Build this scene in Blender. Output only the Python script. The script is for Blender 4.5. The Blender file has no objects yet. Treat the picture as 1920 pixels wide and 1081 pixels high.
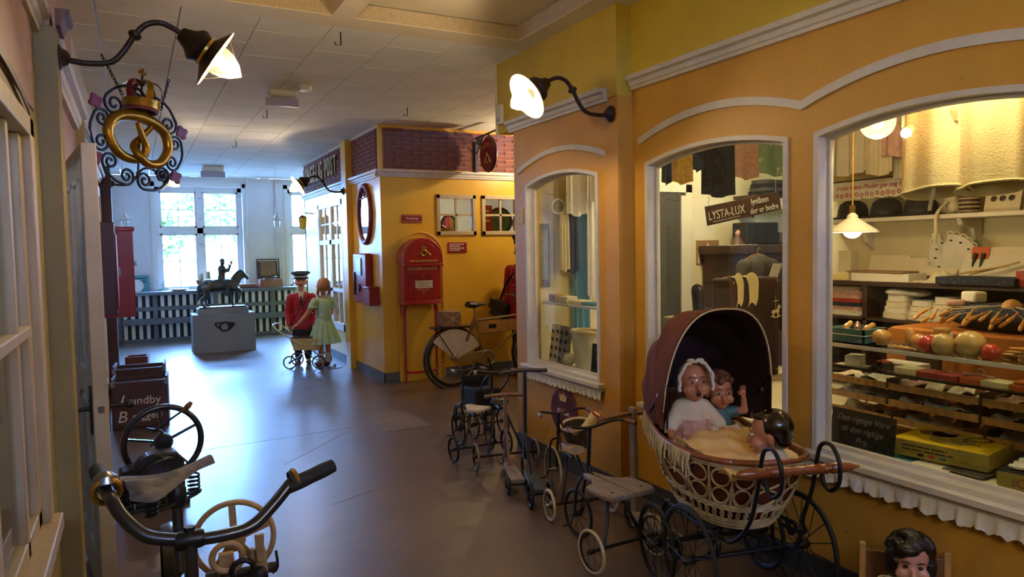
import bpy, bmesh, math, random
from mathutils import Vector, Matrix
R_ = math.radians
random.seed(7)
sc = bpy.context.scene
col = sc.collection

# ------------------------------------------------------------------ camera
cam_d = bpy.data.cameras.new('camera'); cam = bpy.data.objects.new('camera', cam_d); col.objects.link(cam)
F_PX, YAW, PITCH, ROLL = 1342.3, 0.48508, 0.05476, -0.01788
cam_d.sensor_fit = 'HORIZONTAL'; cam_d.sensor_width = 36.0; cam_d.lens = 36.0 * F_PX / 1920.0
cam_d.clip_start = 0.05; cam_d.clip_end = 200
_f = Vector((math.sin(YAW)*math.cos(PITCH), math.cos(YAW)*math.cos(PITCH), -math.sin(PITCH)))
_r = Vector((math.cos(YAW), -math.sin(YAW), 0)); _u = _r.cross(_f)
_r2 = _r*math.cos(ROLL) + _u*math.sin(ROLL); _u2 = -_r*math.sin(ROLL) + _u*math.cos(ROLL)
cm = Matrix((_r2, _u2, -_f)).transposed().to_4x4(); cm.translation = (0, 0, 1.6)
cam.matrix_world = cm
sc.camera = cam

# ------------------------------------------------------------------ world, exposure
w = bpy.data.worlds.new('sky'); sc.world = w; w.use_nodes = True
nt = w.node_tree; bg = nt.nodes['Background']
bg.inputs[0].default_value = (0.21, 0.42, 1.0, 1); bg.inputs[1].default_value = 135.0
vs = sc.view_settings
vs.view_transform = 'Standard'; vs.look = 'None'; vs.exposure = 0.12; vs.gamma = 1.0; vs.use_curve_mapping = False
sc.cycles.use_denoising = True
sc.cycles.max_bounces = 8; sc.cycles.transparent_max_bounces = 12; sc.cycles.caustics_reflective = False; sc.cycles.caustics_refractive = False
sc.cycles.sample_clamp_indirect = 6.0

def lamp_point(name, loc, power, color=(1, .72, .38), r=.03, parent=None):
    d = bpy.data.lights.new(name, 'POINT'); d.energy = power; d.color = color; d.shadow_soft_size = r
    o = bpy.data.objects.new(name, d); col.objects.link(o); o.location = loc
    if parent: o.parent = parent
    return o
def portal(name, loc, sx, sy, rot):
    d = bpy.data.lights.new(name, 'AREA'); d.shape = 'RECTANGLE'; d.size = sx; d.size_y = sy; d.cycles.is_portal = True
    o = bpy.data.objects.new(name, d); col.objects.link(o); o.location = loc; o.rotation_euler = rot
    return o
# daylight portals in the three window openings (they only guide the sky's light)
portal('window_portal', (1.19, 15.42, 1.9), 1.6, 2.0, (R_(-90), 0, 0))
portal('window_portal', (3.63, 15.42, 1.9), 1.6, 2.0, (R_(-90), 0, 0))
# unseen fill light behind the camera, added to brighten foreground and ceiling
lamp_point('hall_fill_light', (1.0, -.6, 2.15), 52, (1, .88, .70), .3)

# ------------------------------------------------------------------ materials
def lin(h):
    h = h.lstrip('#'); v = [int(h[i:i+2], 16)/255 for i in (0, 2, 4)]
    return tuple((c/12.92 if c <= .04045 else ((c+.055)/1.055)**2.4) for c in v) + (1,)
MATS = {}
def mat(key, hexc, rough=.55, metal=0., nz=(6, .10), bump=None, coat=0., spec=.5, hex2=None, emis=0., trans=0., alpha=1., stretch=None, nz2=None, sheen=0.):
    m = bpy.data.materials.new(key); m.use_nodes = True; n = m.node_tree; b = n.nodes['Principled BSDF']
    c = lin(hexc)
    b.inputs['Roughness'].default_value = rough; b.inputs['Metallic'].default_value = metal
    b.inputs['Specular IOR Level'].default_value = spec; b.inputs['Coat Weight'].default_value = coat
    if sheen: b.inputs['Sheen Weight'].default_value = sheen
    tc = n.nodes.new('ShaderNodeTexCoord'); src = tc.outputs['Object']
    if stretch:
        mp = n.nodes.new('ShaderNodeMapping'); mp.inputs['Scale'].default_value = stretch
        n.links.new(src, mp.inputs[0]); src = mp.outputs[0]
    if nz:
        t = n.nodes.new('ShaderNodeTexNoise'); t.inputs['Scale'].default_value = nz[0]; t.inputs['Detail'].default_value = 5; t.inputs['Roughness'].default_value = .6
        n.links.new(src, t.inputs['Vector'])
        rp = n.nodes.new('ShaderNodeMapRange'); rp.inputs[1].default_value = .3; rp.inputs[2].default_value = .7
        n.links.new(t.outputs['Fac'], rp.inputs[0])
        mx = n.nodes.new('ShaderNodeMix'); mx.data_type = 'RGBA'
        c2 = lin(hex2) if hex2 else tuple(x*(1-2*nz[1]) for x in c[:3]) + (1,)
        c1 = c if hex2 else tuple(min(1, x*(1+nz[1])) for x in c[:3]) + (1,)
        mx.inputs['A'].default_value = c1; mx.inputs['B'].default_value = c2
        n.links.new(rp.outputs[0], mx.inputs['Factor']); out = mx.outputs['Result']
        if nz2:
            t2 = n.nodes.new('ShaderNodeTexNoise'); t2.inputs['Scale'].default_value = nz2[0]; t2.inputs['Detail'].default_value = 3
            n.links.new(src, t2.inputs['Vector'])
            r2 = n.nodes.new('ShaderNodeMapRange'); r2.inputs[1].default_value = nz2[1]; r2.inputs[2].default_value = nz2[1]+.12
            n.links.new(t2.outputs['Fac'], r2.inputs[0])
            m2 = n.nodes.new('ShaderNodeMix'); m2.data_type = 'RGBA'; m2.inputs['B'].default_value = lin(nz2[2])
            n.links.new(out, m2.inputs['A']); n.links.new(r2.outputs[0], m2.inputs['Factor']); out = m2.outputs['Result']
        n.links.new(out, b.inputs['Base Color'])
    else:
        b.inputs['Base Color'].default_value = c
    if bump:
        t = n.nodes.new('ShaderNodeTexNoise'); t.inputs['Scale'].default_value = bump[0]; t.inputs['Detail'].default_value = 4
        n.links.new(src, t.inputs['Vector'])
        bp = n.nodes.new('ShaderNodeBump'); bp.inputs['Strength'].default_value = bump[1]; bp.inputs['Distance'].default_value = .01
        n.links.new(t.outputs['Fac'], bp.inputs['Height']); n.links.new(bp.outputs[0], b.inputs['Normal'])
    if emis:
        b.inputs['Emission Color'].default_value = c; b.inputs['Emission Strength'].default_value = emis
    if trans: b.inputs['Transmission Weight'].default_value = trans
    if alpha < 1: b.inputs['Alpha'].default_value = alpha
    MATS[key] = m; return m
def glassmat(key, tint='#ffffff', refl=.06, rough=.02, body=0., bodyc='#ffffff'):
    m = bpy.data.materials.new(key); m.use_nodes = True; n = m.node_tree; n.nodes.clear()
    o = n.nodes.new('ShaderNodeOutputMaterial'); t = n.nodes.new('ShaderNodeBsdfTransparent'); t.inputs[0].default_value = lin(tint)
    g = n.nodes.new('ShaderNodeBsdfGlossy'); g.inputs['Roughness'].default_value = rough
    lw_ = n.nodes.new('ShaderNodeLayerWeight'); pw = n.nodes.new('ShaderNodeMath'); pw.operation = 'POWER'; pw.inputs[1].default_value = 4.0; n.links.new(lw_.outputs['Facing'], pw.inputs[0])
    ma = n.nodes.new('ShaderNodeMath'); ma.operation = 'MULTIPLY_ADD'; ma.inputs[1].default_value = .8; ma.inputs[2].default_value = refl*.3; ma.use_clamp = True
    n.links.new(pw.outputs[0], ma.inputs[0])
    mx = n.nodes.new('ShaderNodeMixShader'); n.links.new(ma.outputs[0], mx.inputs[0]); n.links.new(t.outputs[0], mx.inputs[1]); n.links.new(g.outputs[0], mx.inputs[2])
    last = mx.outputs[0]
    if body:
        d = n.nodes.new('ShaderNodeBsdfTranslucent'); d.inputs[0].default_value = lin(bodyc)
        m2 = n.nodes.new('ShaderNodeMixShader'); m2.inputs[0].default_value = body; n.links.new(last, m2.inputs[1]); n.links.new(d.outputs[0], m2.inputs[2]); last = m2.outputs[0]
    n.links.new(last, o.inputs[0]); MATS[key] = m; return m

# paint and surfaces
mat('orange_wall', '#cb9634', .5, nz=(3, .05), bump=(60, .12), nz2=(34, .70, '#9c6a2e'))
mat('yellow_wall', '#cdb136', .55, nz=(3, .05), bump=(60, .12), nz2=(40, .72, '#b99a4a'))
mat('post_yellow', '#dfae36', .30, nz=(3, .05), bump=(50, .08), spec=.6)
mat('olive_wall', '#968654', .6, nz=(4, .08), bump=(60, .15), nz2=(28, .70, '#857548'))
mat('pink_frieze', '#b49a86', .6, nz=(10, .10), hex2='#a8807a', stretch=(1, 3, 1))
mat('white_trim', '#cfc8bb', .45, nz=(9, .05), bump=(40, .05))
mat('cream_trim', '#bda986', .45, nz=(8, .08), stretch=(6, 6, .6))
mat('cream_door', '#b5a585', .42, nz=(5, .06), nz2=(7, .74, '#7d6f55'))
mat('ceiling_white', '#ebebec', .75, nz=(2.2, .04))
mat('ceiling_gap', '#6c665e', .8)
mat('cream_ceiling', '#e2d6bd', .6, nz=(3, .04))
mat('back_wall', '#d8d5d6', .7, nz=(3, .03))
mat('window_white', '#dcd9d4', .4, nz=(8, .03))
mat('baseboard_dark', '#3d4146', .5)
mat('wood_dark', '#3d2920', .5, nz=(7, .25), stretch=(1, 1, 6))
mat('wood_mid', '#7d5433', .5, nz=(6, .25), stretch=(8, 1, 1))
mat('wood_light', '#c39355', .5, nz=(6, .2), stretch=(1, 7, 1))
mat('wood_grey', '#8a7a6c', .7, nz=(9, .2), stretch=(6, 1, 1), nz2=(8, .62, '#6c5a4c'))
mat('wood_turned', '#8a4a20', .28, nz=(9, .25), coat=.5, stretch=(1, 6, 6))
mat('brown_box', '#4a2c1f', .5, nz=(7, .15))
mat('brick', '#7c4638', .85, nz=(14, .25), bump=(90, .5), nz2=(9, .62, '#6d3a38'))
mat('mortar', '#93796c', .9, nz=(20, .1), bump=(90, .3))
mat('black_iron', '#15151a', .42, metal=.3, nz=(14, .2))
mat('black_paint', '#17181c', .3, nz=(10, .2), coat=.3)
mat('iron_worn', '#2f2a28', .5, metal=.6, nz=(20, .3))
mat('bronze_iron', '#3a2d24', .45, metal=.5, nz=(18, .2))
mat('steel', '#8f8f8d', .3, metal=.9, nz=(20, .2))
mat('rubber', '#121214', .7)
mat('cream_tyre', '#bfae8e', .7, nz=(16, .12))
mat('gold', '#a97a1e', .32, metal=.75, nz=(7, .18), bump=(24, .12))
mat('brass', '#b28a3a', .3, metal=.9)
mat('crimson', '#7c1a2a', .5, nz=(10, .12))
mat('post_red', '#a3161f', .32, nz=(8, .08), coat=.25)
mat('phone_red', '#8c1620', .35, nz=(8, .08))
mat('maroon_dark', '#381019', .45)
mat('maroon_sign', '#5e1626', .35)
mat('white_print', '#e6e0d2', .6, nz=None)
mat('gold_print', '#d9b35e', .5, nz=None)
mat('black_print', '#181614', .6, nz=None)
mat('red_print', '#a8382c', .6, nz=None)
mat('chalkboard', '#17191d', .55, nz=(30, .2))
mat('chalk', '#8f8c84', .9, nz=None)
mat('paper', '#d8ccae', .7, nz=(5, .06))
mat('linen', '#d9cdb0', .85, nz=(12, .06), bump=(150, .2), sheen=.2)
mat('linen_warm', '#e2cf94', .85, nz=(5, .08), bump=(120, .25), sheen=.2)
mat('white_cloth', '#dcd6c8', .85, nz=(12, .05), bump=(120, .25))
mat('black_cloth', '#131318', .85, nz=(20, .2), bump=(160, .2))
mat('grey_tweed', '#46443f', .9, nz=(160, .3), bump=(200, .3))
mat('pink_cloth', '#c29a8c', .85, nz=(40, .12), bump=(120, .2))
mat('green_cloth', '#7d9c88', .85, nz=(14, .12), nz2=(16, .62, '#d3dacb'))
mat('ochre_cloth', '#b08c3e', .85, nz=(30, .2))
mat('navy_cloth', '#23283c', .85, nz=(60, .3), nz2=(60, .58, '#585d6c'))
mat('mauve_cloth', '#8f8792', .85, nz=(22, .15), nz2=(30, .58, '#5a505c'))
mat('hood_brown', '#70402a', .75, nz=(5, .18), bump=(30, .2), hex2='#572c1b', spec=.08)
mat('hood_inside', '#2a0f12', .8, nz=(6, .15))
mat('red_coat', '#a81c26', .7, nz=(12, .1), bump=(120, .15))
mat('mint_dress', '#a9cdb6', .75, nz=(10, .08), bump=(90, .15))
mat('skin', '#c98a68', .5, nz=(8, .06))
mat('doll_skin', '#c07f5e', .32, nz=(9, .10), coat=.3)
mat('doll_pink', '#d29a84', .3, nz=(9, .08), coat=.4)
mat('hair_black', '#140f0d', .35, nz=(30, .3), bump=(60, .4))
mat('hair_painted', '#1c0f0a', .2, nz=(8, .3), coat=.6)
mat('hair_brown', '#6b3f26', .55, nz=(40, .3), bump=(70, .4))
mat('hair_blond', '#a06a4a', .5, nz=(40, .2), bump=(70, .4))
mat('wicker', '#c6b48c', .6, nz=(24, .16), bump=(90, .3))
mat('wicker_dark', '#4b3422', .7, nz=(40, .3), bump=(70, .5))
mat('pram_lining', '#6e2f20', .5, nz=(8, .2))
mat('quilt', '#ecc98a', .8, nz=(10, .05), bump=(35, .5))
mat('saddle_leather', '#6d665e', .6, nz=(10, .3), bump=(30, .4), nz2=(9, .58, '#3f3a36'))
mat('leather_black', '#17161a', .4, nz=(12, .2))
mat('olive_bike', '#8c7440', .45, nz=(9, .12))
mat('canvas', '#cfc4ac', .8, nz=(14, .08), bump=(90, .2))
mat('parcel', '#8f6a4a', .75, nz=(9, .12))
mat('cream_iron', '#b59468', .45, nz=(10, .14), nz2=(10, .66, '#7a5c3a'))
mat('plinth_grey', '#7f858b', .7, nz=(4, .03))
mat('bench_grey', '#5d6167', .55, nz=(5, .08))
mat('bench_dark', '#1a1c20', .7)
mat('verdigris', '#4d5148', .42, metal=.55, nz=(9, .25), nz2=(7, .60, '#76806f'))
mat('mahogany', '#7a3c22', .35, nz=(6, .2), coat=.3, stretch=(1, 6, 6))
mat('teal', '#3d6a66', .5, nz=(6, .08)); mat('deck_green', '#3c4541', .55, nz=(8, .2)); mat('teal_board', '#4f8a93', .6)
mat('sun_yellow', '#e2bc1c', .42, nz=(5, .05)); mat('box_olive', '#a8923c', .5, nz=(30, .12))
mat('orange_box', '#c65a24', .55, nz=(12, .08)); mat('red_box', '#a83226', .5, nz=(20, .15))
mat('orange_cloth', '#b06a1e', .8, nz=(6, .10), bump=(60, .2))
mat('egg_wood', '#cf9648', .3, nz=(7, .12), coat=.4, stretch=(1, 5, 1))
mat('egg_pale', '#c2a15c', .35, nz=(7, .10), coat=.3)
mat('egg_red', '#b52a1e', .3, nz=(6, .05), coat=.4, nz2=(40, .66, '#e8d8c0'))
mat('shop_wall', '#dccfa8', .65, nz=(3, .04)); mat('shop_white', '#d8d2c2', .5, nz=(4, .04))
mat('shade_white', '#f0e6cf', .35, nz=None)
mat('enamel_in', '#c4b796', .3, nz=None)
mat('teal_car', '#4fa8a6', .3, nz=None); mat('red_car', '#c25a5c', .35, nz=None); mat('leaf', '#5e8a3c', .8, nz=(5, .3)); mat('gravel', '#c9c2b4', .9); mat('bark', '#6b5a4a', .9)
mat('filament', '#ffc870', .5, nz=None, emis=30)
mat('filament_dim', '#ffd89a', .5, nz=None, emis=25)
mat('plastic_white', '#d5d2cb', .4, nz=None); mat('plastic_lav', '#a9a6c6', .3, nz=None)
mat('yellow_glass', '#d8b020', .2, nz=None)
glassmat('glass', '#f4f8f6', .10); glassmat('glass_bulb', '#fff3dc', .3, body=.025, bodyc='#ffe9c4'); glassmat('glass_globe', '#fff6e6', .3, body=.30, bodyc='#ffeecf'); glassmat('mirror_glass', '#3a4048', 1.2)
mat('mirror', '#c9cdd2', .03, metal=1., nz=None)
glassmat('glass_jar', '#eef4f4', .4)

# floor: worn brown linoleum, glossy
m = mat('floor_lino', '#5e4939', .42, nz=(2.2, .14), bump=(30, .05), hex2='#48372a', spec=.3, nz2=(42, .60, '#6b5a4e'))
n = m.node_tree; b = n.nodes['Principled BSDF']; b.inputs['Coat Weight'].default_value = 1.0; b.inputs['Coat Roughness'].default_value = .32; b.inputs['Coat IOR'].default_value = 1.52
t = n.nodes.new('ShaderNodeTexNoise'); t.inputs['Scale'].default_value = 5; t.inputs['Detail'].default_value = 6
tc = n.nodes.new('ShaderNodeTexCoord'); n.links.new(tc.outputs['Object'], t.inputs['Vector'])
mr = n.nodes.new('ShaderNodeMapRange'); mr.inputs[3].default_value = .45; mr.inputs[4].default_value = .6
n.links.new(t.outputs['Fac'], mr.inputs[0]); n.links.new(mr.outputs[0], b.inputs['Roughness'])
mat('floor_patch', '#7d6c60', .4, nz=(5, .10), spec=.6)

# ------------------------------------------------------------------ mesh builder
def catmull(pts, k=6, closed=False):
    P = [Vector(p) for p in pts]; n = len(P); out = []
    rng = range(n if closed else n-1)
    for i in rng:
        p1, p2 = P[i], P[(i+1) % n]
        p0 = P[i-1] if (closed or i > 0) else p1*2-p2
        p3 = P[(i+2) % n] if (closed or i+2 < n) else p2*2-p1
        for j in range(k):
            t = j/k; t2 = t*t; t3 = t2*t
            out.append(.5*((2*p1) + (-p0+p2)*t + (2*p0-5*p1+4*p2-p3)*t2 + (-p0+3*p1-3*p2+p3)*t3))
    if not closed: out.append(P[-1])
    return out
def lerpr(rs, k):
    out = []
    for a, b in zip(rs, rs[1:]):
        out += [a+(b-a)*j/k for j in range(k)]
    return out+[rs[-1]]
def frame(o, x, y, z=None):
    x = Vector(x).normalized(); y = Vector(y); y = (y - x*y.dot(x)).normalized(); z = x.cross(y)
    m = Matrix((x, y, z)).transposed().to_4x4(); m.translation = Vector(o); return m
def axis_frame(o, z, up=(0, 0, 1)):
    z = Vector(z).normalized(); u = Vector(up)
    if abs(z.dot(u)) > .98: u = Vector((0, 1, 0))
    x = u.cross(z).normalized(); y = z.cross(x)
    m = Matrix((x, y, z)).transposed().to_4x4(); m.translation = Vector(o); return m
T = Matrix.Translation
def RZ(a): return Matrix.Rotation(R_(a), 4, 'Z')
def RX(a): return Matrix.Rotation(R_(a), 4, 'X')
def RY(a): return Matrix.Rotation(R_(a), 4, 'Y')

class MB:
    def __init__(s): s.v = []; s.f = []
    def add(s, vs, fs, M=None):
        o = len(s.v)
        s.v += [tuple(M @ Vector(v)) if M is not None else tuple(v) for v in vs]
        s.f += [tuple(i+o for i in f) for f in fs]; return s
    def box(s, c, d, M=None, taper=1.):
        x, y, z = c; a, b, e = d[0]/2, d[1]/2, d[2]/2; t = taper
        vs = [(x-a, y-b, z-e), (x+a, y-b, z-e), (x+a, y+b, z-e), (x-a, y+b, z-e), (x-a*t, y-b*t, z+e), (x+a*t, y-b*t, z+e), (x+a*t, y+b*t, z+e), (x-a*t, y+b*t, z+e)]
        return s.add(vs, [(3, 2, 1, 0), (4, 5, 6, 7), (0, 1, 5, 4), (1, 2, 6, 5), (2, 3, 7, 6), (3, 0, 4, 7)], M)
    def b2(s, p, q, M=None):
        return s.box([(a+b)/2 for a, b in zip(p, q)], [abs(b-a) for a, b in zip(p, q)], M)
    def beam(s, p, q, wd, ht, up=(0, 0, 1)):
        p, q = Vector(p), Vector(q); L = (q-p).length
        return s.box((0, 0, L/2), (wd, ht, L), axis_frame(p, q-p, up))
    def tube(s, pts, r, n=8, closed=False, M=None, cap=True):
        P = [Vector(p) for p in pts]; m = len(P); rs = r if isinstance(r, (list, tuple)) else [r]*m
        tang = []
        for i in range(m):
            a = P[i-1] if (closed or i > 0) else P[i]; b = P[(i+1) % m] if (closed or i < m-1) else P[i]
            t = (b-a); tang.append(t.normalized() if t.length > 1e-9 else Vector((0, 0, 1)))
        u = Vector((0, 0, 1))
        if abs(tang[0].dot(u)) > .9: u = Vector((1, 0, 0))
        x = (u - tang[0]*u.dot(tang[0])).normalized(); vs = []
        for i in range(m):
            x = (x - tang[i]*x.dot(tang[i]))
            x = x.normalized() if x.length > 1e-6 else Vector((1, 0, 0)); y = tang[i].cross(x)
            for j in range(n):
                a = 2*math.pi*j/n; vs.append(P[i] + (x*math.cos(a) + y*math.sin(a))*rs[i])
        fs = []
        for i in range(m if closed else m-1):
            k = (i+1) % m
            for j in range(n): fs.append((i*n+j, i*n+(j+1) % n, k*n+(j+1) % n, k*n+j))
        if not closed and cap: fs += [tuple(range(n-1, -1, -1)), tuple((m-1)*n+j for j in range(n))]
        return s.add(vs, fs, M)
    def cv(s, pts, r, k=5, n=8, closed=False, M=None):
        P = catmull(pts, k, closed)
        if isinstance(r, (list, tuple)): r = lerpr(list(r), k)
        return s.tube(P, r, n, closed, M)
    def lathe(s, prof, n=20, M=None, arc=360):
        vs = []; fs = []; k = len(prof); full = arc == 360; nn = n if full else n+1
        for i in range(nn):
            a = R_(arc)*i/n
            for r, z in prof: vs.append((r*math.cos(a), r*math.sin(a), z))
        for i in range(n):
            o = i*k; p = ((i+1) % nn)*k
            for j in range(k-1): fs.append((o+j, p+j, p+j+1, o+j+1))
        return s.add(vs, fs, M)
    def disc(s, r, n=24, M=None, t=.004):
        return s.lathe([(0, 0), (r, 0), (r, t), (0, t)], n, M)
    def prism(s, poly, d, M=None):
        n = len(poly); vs = [(x, y, 0) for x, y in poly]+[(x, y, d) for x, y in poly]
        fs = [tuple(range(n-1, -1, -1)), tuple(range(n, 2*n))]+[(i, (i+1) % n, n+(i+1) % n, n+i) for i in range(n)]
        return s.add(vs, fs, M)
    def ell(s, c, r, nu=16, nv=10, M=None):
        if not isinstance(r, (tuple, list)): r = (r, r, r)
        vs = []; fs = []
        for i in range(nv+1):
            t = math.pi*i/nv
            for j in range(nu):
                a = 2*math.pi*j/nu; vs.append((c[0]+r[0]*math.sin(t)*math.cos(a), c[1]+r[1]*math.sin(t)*math.sin(a), c[2]+r[2]*math.cos(t)))
        for i in range(nv):
            for j in range(nu): fs.append((i*nu+j, (i+1)*nu+j, (i+1)*nu+(j+1) % nu, i*nu+(j+1) % nu))
        return s.add(vs, fs, M)
    def torus(s, R, r, n=32, m=8, M=None, sx=1., sy=1.):
        return s.tube([(R*sx*math.cos(2*math.pi*i/n), R*sy*math.sin(2*math.pi*i/n), 0) for i in range(n)], r, m, True, M)
    def grid(s, fn, nu, nv, M=None, thick=0.):
        vs = [Vector(fn(i/nu, j/nv)) for j in range(nv+1) for i in range(nu+1)]; W = nu+1
        fs = [(j*W+i, j*W+i+1, (j+1)*W+i+1, (j+1)*W+i) for j in range(nv) for i in range(nu)]
        if thick:
            N = [Vector((0, 0, 0)) for _ in vs]
            for f in fs:
                nn = (vs[f[2]]-vs[f[0]]).cross(vs[f[3]]-vs[f[1]])
                for i in f: N[i] += nn
            o = len(vs); vs2 = [v - (nrm.normalized() if nrm.length > 0 else Vector((0, 0, 1)))*thick for v, nrm in zip(vs, N)]
            fs2 = [tuple(o+i for i in reversed(f)) for f in fs]
            ring = list(range(W))+[j*W+W-1 for j in range(1, nv+1)]+[nv*W+i for i in range(W-2, -1, -1)]+[j*W for j in range(nv-1, 0, -1)]
            fs3 = [(ring[(i+1) % len(ring)], ring[i], o+ring[i], o+ring[(i+1) % len(ring)]) for i in range(len(ring))]
            vs = vs+vs2; fs = fs+fs2+fs3
        return s.add(vs, fs, M)
    def mesh(s, name, smooth=40):
        me = bpy.data.meshes.new(name); me.from_pydata(s.v, [], s.f)
        bm_ = bmesh.new(); bm_.from_mesh(me); bmesh.ops.recalc_face_normals(bm_, faces=bm_.faces); bm_.to_mesh(me); bm_.free(); me.update()
        if smooth:
            me.polygons.foreach_set('use_smooth', [True]*len(me.polygons)); me.set_sharp_from_angle(angle=R_(smooth))
        return me
    def build(s, name, m, parent=None, bevel=0., smooth=40, label=None, kind=None):
        o = bpy.data.objects.new(name, s.mesh(name, smooth)); col.objects.link(o)
        o.data.materials.append(MATS[m] if isinstance(m, str) else m)
        if parent is not None: o.parent = parent
        if bevel:
            bv = o.modifiers.new('bevel', 'BEVEL'); bv.width = bevel; bv.segments = 2; bv.limit_method = 'ANGLE'; bv.angle_limit = R_(50)
        if label: o['label'] = label
        if kind: o['kind'] = kind
        return o
def tag(o, label, cat, group=None):
    o['label'] = label; o['category'] = cat
    if group: o['group'] = group
    return o
def thing(name, label, cat, loc=(0, 0, 0), rz=0, group=None, rot=None):
    o = bpy.data.objects.new(name, None); col.objects.link(o); o.location = loc; o.empty_display_size = .05
    o.rotation_euler = rot if rot else (0, 0, R_(rz)); return tag(o, label, cat, group)
def struct(o, label=None):
    o['kind'] = 'structure'
    if label: o['label'] = label
    return o
def copy_tree(o, parent=None):
    c = o.copy(); col.objects.link(c); c.parent = parent
    for ch in [x for x in o.children]: copy_tree(ch, c)
    return c
def inst(o, loc=None, rot=None, scale=None, parent=None):
    c = o.copy(); col.objects.link(c)
    if loc is not None: c.location = loc
    if rot is not None: c.rotation_euler = rot
    if scale is not None: c.scale = scale
    if parent is not None: c.parent = parent
    return c
def text(s, size, m, M, parent=None, name='lettering', depth=.001, sx=1., align='CENTER', shear=0., space=1., label=None):
    cu = bpy.data.curves.new('t', 'FONT'); cu.body = s; cu.size = size; cu.extrude = depth; cu.align_x = align; cu.align_y = 'CENTER'; cu.shear = shear; cu.space_character = space; cu.resolution_u = 3
    o = bpy.data.objects.new('t', cu); col.objects.link(o)
    bpy.context.view_layer.update()
    me = bpy.data.meshes.new_from_object(o.evaluated_get(bpy.context.evaluated_depsgraph_get()))
    bpy.data.objects.remove(o); me.name = name
    me.transform(M @ Matrix.Diagonal((sx, 1, 1, 1)))
    ob = bpy.data.objects.new(name, me); col.objects.link(ob); me.materials.clear(); me.materials.append(MATS[m])
    if parent is not None: ob.parent = parent
    if label: ob['label'] = label
    return ob
def print_lines(t, M, W, rows, pitch, h, m, seed=1, name='print_line', ragged=.3):
    """rows of tiny unreadable print: each row one thin strip broken into words"""
    rd = random.Random(seed)
    for r in range(rows):
        x = -W/2; end = W/2-rd.uniform(0, ragged)*W; b = MB()
        while x < end:
            w_ = min(rd.uniform(.08, .22)*W, end-x)
            b.box((x+w_/2, -r*pitch, .0004), (w_, h, .0006), M); x += w_+.025*W
        b.build(name, m, t, kind='stuff')
def blob(name, caps, m, parent=None, vox=.012, extra=None, smooth_it=4, label=None):
    """continuous organic surface: capsules (p0, r0, p1, r1) and ellipsoids (c, (rx,ry,rz)) fused by a voxel remesh"""
    b = MB()
    for c in caps:
        if len(c) == 4:
            p, r0, q, r1 = c; p, q = Vector(p), Vector(q)
            K = 6; b.tube([p+(q-p)*i/K for i in range(K+1)], [r0+(r1-r0)*i/K for i in range(K+1)], 10)
            b.ell(p, r0, 10, 6); b.ell(q, r1, 10, 6)
        else: b.ell(c[0], c[1], 16, 10)
    if extra: extra(b)
    o = b.build('tmp', m)
    rm = o.modifiers.new('r', 'REMESH'); rm.mode = 'VOXEL'; rm.voxel_size = vox
    sm = o.modifiers.new('s', 'SMOOTH'); sm.factor = .5; sm.iterations = smooth_it
    bpy.context.view_layer.update()
    me = bpy.data.meshes.new_from_object(o.evaluated_get(bpy.context.evaluated_depsgraph_get()))
    bpy.data.objects.remove(o); me.name = name
    me.polygons.foreach_set('use_smooth', [True]*len(me.polygons))
    ob = bpy.data.objects.new(name, me); col.objects.link(ob)
    me.materials.clear(); me.materials.append(MATS[m])
    if parent is not None: ob.parent = parent
    if label: ob['label'] = label
    return ob
def wheel(parent, c, R, axis=(1, 0, 0), tr=.012, tyre='rubber', rim='iron_worn', nsp=16, hub=.018, hubw=.06, spw=.0016, rimw=None, name='wheel', spoke_r=None):
    M = axis_frame(c, axis)
    t = MB().torus(R-tr, tr, 40, 8, M).build(name, tyre, parent)
    MB().torus(R-2*tr, rimw or tr*.7, 40, 6, M).build('rim', rim, t)
    h = MB().lathe([(0, -hubw/2), (hub*.6, -hubw/2), (hub, -hubw*.2), (hub, hubw*.2), (hub*.6, hubw/2), (0, hubw/2)], 12, M).build('hub', rim, t)
    s = MB()
    for i in range(nsp):
        a = 2*math.pi*i/nsp; z = hubw*.3*(1 if i % 2 else -1)
        s.tube([M @ Vector((hub*.8*math.cos(a), hub*.8*math.sin(a), z)), M @ Vector(((R-2*tr)*math.cos(a), (R-2*tr)*math.sin(a), 0))], spw, 4, cap=False)
    s.build('spokes', rim, t, kind='stuff')
    return t
# ================================================================== STRUCTURE
CZ = 3.12                      # ceiling height
XA, XB = 2.72, 2.835           # shop front planes (protruding bay, main front)
XL, XP = -.318, -.24           # left wall plane, left pilaster face
YB = 15.3                      # far wall

floor = struct(MB().b2((-3, -3, -.12), (6.6, 15.6, 0)).build('floor', 'floor_lino'), 'worn brown linoleum floor')
MB().b2((1.92, 6.09, 0), (2.345, 6.84, .003)).build('floor_patch', 'floor_patch', floor, label='lighter rectangular patch let into the floor')
for (a, b2_) in (((.95, 5.55), (1.65, 6.32)), ((.15, 6.3), (1.75, 6.42)), ((1.05, 4.5), (1.62, 4.75)), ((1.7, 8.6), (2.1, 8.75))):
    MB().beam((a[0], a[1], .0006), (b2_[0], b2_[1], .0006), .006, .0012).build('floor_seam', 'floor_patch', floor)

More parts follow.
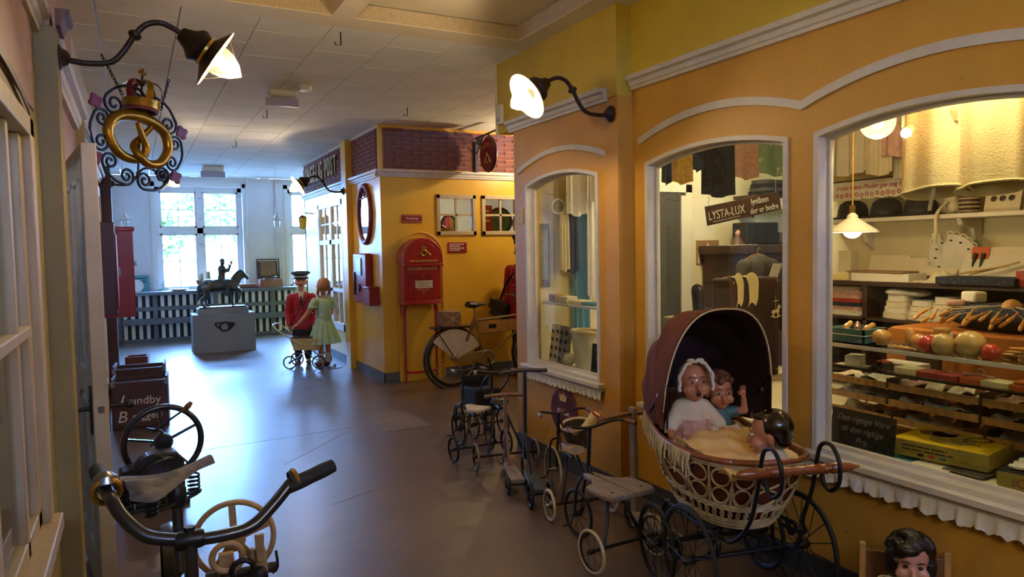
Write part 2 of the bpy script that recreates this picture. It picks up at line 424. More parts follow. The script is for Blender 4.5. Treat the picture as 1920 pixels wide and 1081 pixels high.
# ---- ceiling: plain coffers near, tiles beyond
cl = struct(MB().b2((-3, -3, 3.24), (6.6, 15.6, 3.34)).build('ceiling', 'ceiling_gap'), 'white tiled ceiling')
tile = MB().box((0, 0, 0), (.4595, .648, .02)).mesh('tile', 0); tile.materials.append(MATS['ceiling_white'])
def add_tile(x, y, sx=1, sy=1):
    o = bpy.data.objects.new('tile', tile); col.objects.link(o); o.parent = cl; o.location = (x, y, CZ+.01); o.scale = (sx, sy, 1)
    bv = None
for ci in range(12):
    x0 = -.6115+ci*.4665; xc = x0+.23325
    off = .33 if ci % 2 else 0.
    y = 4.86; first = True
    while y < YB-.02:
        L = .66 if not (first and off) else .33
        if y+L > YB: L = YB-y
        first = False
        if xc < 2.65 or y < 8.4 or y > 12.4: add_tile(xc, y+L/2, 1, L/.66-.004)
        y += L
# cream beams framing the sunk panels of the near ceiling
bm = MB().b2((-1, 4.66, CZ-.005), (XA, 4.88, 3.24)).build('ceiling_beam', 'cream_ceiling', cl)
for x0, x1 in ((-.45, -.31), (1.19, 1.335), (2.55, 2.86)): MB().b2((x0, -3, CZ-.005), (x1, 4.66, 3.24)).build('ceiling_beam', 'cream_ceiling', cl)
for y0 in (1.4, -1.6): MB().b2((-.45, y0, CZ-.005), (2.85, y0+.2, 3.24)).build('ceiling_beam', 'cream_ceiling', cl)
for (x0, x1) in ((-.31, 1.19), (1.335, 2.55)):
    for (y0, y1) in ((1.6, 4.66), (-1.4, 1.4)):
        # sunk panel and its sloping moulding
        MB().b2((x0, y0, 3.2), (x1, y1, 3.235)).build('ceiling_panel', 'cream_ceiling', cl)
        s = .055; m = MB()
        m.add([(x0, y0, CZ), (x1, y0, CZ), (x1, y1, CZ), (x0, y1, CZ), (x0+s, y0+s, 3.195), (x1-s, y0+s, 3.195), (x1-s, y1-s, 3.195), (x0+s, y1-s, 3.195)], [(0, 1, 5, 4), (1, 2, 6, 5), (2, 3, 7, 6), (3, 0, 4, 7)])
        m.build('panel_moulding', 'cream_trim', cl)

# ---- shop front on the right
def arch_pts(y0, y1, zs, rise, n=16):
    c, h = (y0+y1)/2, (y1-y0)/2
    return [(y0+(y1-y0)*i/n, zs+rise*(1-(((y0+(y1-y0)*i/n)-c)/h)**2)) for i in range(n+1)]
def wallM(x): return Matrix(((0, 0, 1, x), (1, 0, 0, 0), (0, 1, 0, 0), (0, 0, 0, 1)))   # poly (y,z) extruded along +x
def arch_wall(name, x, th, y0, y1, z0, z1, ops, m, label):
    b = MB(); y = y0
    for (a, c, zb, zs, rise) in sorted(ops):
        b.b2((x, y, z0), (x+th, a, z1)); b.b2((x, a, z0), (x+th, c, zb))
        b.prism([(c, z1), (a, z1)]+arch_pts(a, c, zs, rise), th, wallM(x)); y = c
    b.b2((x, y, z0), (x+th, y1, z1))
    return struct(b.build(name, m, smooth=0), label)
W1 = (3.915, 4.90, .70, 2.09, .065); W2 = (2.475, 3.565, .62, 2.118, .062); W3 = (1.225, 2.315, .62, 2.114, .062)
arch_wall('wall_right_bay', XA, .115, 3.70, 5.09, 0, 2.55, [W1], 'orange_wall', 'orange shop front bay with one arched window')
arch_wall('wall_right', XB, .10, -2.9, 3.70, 0, 2.60, [W2, W3], 'orange_wall', 'orange shop front with two arched windows')
struct(MB().b2((XA-.006, 3.70, 2.55), (XA+.115, 5.345, CZ)).build('wall_right_bay_upper', 'yellow_wall'), 'yellow plaster band above the bay cornice')
struct(MB().b2((XB-.004, -2.9, 2.60), (XB+.1, 3.70, CZ)).build('wall_right_upper', 'yellow_wall'), 'yellow plaster band above the long cornice')
struct(MB().b2((XA+.115, 5.02, 0), (6.3, 5.09, CZ)).build('wall_right_side', 'orange_wall'), 'shop side wall towards the post office alcove')
struct(MB().b2((XA, 3.695, 0), (XB, 3.70, 2.55)).build('wall_right_return', 'orange_wall'), 'narrow return of the shop bay')
# narrow corner bead
struct(MB().b2((XA-.006, 3.692, 0), (XA+.012, 3.72, 2.545)).build('trim_1', 'orange_wall'))
def cornice(name, x, y0, y1, z, m='white_trim', sgn=-1, s=1., yaxis=True):
    pr = [(0, 0), (.022, 0), (.026, .018), (.034, .024), (.040, .050), (.062, .058), (.066, .084), (.0, .084)]
    b = MB(); n = len(pr)
    vs = [(x+sgn*p*s, y0-(p*s if False else 0), z+q*s) for p, q in pr]+[(x+sgn*p*s, y1, z+q*s) for p, q in pr]
    b.add(vs, [tuple(range(n)), tuple(range(2*n-1, n-1, -1))]+[(i, n+i, n+(i+1) % n, (i+1) % n) for i in range(n)])
    return struct(b.build(name, m, smooth=20))
cornice('trim_2', XA, 3.80, 5.13, 2.53); cornice('trim_3', XB, -2.9, 3.69, 2.585)
def band(name, x, y0, y1, zs, rise, wd, m='white_trim', th=.014):
    up = arch_pts(y0, y1, zs+wd, rise); lo = arch_pts(y0, y1, zs, rise)
    return struct(MB().prism(lo+up[::-1], th+.02, wallM(x-th)).build(name, m, smooth=20))
band('trim_4', XA, 3.83, 5.01, 2.19, .10, .036); band('trim_5', XB, 2.39, 3.63, 2.235, .105, .042); band('trim_6', XB, 1.14, 2.39, 2.235, .105, .042)
def shop_window(idx, x, op, valance_y):
    y0, y1, zb, zs, rise = op
    # outer lining: arched ring proud of the wall, running back to the pane
    def ring(xa, xb, wd, mname, name, par=None):
        o1 = [(y0-.004, zb)]+arch_pts(y0-.004, y1+.004, zs, rise+.004)+[(y1+.004, zb)]
        i1 = [(y0+wd, zb+wd)]+arch_pts(y0+wd, y1-wd, zs-wd*.9, rise)+[(y1-wd, zb+wd)]
        n = len(o1); b = MB()
        vs = [(xa, p, q) for p, q in o1]+[(xa, p, q) for p, q in i1]+[(xb, p, q) for p, q in o1]+[(xb, p, q) for p, q in i1]
        fs = []
        for i in range(n):
            j = (i+1) % n
            fs += [(i, j, n+j, n+i), (2*n+i, 3*n+i, 3*n+j, 2*n+j), (i, 2*n+i, 2*n+j, j), (n+i, n+j, 3*n+j, 3*n+i)]
        return b.add(vs, fs).build(name, mname, par, smooth=20)
    wn = struct(ring(x-.012, x+.075, .022, 'white_trim', 'window_%d' % idx), 'white arched shop window frame')
    ring(x+.05, x+.075, .038, 'white_trim', 'window_sash', wn)
    MB().prism([(y0+.03, zb+.03)]+arch_pts(y0+.03, y1-.03, zs-.03, rise)+[(y1-.03, zb+.03)], .004, wallM(x+.062)).build('pane', 'glass', wn)
    MB().b2((x-.055, y0-.05, zb-.03), (x+.13, y1+.05, zb)).b2((x-.035, y0-.045, zb-.05), (x, y1+.045, zb-.03)).build('window_sill', 'white_trim', wn, bevel=.004)
    return wn
win1 = shop_window(1, XA, W1, 0); win2 = shop_window(2, XB, W2, 0); win3 = shop_window(3, XB, W3, 0)
def valance(x, y0, y1, ztop, h, label, deep=.012, npl=22):
    def fn(u, v):
        y = y0+(y1-y0)*u; a = u*npl*2*math.pi
        drop = h*(.90+.10*math.cos(a+.6*math.sin(u*31)))*v + (.003*math.sin(a*2.3+1)*v)
        return (x-.012-deep*v*(1+math.sin(a+math.sin(u*17)*.8))*.6-.004*v*math.sin(a*2.1), y, ztop-drop)
    return tag(MB().grid(fn, npl*10, 8, thick=.002).build('lace_valance', 'white_cloth', smooth=60), label, 'valance')
valance(XB-.018, 1.20, 2.36, .572, .075, 'white lace frill hanging under the sill of the large lit shop window', .016, 15)
valance(XA-.018, 3.87, 4.95, .652, .06, 'white scalloped lace edging under the sill of the narrow bay window', .010, 17)
valance(XB-.018, 2.43, 3.61, .572, .07, 'white lace frill under the sill behind the wicker pram', .014, 15)
struct(MB().b2((XA-.014, 3.70, 0), (XA, 5.09, .11)).build('baseboard_right_bay', 'baseboard_dark')); struct(MB().b2((XB-.014, -2.9, 0), (XB, 3.695, .11)).build('baseboard_right', 'baseboard_dark'))
# shop room behind the front
struct(MB().b2((6.2, -1, 0), (6.3, 5.02, CZ)).build('wall_shop_far', 'shop_wall')); struct(MB().b2((XB+.1, .35, 0), (4.85, .42, CZ)).build('wall_shop_end', 'shop_wall'))
struct(MB().b2((4.75, .42, 0), (4.85, 3.75, CZ)).build('wall_shop_back', 'shop_wall'), 'cream partition behind the shop shelves')
struct(MB().b2((2.84, 5.00, 0), (6.2, 5.02, CZ)).build('wall_shop_side', 'shop_wall'), 'cream inner wall of the shop')
struct(MB().b2((2.94, .42, 2.72), (6.2, 5.0, 2.76)).build('ceiling_shop', 'shop_wall'), 'low cream ceiling of the shop')
# vertical conduit and small box at the upper edge of the bay
t_ = thing('wall_sensor', 'small white plastic sensor box at the upper corner of the bay', 'sensor', (XA-.006, 5.27, 2.62))
MB().b2((-.035, -.045, 0), (0, .045, .16)).build('housing', 'plastic_white', t_, bevel=.008); MB().b2((-.041, -.028, .02), (-.035, .028, .05)).build('lens', 'plastic_lav', t_)
MB().tube([(-.01, .075, -.1), (-.01, .075, .48)], .012, 8).build('conduit', 'white_trim', t_)
t_ = thing('info_card', 'small white card fixed to the left edge of the bay front', 'card', (XA-.001, 5.0, 1.86)); MB().b2((-.004, -.045, -.06), (0, .045, .06)).build('card', 'paper', t_)
MB().b2((-.0046, -.03, .035), (-.004, .03, .038)).b2((-.0046, -.03, .02), (-.004, .03, .022)).b2((-.0046, -.002, -.03), (-.004, .002, .005)).build('print', 'black_print', t_)

# ---- left wall
struct(MB().b2((XL-.08, -2.9, 0), (XL, 2.0, CZ)).b2((XL-.08, 2.0, 0), (XL, 3.06, .62)).b2((XL-.08, 2.0, 2.07), (XL, 3.06, CZ)).b2((XL-.08, 3.06, 0), (XL, 3.45, CZ)).build('wall_left', 'olive_wall', smooth=0), 'ochre plaster wall of the left hand shop')
struct(MB().b2((XL, 1.2, 2.16), (XL+.006, 3.30, 2.50)).build('wall_left_frieze', 'pink_frieze'), 'faded pink painted frieze')
lw = struct(MB().b2((XL-.07, 2.98, .62), (XL+.022, 3.08, 2.09)).b2((XL-.07, 1.9, 2.02), (XL+.022, 3.08, 2.09)).b2((XL-.07, 1.9, .60), (XL+.05, 3.09, .66)).b2((XL-.07, 1.9, .6), (XL+.022, 2.0, 2.09)).build('window_4', 'cream_trim', bevel=.006), 'cream wooden shop window on the left')
MB().b2((XL-.045, 2.90, .66), (XL-.005, 2.98, 2.02)).b2((XL-.045, 2.62, .66), (XL-.005, 2.67, 2.02)).b2((XL-.045, 2.0, .66), (XL-.005, 2.98, .72)).build('window_sash', 'cream_trim', lw, bevel=.006)
MB().b2((XL-.045, 2.0, 1.33), (XL-.002, 2.95, 1.37)).build('muntin', 'cream_trim', lw, bevel=.006)
MB().b2((XL-.03, 2.0, .68), (XL-.026, 2.95, 2.02)).build('pane', 'glass', lw)
band('trim_shadow', XL-.002, 1.75, 3.04, 2.10, .06, .028, 'wood_dark', th=-.016)  # dark arc strip paints the shadow line above the left window
struct(MB().b2((XL-.02, 3.45, 0), (XP, 3.615, 2.53)).build('wall_left_pilaster', 'olive_wall', bevel=.004), 'olive plaster pilaster beside the door')
cornice('trim_8', XL, 1.0, 3.45, 2.50, sgn=1); cornice('trim_9', XP, 3.43, 3.64, 2.53, 'wood_mid', sgn=1, s=.8)
struct(MB().b2((XL-.02, 3.45, 2.53), (XP-.02, 3.615, CZ)).build('wall_left_pilaster_top', 'pink_frieze'))
struct(MB().b2((XL-.1, 3.615, 2.12), (XL+.01, 5.6, CZ)).b2((XL-.1, 4.42, 0), (XL+.01, 5.6, 2.12)).build('wall_left_door', 'pink_frieze', smooth=0), 'plaster wall above the open door')
cornice('trim_10', XL+.01, 3.63, 5.45, 2.42, sgn=1, s=1.25)
struct(MB().b2((XL-.1, 5.6, 0), (XL+.06, 5.75, 2.52)).build('wall_left_pier', 'olive_wall'))
struct(MB().b2((XL-.1, 5.6, 2.52), (XL, 15.3, CZ)).b2((XL-.1, 5.75, 0), (XL, 15.3, 2.52)).build('wall_left_far', 'white_trim', smooth=0), 'pale panelled wall further down on the left')
for y0, y1 in ((5.9, 7.2), (7.4, 9.2), (9.7, 11.4), (11.7, 13.4)):
    pn = struct(MB().b2((XL, y0, .12), (XL+.02, y0+.09, 2.35)).b2((XL, y1-.09, .12), (XL+.02, y1, 2.35)).b2((XL, y0, 2.25), (XL+.02, y1, 2.35)).b2((XL, y0, 1.0), (XL+.02, y1, 1.1)).b2((XL, y0, .12), (XL+.02, y1, .25)).build('trim_11', 'window_white', smooth=0))
struct(MB().b2((XL, 9.33, 0), (XP+.045, 9.50, 2.62)).build('wall_left_post', 'brown_box', bevel=.004), 'brown wooden post on the left wall')
cornice('trim_12', XL, 5.78, 9.3, 2.42, sgn=1, s=1.1)
# left shop room, closed and lit by an added lamp
struct(MB().b2((-2.75, -2.9, 0), (-2.65, 5.6, CZ)).build('wall_left_shop_far', 'shop_white', smooth=0))
struct(MB().b2((-2.65, 5.5, 0), (XL-.1, 5.6, CZ)).build('wall_left_shop_side', 'shop_white'))
t = thing('ceiling_lamp', 'round glass ceiling lamp added to light the left hand shop', 'lamp', (-1.5, 2.6, 2.95)); MB().lathe([(0, -.09), (.10, -.07), (.14, 0), (.12, .02), (0, .02)], 22).build('bowl', 'shade_white', t); MB().lathe([(0, .02), (.05, .02), (.05, .24), (0, .24)], 12).build('holder', 'brass', t); lamp_point('left_shop_fill', (0, 0, -.16), 26, (1, .88, .72), .08, t)  # lamp added so the left window glass does not go black
sh_ = thing('display_shelf', 'pale shelf with folded cloths behind the left window glass', 'shelf', (-.75, 2.6, 0))
MB().b2((-.3, -.9, .98), (.25, .75, 1.0)).b2((-.3, -.9, 1.48), (.25, .75, 1.5)).build('shelf_board', 'shop_white', sh_); MB().b2((-.3, .73, .0), (.25, .75, 2.1)).build('side_panel', 'shop_white', sh_)
# behind the photographer
struct(MB().b2((-3, -3, 0), (6.6, -2.9, CZ)).build('wall_near', 'olive_wall'), 'wall behind the photographer')

# ---- the open panelled door, hinged at its far edge
DW = .76
dr = struct(MB().b2((0, -DW, .02), (.062, 0, 2.10)).build('door_1', 'cream_door', bevel=.004), 'cream panelled door standing ajar')
dr.location = (-.295, 4.42, 0); dr.rotation_euler = (0, 0, R_(8.2))
for (z0, z1) in ((.25, .95), (1.08, 1.95)):
    for yy0, yy1 in ((-.66, -.42), (-.34, -.10)):
        m = MB()
        for a, c in (((-.012, yy0, z0), (0, yy0+.02, z1)), ((-.012, yy1-.02, z0), (0, yy1, z1)), ((-.012, yy0, z0), (0, yy1, z0+.02)), ((-.012, yy0, z1-.02), (0, yy1, z1))): m.b2(a, c)
        m.build('panel_moulding', 'white_trim', dr); MB().b2((-.006, yy0+.05, z0+.05), (0, yy1-.05, z1-.05)).build('panel', 'cream_door', dr, bevel=.003)
for s, x0 in ((-1, 0), (1, .062)):
    h = MB().b2((min(x0, x0+s*.008), -.72, .80), (max(x0, x0+s*.008), -.685, 1.02)).build('handle_plate', 'black_iron', dr, bevel=.002)
    MB().cv([(x0, -.70, .915), (x0+s*.03, -.70, .915), (x0+s*.075, -.70, .914)], [.011, .010, .010], 4).lathe([(0, -.02), (.014, -.018), (.021, -.006), (.021, .006), (.014, .018), (0, .02)], 12, T((x0+s*.088, -.70, .914)) @ RY(90)).build('door_handle', 'black_iron', h)
MB().b2((.018, -DW-.001, .90), (.044, -DW, .93)).build('lock_plate', 'steel', dr)

# ---- post office volume
PX, PY = 2.653, 8.39
po = struct(MB().b2((PX, PY, 0), (6.3, PY+.08, 1.83)).b2((PX, PY, 2.26), (6.3, PY+.08, 2.6)).b2((PX, PY, 1.83), (3.41, PY+.08, 2.26)).b2((3.88, PY, 1.83), (4.04, PY+.08, 2.26)).b2((4.5, PY, 1.83), (6.3, PY+.08, 2.26)).b2((PX, PY+.08, 0), (PX+.08, 10.0, 2.6)).b2((PX, 10.0, .5), (PX+.08, 10.16, 2.34)).build('wall_post_office', 'post_yellow', smooth=0), 'yellow post office walls')
# windows in the front are built into openings of their own board, see below
struct(MB().b2((PX, 10.0, 0), (PX+.08, 12.7, .5)).b2((PX, 10.0, 2.34), (PX+.08, 12.7, 2.6)).b2((PX, 11.75, .5), (PX+.08, 12.7, 2.34)).b2((PX, 12.62, 0), (6.3, 12.7, 2.6)).build('wall_post_office_side', 'post_yellow', smooth=0), 'yellow post office wall beyond the post')
struct(MB().b2((PX-.012, PY-.012, 0), (PX, 12.7, .12)).b2((PX-.012, PY-.012, 0), (6.3, PY, .12)).build('baseboard_post', 'bench_grey', smooth=0))
# brick frieze: mortar bed and single bricks
FZ0, FZ1 = 2.60, 3.09
fz = struct(MB().b2((PX+.01, PY+.012, FZ0), (6.3, PY+.09, FZ1+.02)).b2((PX-.06+.072, PY+.09, FZ0), (PX+.09, 12.7, FZ1+.02)).build('wall_post_frieze', 'mortar', smooth=0), 'brick frieze over the post office')
bL, bH = .232, .0545
bmesh_ = MB().box((0, 0, 0), (bL-.012, .024, bH-.010)).mesh('brick', 0); bmesh_.materials.append(MATS['brick'])
def brick(x, y, z, rz, sx):
    o = bpy.data.objects.new('brick', bmesh_); col.objects.link(o); o.parent = fz
    o.location = (x+random.uniform(-.001, .001), y+random.uniform(-.003, .002), z); o.rotation_euler = (0, 0, rz); o.scale = (sx, 1, random.uniform(.94, 1.03))
for r in range(9):
    z = FZ0+.03+r*bH
    x = PX+.07-(bL*.5 if r % 2 else 0)
    while x < 4.75:
        a, b_ = max(x, PX+.07), min(x+bL, 4.8)
        if b_-a > .04: brick((a+b_)/2, PY+.01, z, 0, (b_-a)/bL)
        x += bL
    y = PY+.12-(bL*.5 if r % 2 else 0)
    while y < 12.65:
        a, b_ = max(y, PY+.12), min(y+bL, 12.65)
        if b_-a > .04: brick(PX+.01, (a+b_)/2, z, R_(90), (b_-a)/bL)
        y += bL
struct(MB().b2((PX-.012, PY-.012, FZ0-.02), (PX+.035, PY+.03, CZ)).build('trim_13', 'post_yellow')); struct(MB().b2((PX-.008, PY-.004, 3.085), (6.3, PY+.05, CZ)).build('trim_14', 'post_yellow'))
struct(MB().b2((PX-.010, PY, 3.085), (PX+.03, 12.7, CZ)).build('trim_15', 'white_trim'))
cornice('trim_16', PX, PY-.06, 12.7, 2.50)
pr = [(0, 0), (.022, 0), (.026, .018), (.034, .024), (.040, .050), (.062, .058), (.066, .084), (.0, .084)]
nb = len(pr); struct(MB().add([(PX-.066+p*0, PY-p, 2.50+q) for p, q in pr]+[(6.3, PY-p, 2.50+q) for p, q in pr], [tuple(range(nb-1, -1, -1)), tuple(range(nb, 2*nb))]+[(i, (i+1) % nb, nb+(i+1) % nb, nb+i) for i in range(nb)]).build('trim_17', 'white_trim', smooth=20))
struct(MB().b2((PX-.085, 9.62, 0), (PX+.02, 9.86, 3.10)).build('wall_post_plank', 'post_yellow', bevel=.004), 'tall yellow plank post')
# ---- far wall with two tall windows
bw = MB()
for a, c in ((-.6, .40), (1.975, 2.86), (4.43, 6.6)): bw.b2((a, YB, 0), (c, YB+.35, CZ))
for a, c in ((.40, 1.975), (2.86, 4.43)): bw.b2((a, YB, 0), (c, YB+.35, .88)); bw.b2((a, YB, 2.92), (c, YB+.35, CZ))
struct(bw.build('wall_back', 'back_wall', smooth=0), 'pale blue white far wall')
struct(MB().b2((6.3, 5.0, 0), (6.4, 15.3, CZ)).build('wall_right_far', 'back_wall'))
for k, (a, c) in enumerate(((.40, 1.975), (2.86, 4.43))):
    y = YB+.16; f = .075
    wb = MB().b2((a, y-.03, .88), (a+f, y+.03, 2.92)).b2((c-f, y-.03, .88), (c, y+.03, 2.92)).b2((a, y-.03, 2.84), (c, y+.03, 2.92)).b2((a, y-.03, .88), (c, y+.03, .95)).b2(((a+c)/2-.055, y-.04, .9), ((a+c)/2+.055, y+.04, 2.9)).b2((a, y-.04, 2.02), (c, y+.04, 2.13))
    wo = struct(wb.build('window_%d' % (6+k), 'window_white', smooth=0), 'tall white casement window')
    MB().b2((a-.04, YB-.06, .88), (c+.04, YB+.14, .91)).build('window_sill', 'window_white', wo)
    MB().b2((a-.08, YB-.015, .88), (a, YB+.01, 3.0)).b2((c, YB-.015, .88), (c+.08, YB+.01, 3.0)).b2((a-.08, YB-.015, 2.92), (c+.08, YB+.01, 3.0)).build('casing', 'window_white', wo, smooth=0)
    mid = (a+c)/2
    for (x0, x1) in ((a+f, mid-.055), (mid+.055, c-f)):
        for (z0, z1) in ((.95, 2.02), (2.13, 2.84)):
            s = .035; MB().b2((x0, y-.02, z0), (x0+s, y+.02, z1)).b2((x1-s, y-.02, z0), (x1, y+.02, z1)).b2((x0, y-.02, z0), (x1, y+.02, z0+s)).b2((x0, y-.02, z1-s), (x1, y+.02, z1)).build('sash', 'window_white', wo, smooth=0)
            xm, zm = (x0+x1)/2, (z0+z1)/2
            MB().b2((xm-.009, y-.012, z0), (xm+.009, y+.012, z1)).build('muntin', 'window_white', wo); MB().b2((x0, y-.012, zm-.009), (x1, y+.012, zm+.009)).build('muntin', 'window_white', wo)
            for (u0, u1) in ((x0+s, xm-.009), (xm+.009, x1-s)):
                for (v0, v1) in ((z0+s, zm-.009), (zm+.009, z1-s)): MB().b2((u0, y-.002, v0), (u1, y+.002, v1)).build('pane', 'glass', wo)
    for z in (1.2, 1.8, 2.3, 2.7):
        MB().tube([(mid-.02, y-.05, z), (mid+.05, y-.06, z+.01)], .006, 6).build('catch', 'steel', wo)
# pipes on the far wall
for x in (2.05, 2.62): tag(MB().tube([(x, YB-.025, .95), (x, YB-.025, CZ)], .014, 8).build('wall_pipe', 'back_wall'), 'thin painted pipe on the far wall '+('left of the record player' if x < 2.3 else 'right of the record player'), 'pipe')
tag(MB().b2((2.70, YB-.018, 1.13), (2.76, YB, 1.30)).b2((2.71, YB-.024, 1.15), (2.75, YB-.018, 1.20)).b2((2.71, YB-.024, 1.23), (2.75, YB-.018, 1.28)).build('wall_switch', 'plastic_white'), 'white double switch beside the second far window', 'switch')

# ---- outdoors
gr = struct(MB().b2((-25, 15.7, -.6), (40, 60, -.5)).build('ground_outside', 'gravel'), 'pale ground outside')
def car(name, label, m, loc, rz, L=4.2, H=1.45):
    t = thing(name, label, 'car', loc, rz)
    prof = [(-L/2, .3), (-L/2, .75), (-L/2+.15, .9), (-L/2+.9, .98), (-L/2+1.45, H), (L/2-1.1, H), (L/2-.35, .98), (L/2, .85), (L/2, .3)]
    MB().prism(prof, 1.6, T((0, .8, 0)) @ RX(90)).build('body', m, t, bevel=.05)
    MB().prism([(-L/2+1.05, 1.0), (-L/2+1.5, H-.08), (L/2-1.15, H-.08), (L/2-.6, 1.0)], 1.62, T((0, .81, 0)) @ RX(90)).build('side_window', 'mirror_glass', t)
    for sx in (-1, 1):
        for sy in (-1, 1): MB().torus(.22, .09, 20, 8, T((sx*L*.31, sy*.75, .31)) @ RX(90)).build('wheel', 'rubber', t)
    return t
car('parked_car', 'teal parked car seen through the left far window', 'teal_car', (1.3, 22.5, -.5), 4)
car('parked_car', 'teal and red parked van seen through the right far window', 'red_car', (6.3, 24, -.5), -8, 4.8, 2.0)
car('parked_car', 'turquoise low car parked in front of the red van outside', 'teal_car', (5.7, 20.6, -.5), 2, 4.0, 1.2)
def tree(label, loc, h, cr, seed):
    rd = random.Random(seed); t = thing('garden_tree', label, 'tree', loc, 0, 'trees outside the windows')
    MB().cv([(0, 0, 0), (.1, .05, h*.3), (-.05, 0, h*.6), (.1, .1, h*.85)], [.16, .13, .09, .03]).build('trunk', 'bark', t)
    b = MB()
    for i in range(900):
        a, e = rd.uniform(0, 2*math.pi), math.acos(rd.uniform(-.8, 1)); rr = cr*rd.uniform(.55, 1)
        p = Vector((math.cos(a)*math.sin(e)*rr, math.sin(a)*math.sin(e)*rr, h*.72+math.cos(e)*rr*.9)); s = rd.uniform(.1, .2)
        b.add([(-s, -s*.5, 0), (s, -s*.5, 0), (s, s*.5, .03), (-s, s*.5, .03)], [(0, 1, 2, 3)], T(p) @ Matrix.Rotation(rd.uniform(0, 6), 4, Vector((rd.uniform(-1, 1), rd.uniform(-1, 1), rd.uniform(-1, 1))).normalized()))
    b.build('crown', 'leaf', t, smooth=0, kind='stuff')
tree('leafy tree outside behind the right sash of the left far window', (3.0, 27, -.5), 5.2, 1.9, 3)
tree('leafy tree outside on the right, behind the red van', (8.6, 29, -.5), 5.4, 2.0, 4)
tree('smaller leafy tree outside on the left, behind the teal car', (.2, 31, -.5), 4.2, 1.6, 5)
struct(MB().b2((-20, 45, -.5), (40, 45.5, 2.6)).build('wall_outside', 'gravel'), 'long pale wall far outside')
# ================================================================== WALL LAMPS
def wall_lamp(label, loc, rz, power, dim=False):
    t = thing('wall_lamp', label, 'lamp', loc, rz, 'gooseneck wall lamps')
    MB().lathe([(0, 0), (.052, 0), (.052, .006), (.040, .012), (.030, .030), (.018, .040), (0, .042)], 18, RY(90)).build('back_plate', 'bronze_iron', t)
    a = MB().cv([(.03, 0, -.008), (.10, 0, -.014), (.185, 0, -.002), (.235, 0, .045), (.285, 0, .125), (.33, 0, .175), (.385, 0, .190), (.44, 0, .172), (.475, 0, .148)], .0125, 5, 10).build('arm', 'bronze_iron', t)
    MB().lathe([(0, -.016), (.018, -.016), (.028, -.005), (.028, .005), (.018, .016), (0, .016)], 14, axis_frame((.285, 0, .125), (.05, 0, .09))).build('collar', 'bronze_iron', a)
    A = axis_frame((.462, 0, .158), (.83, 0, -.56))        # lamp head axis
    MB().lathe([(.014, 0), (.030, .004), (.036, .02), (.050, .05), (.074, .075), (.078, .09), (.062, .12), (.058, .122)], 22, A).build('socket_cap', 'bronze_iron', t)
    MB().lathe([(.058, .118), (.068, .120), (.068, .132), (.058, .134)], 22, A).build('ring', 'brass', t)
    d = MB().lathe([(.058, .130), (.075, .138), (.145, .176)], 30, A).build('dish_shade', 'bronze_iron', t)
    MB().lathe([(.144, .1775), (.075, .1400), (.03, .137)], 30, A).build('dish_lining', 'enamel_in', d)
    MB().lathe([(.060, .140), (.066, .17), (.066, .20), (.058, .235), (.040, .27), (.018, .292), (.004, .306)], 20, A).build('glass_jar', 'glass_bulb', t)
    MB().ell((0, 0, .19), (.030, .030, .038), 14, 10, A).build('bulb', 'filament_dim' if dim else 'filament', t)
    for k in range(4):
        an = math.pi/4+k*math.pi/2; MB().tube([(math.cos(an)*.135, math.sin(an)*.135, .172), (math.cos(an)*.05, math.sin(an)*.05, .25)], .0012, 4, M=A).build('guard_wire', 'steel', t)
    p = A @ Vector((0, 0, .245)); lamp_point('wall_lamp_light', p, power*1.55, (1, .84, .62), .035, t)
    return t
wall_lamp('bronze gooseneck lamp lit on the left pilaster, nearest above the pretzel sign', (XP, 3.55, 2.43), 0, 15)
wall_lamp('bronze gooseneck lamp lit on the orange bay front at the right', (XA-.006, 3.765, 2.445), 180, 17)
wall_lamp('far gooseneck lamp on the brown post, seen under the pretzel sign', (XP+.045, 9.42, 2.43), 0, 10, True)
wall_lamp('gooseneck lamp on the yellow plank beside the gilt post office letters', (PX-.085, 9.74, 2.43), 180, 12)

# ================================================================== PRETZEL SIGN
sg = thing('pretzel_sign', 'gilded pretzel and crown shop sign in a black scrolled iron frame', 'sign', (.085, 6.5, 2.58), 40)
sg['facing'] = 1
SGM = RX(90) @ Matrix.Diagonal((1, 1, 1, 1))             # local (u,v,w) -> x, z
roll = RY(6)
def sgl(u, v, w_=0): return roll @ Vector((u, -w_, v))
K = .56
pz = [(-.12, .26, .10), (-.03, .06, .08), (.07, -.10, .05), (.06, -.26, .03), (-.08, -.37, -.01), (-.34, -.30, 0), (-.50, 0, 0), (-.38, .30, 0), (0, .41, 0), (.38, .30, 0), (.50, 0, 0), (.38, -.31, 0), (.13, -.40, .04), (-.05, -.29, .06), (-.07, -.12, -.02), (.03, .05, .0), (.13, .27, .08)]
rr = [.040, .05, .058, .062, .066, .072, .078, .084, .088, .084, .078, .072, .066, .062, .058, .05, .040]
MB().cv([sgl(u*K, v*K*.80-.055, w_*K) for u, v, w_ in pz], [r*K*.92 for r in rr], 6, 14).build('pretzel', 'gold', sg)
fr = None
def cscroll(a0, a1, Rf, name='scroll'):
    p0 = Vector((math.cos(R_(a0))*Rf, math.sin(R_(a0))*Rf*.94-.05)); p1 = Vector((math.cos(R_(a1))*Rf, math.sin(R_(a1))*Rf*.94-.05))
    mid = (p0+p1)/2; h = (p1-p0).length/2; tx = (p1-p0).normalized(); nn = Vector((tx.y, -tx.x))
    if nn.dot(mid-Vector((0, -.05))) < 0: nn = -nn
    L = []
    for i in range(25, -1, -1):
        ph = R_(120+i*22.5); r = .42*(1-i/25*.82); L.append((-.52+r*math.cos(ph), -.02+r*math.sin(ph)))
    L += [(-.40, .47), (-.15, .54), (.15, .54), (.40, .47)]
    L += [(-x, y) for x, y in L[25::-1]]
    pts = [sgl(*(mid+tx*(x*h)+nn*(y*h-.02))) for x, y in L]
    return MB().tube(pts, .0115, 6).build(name, 'black_iron', sg)
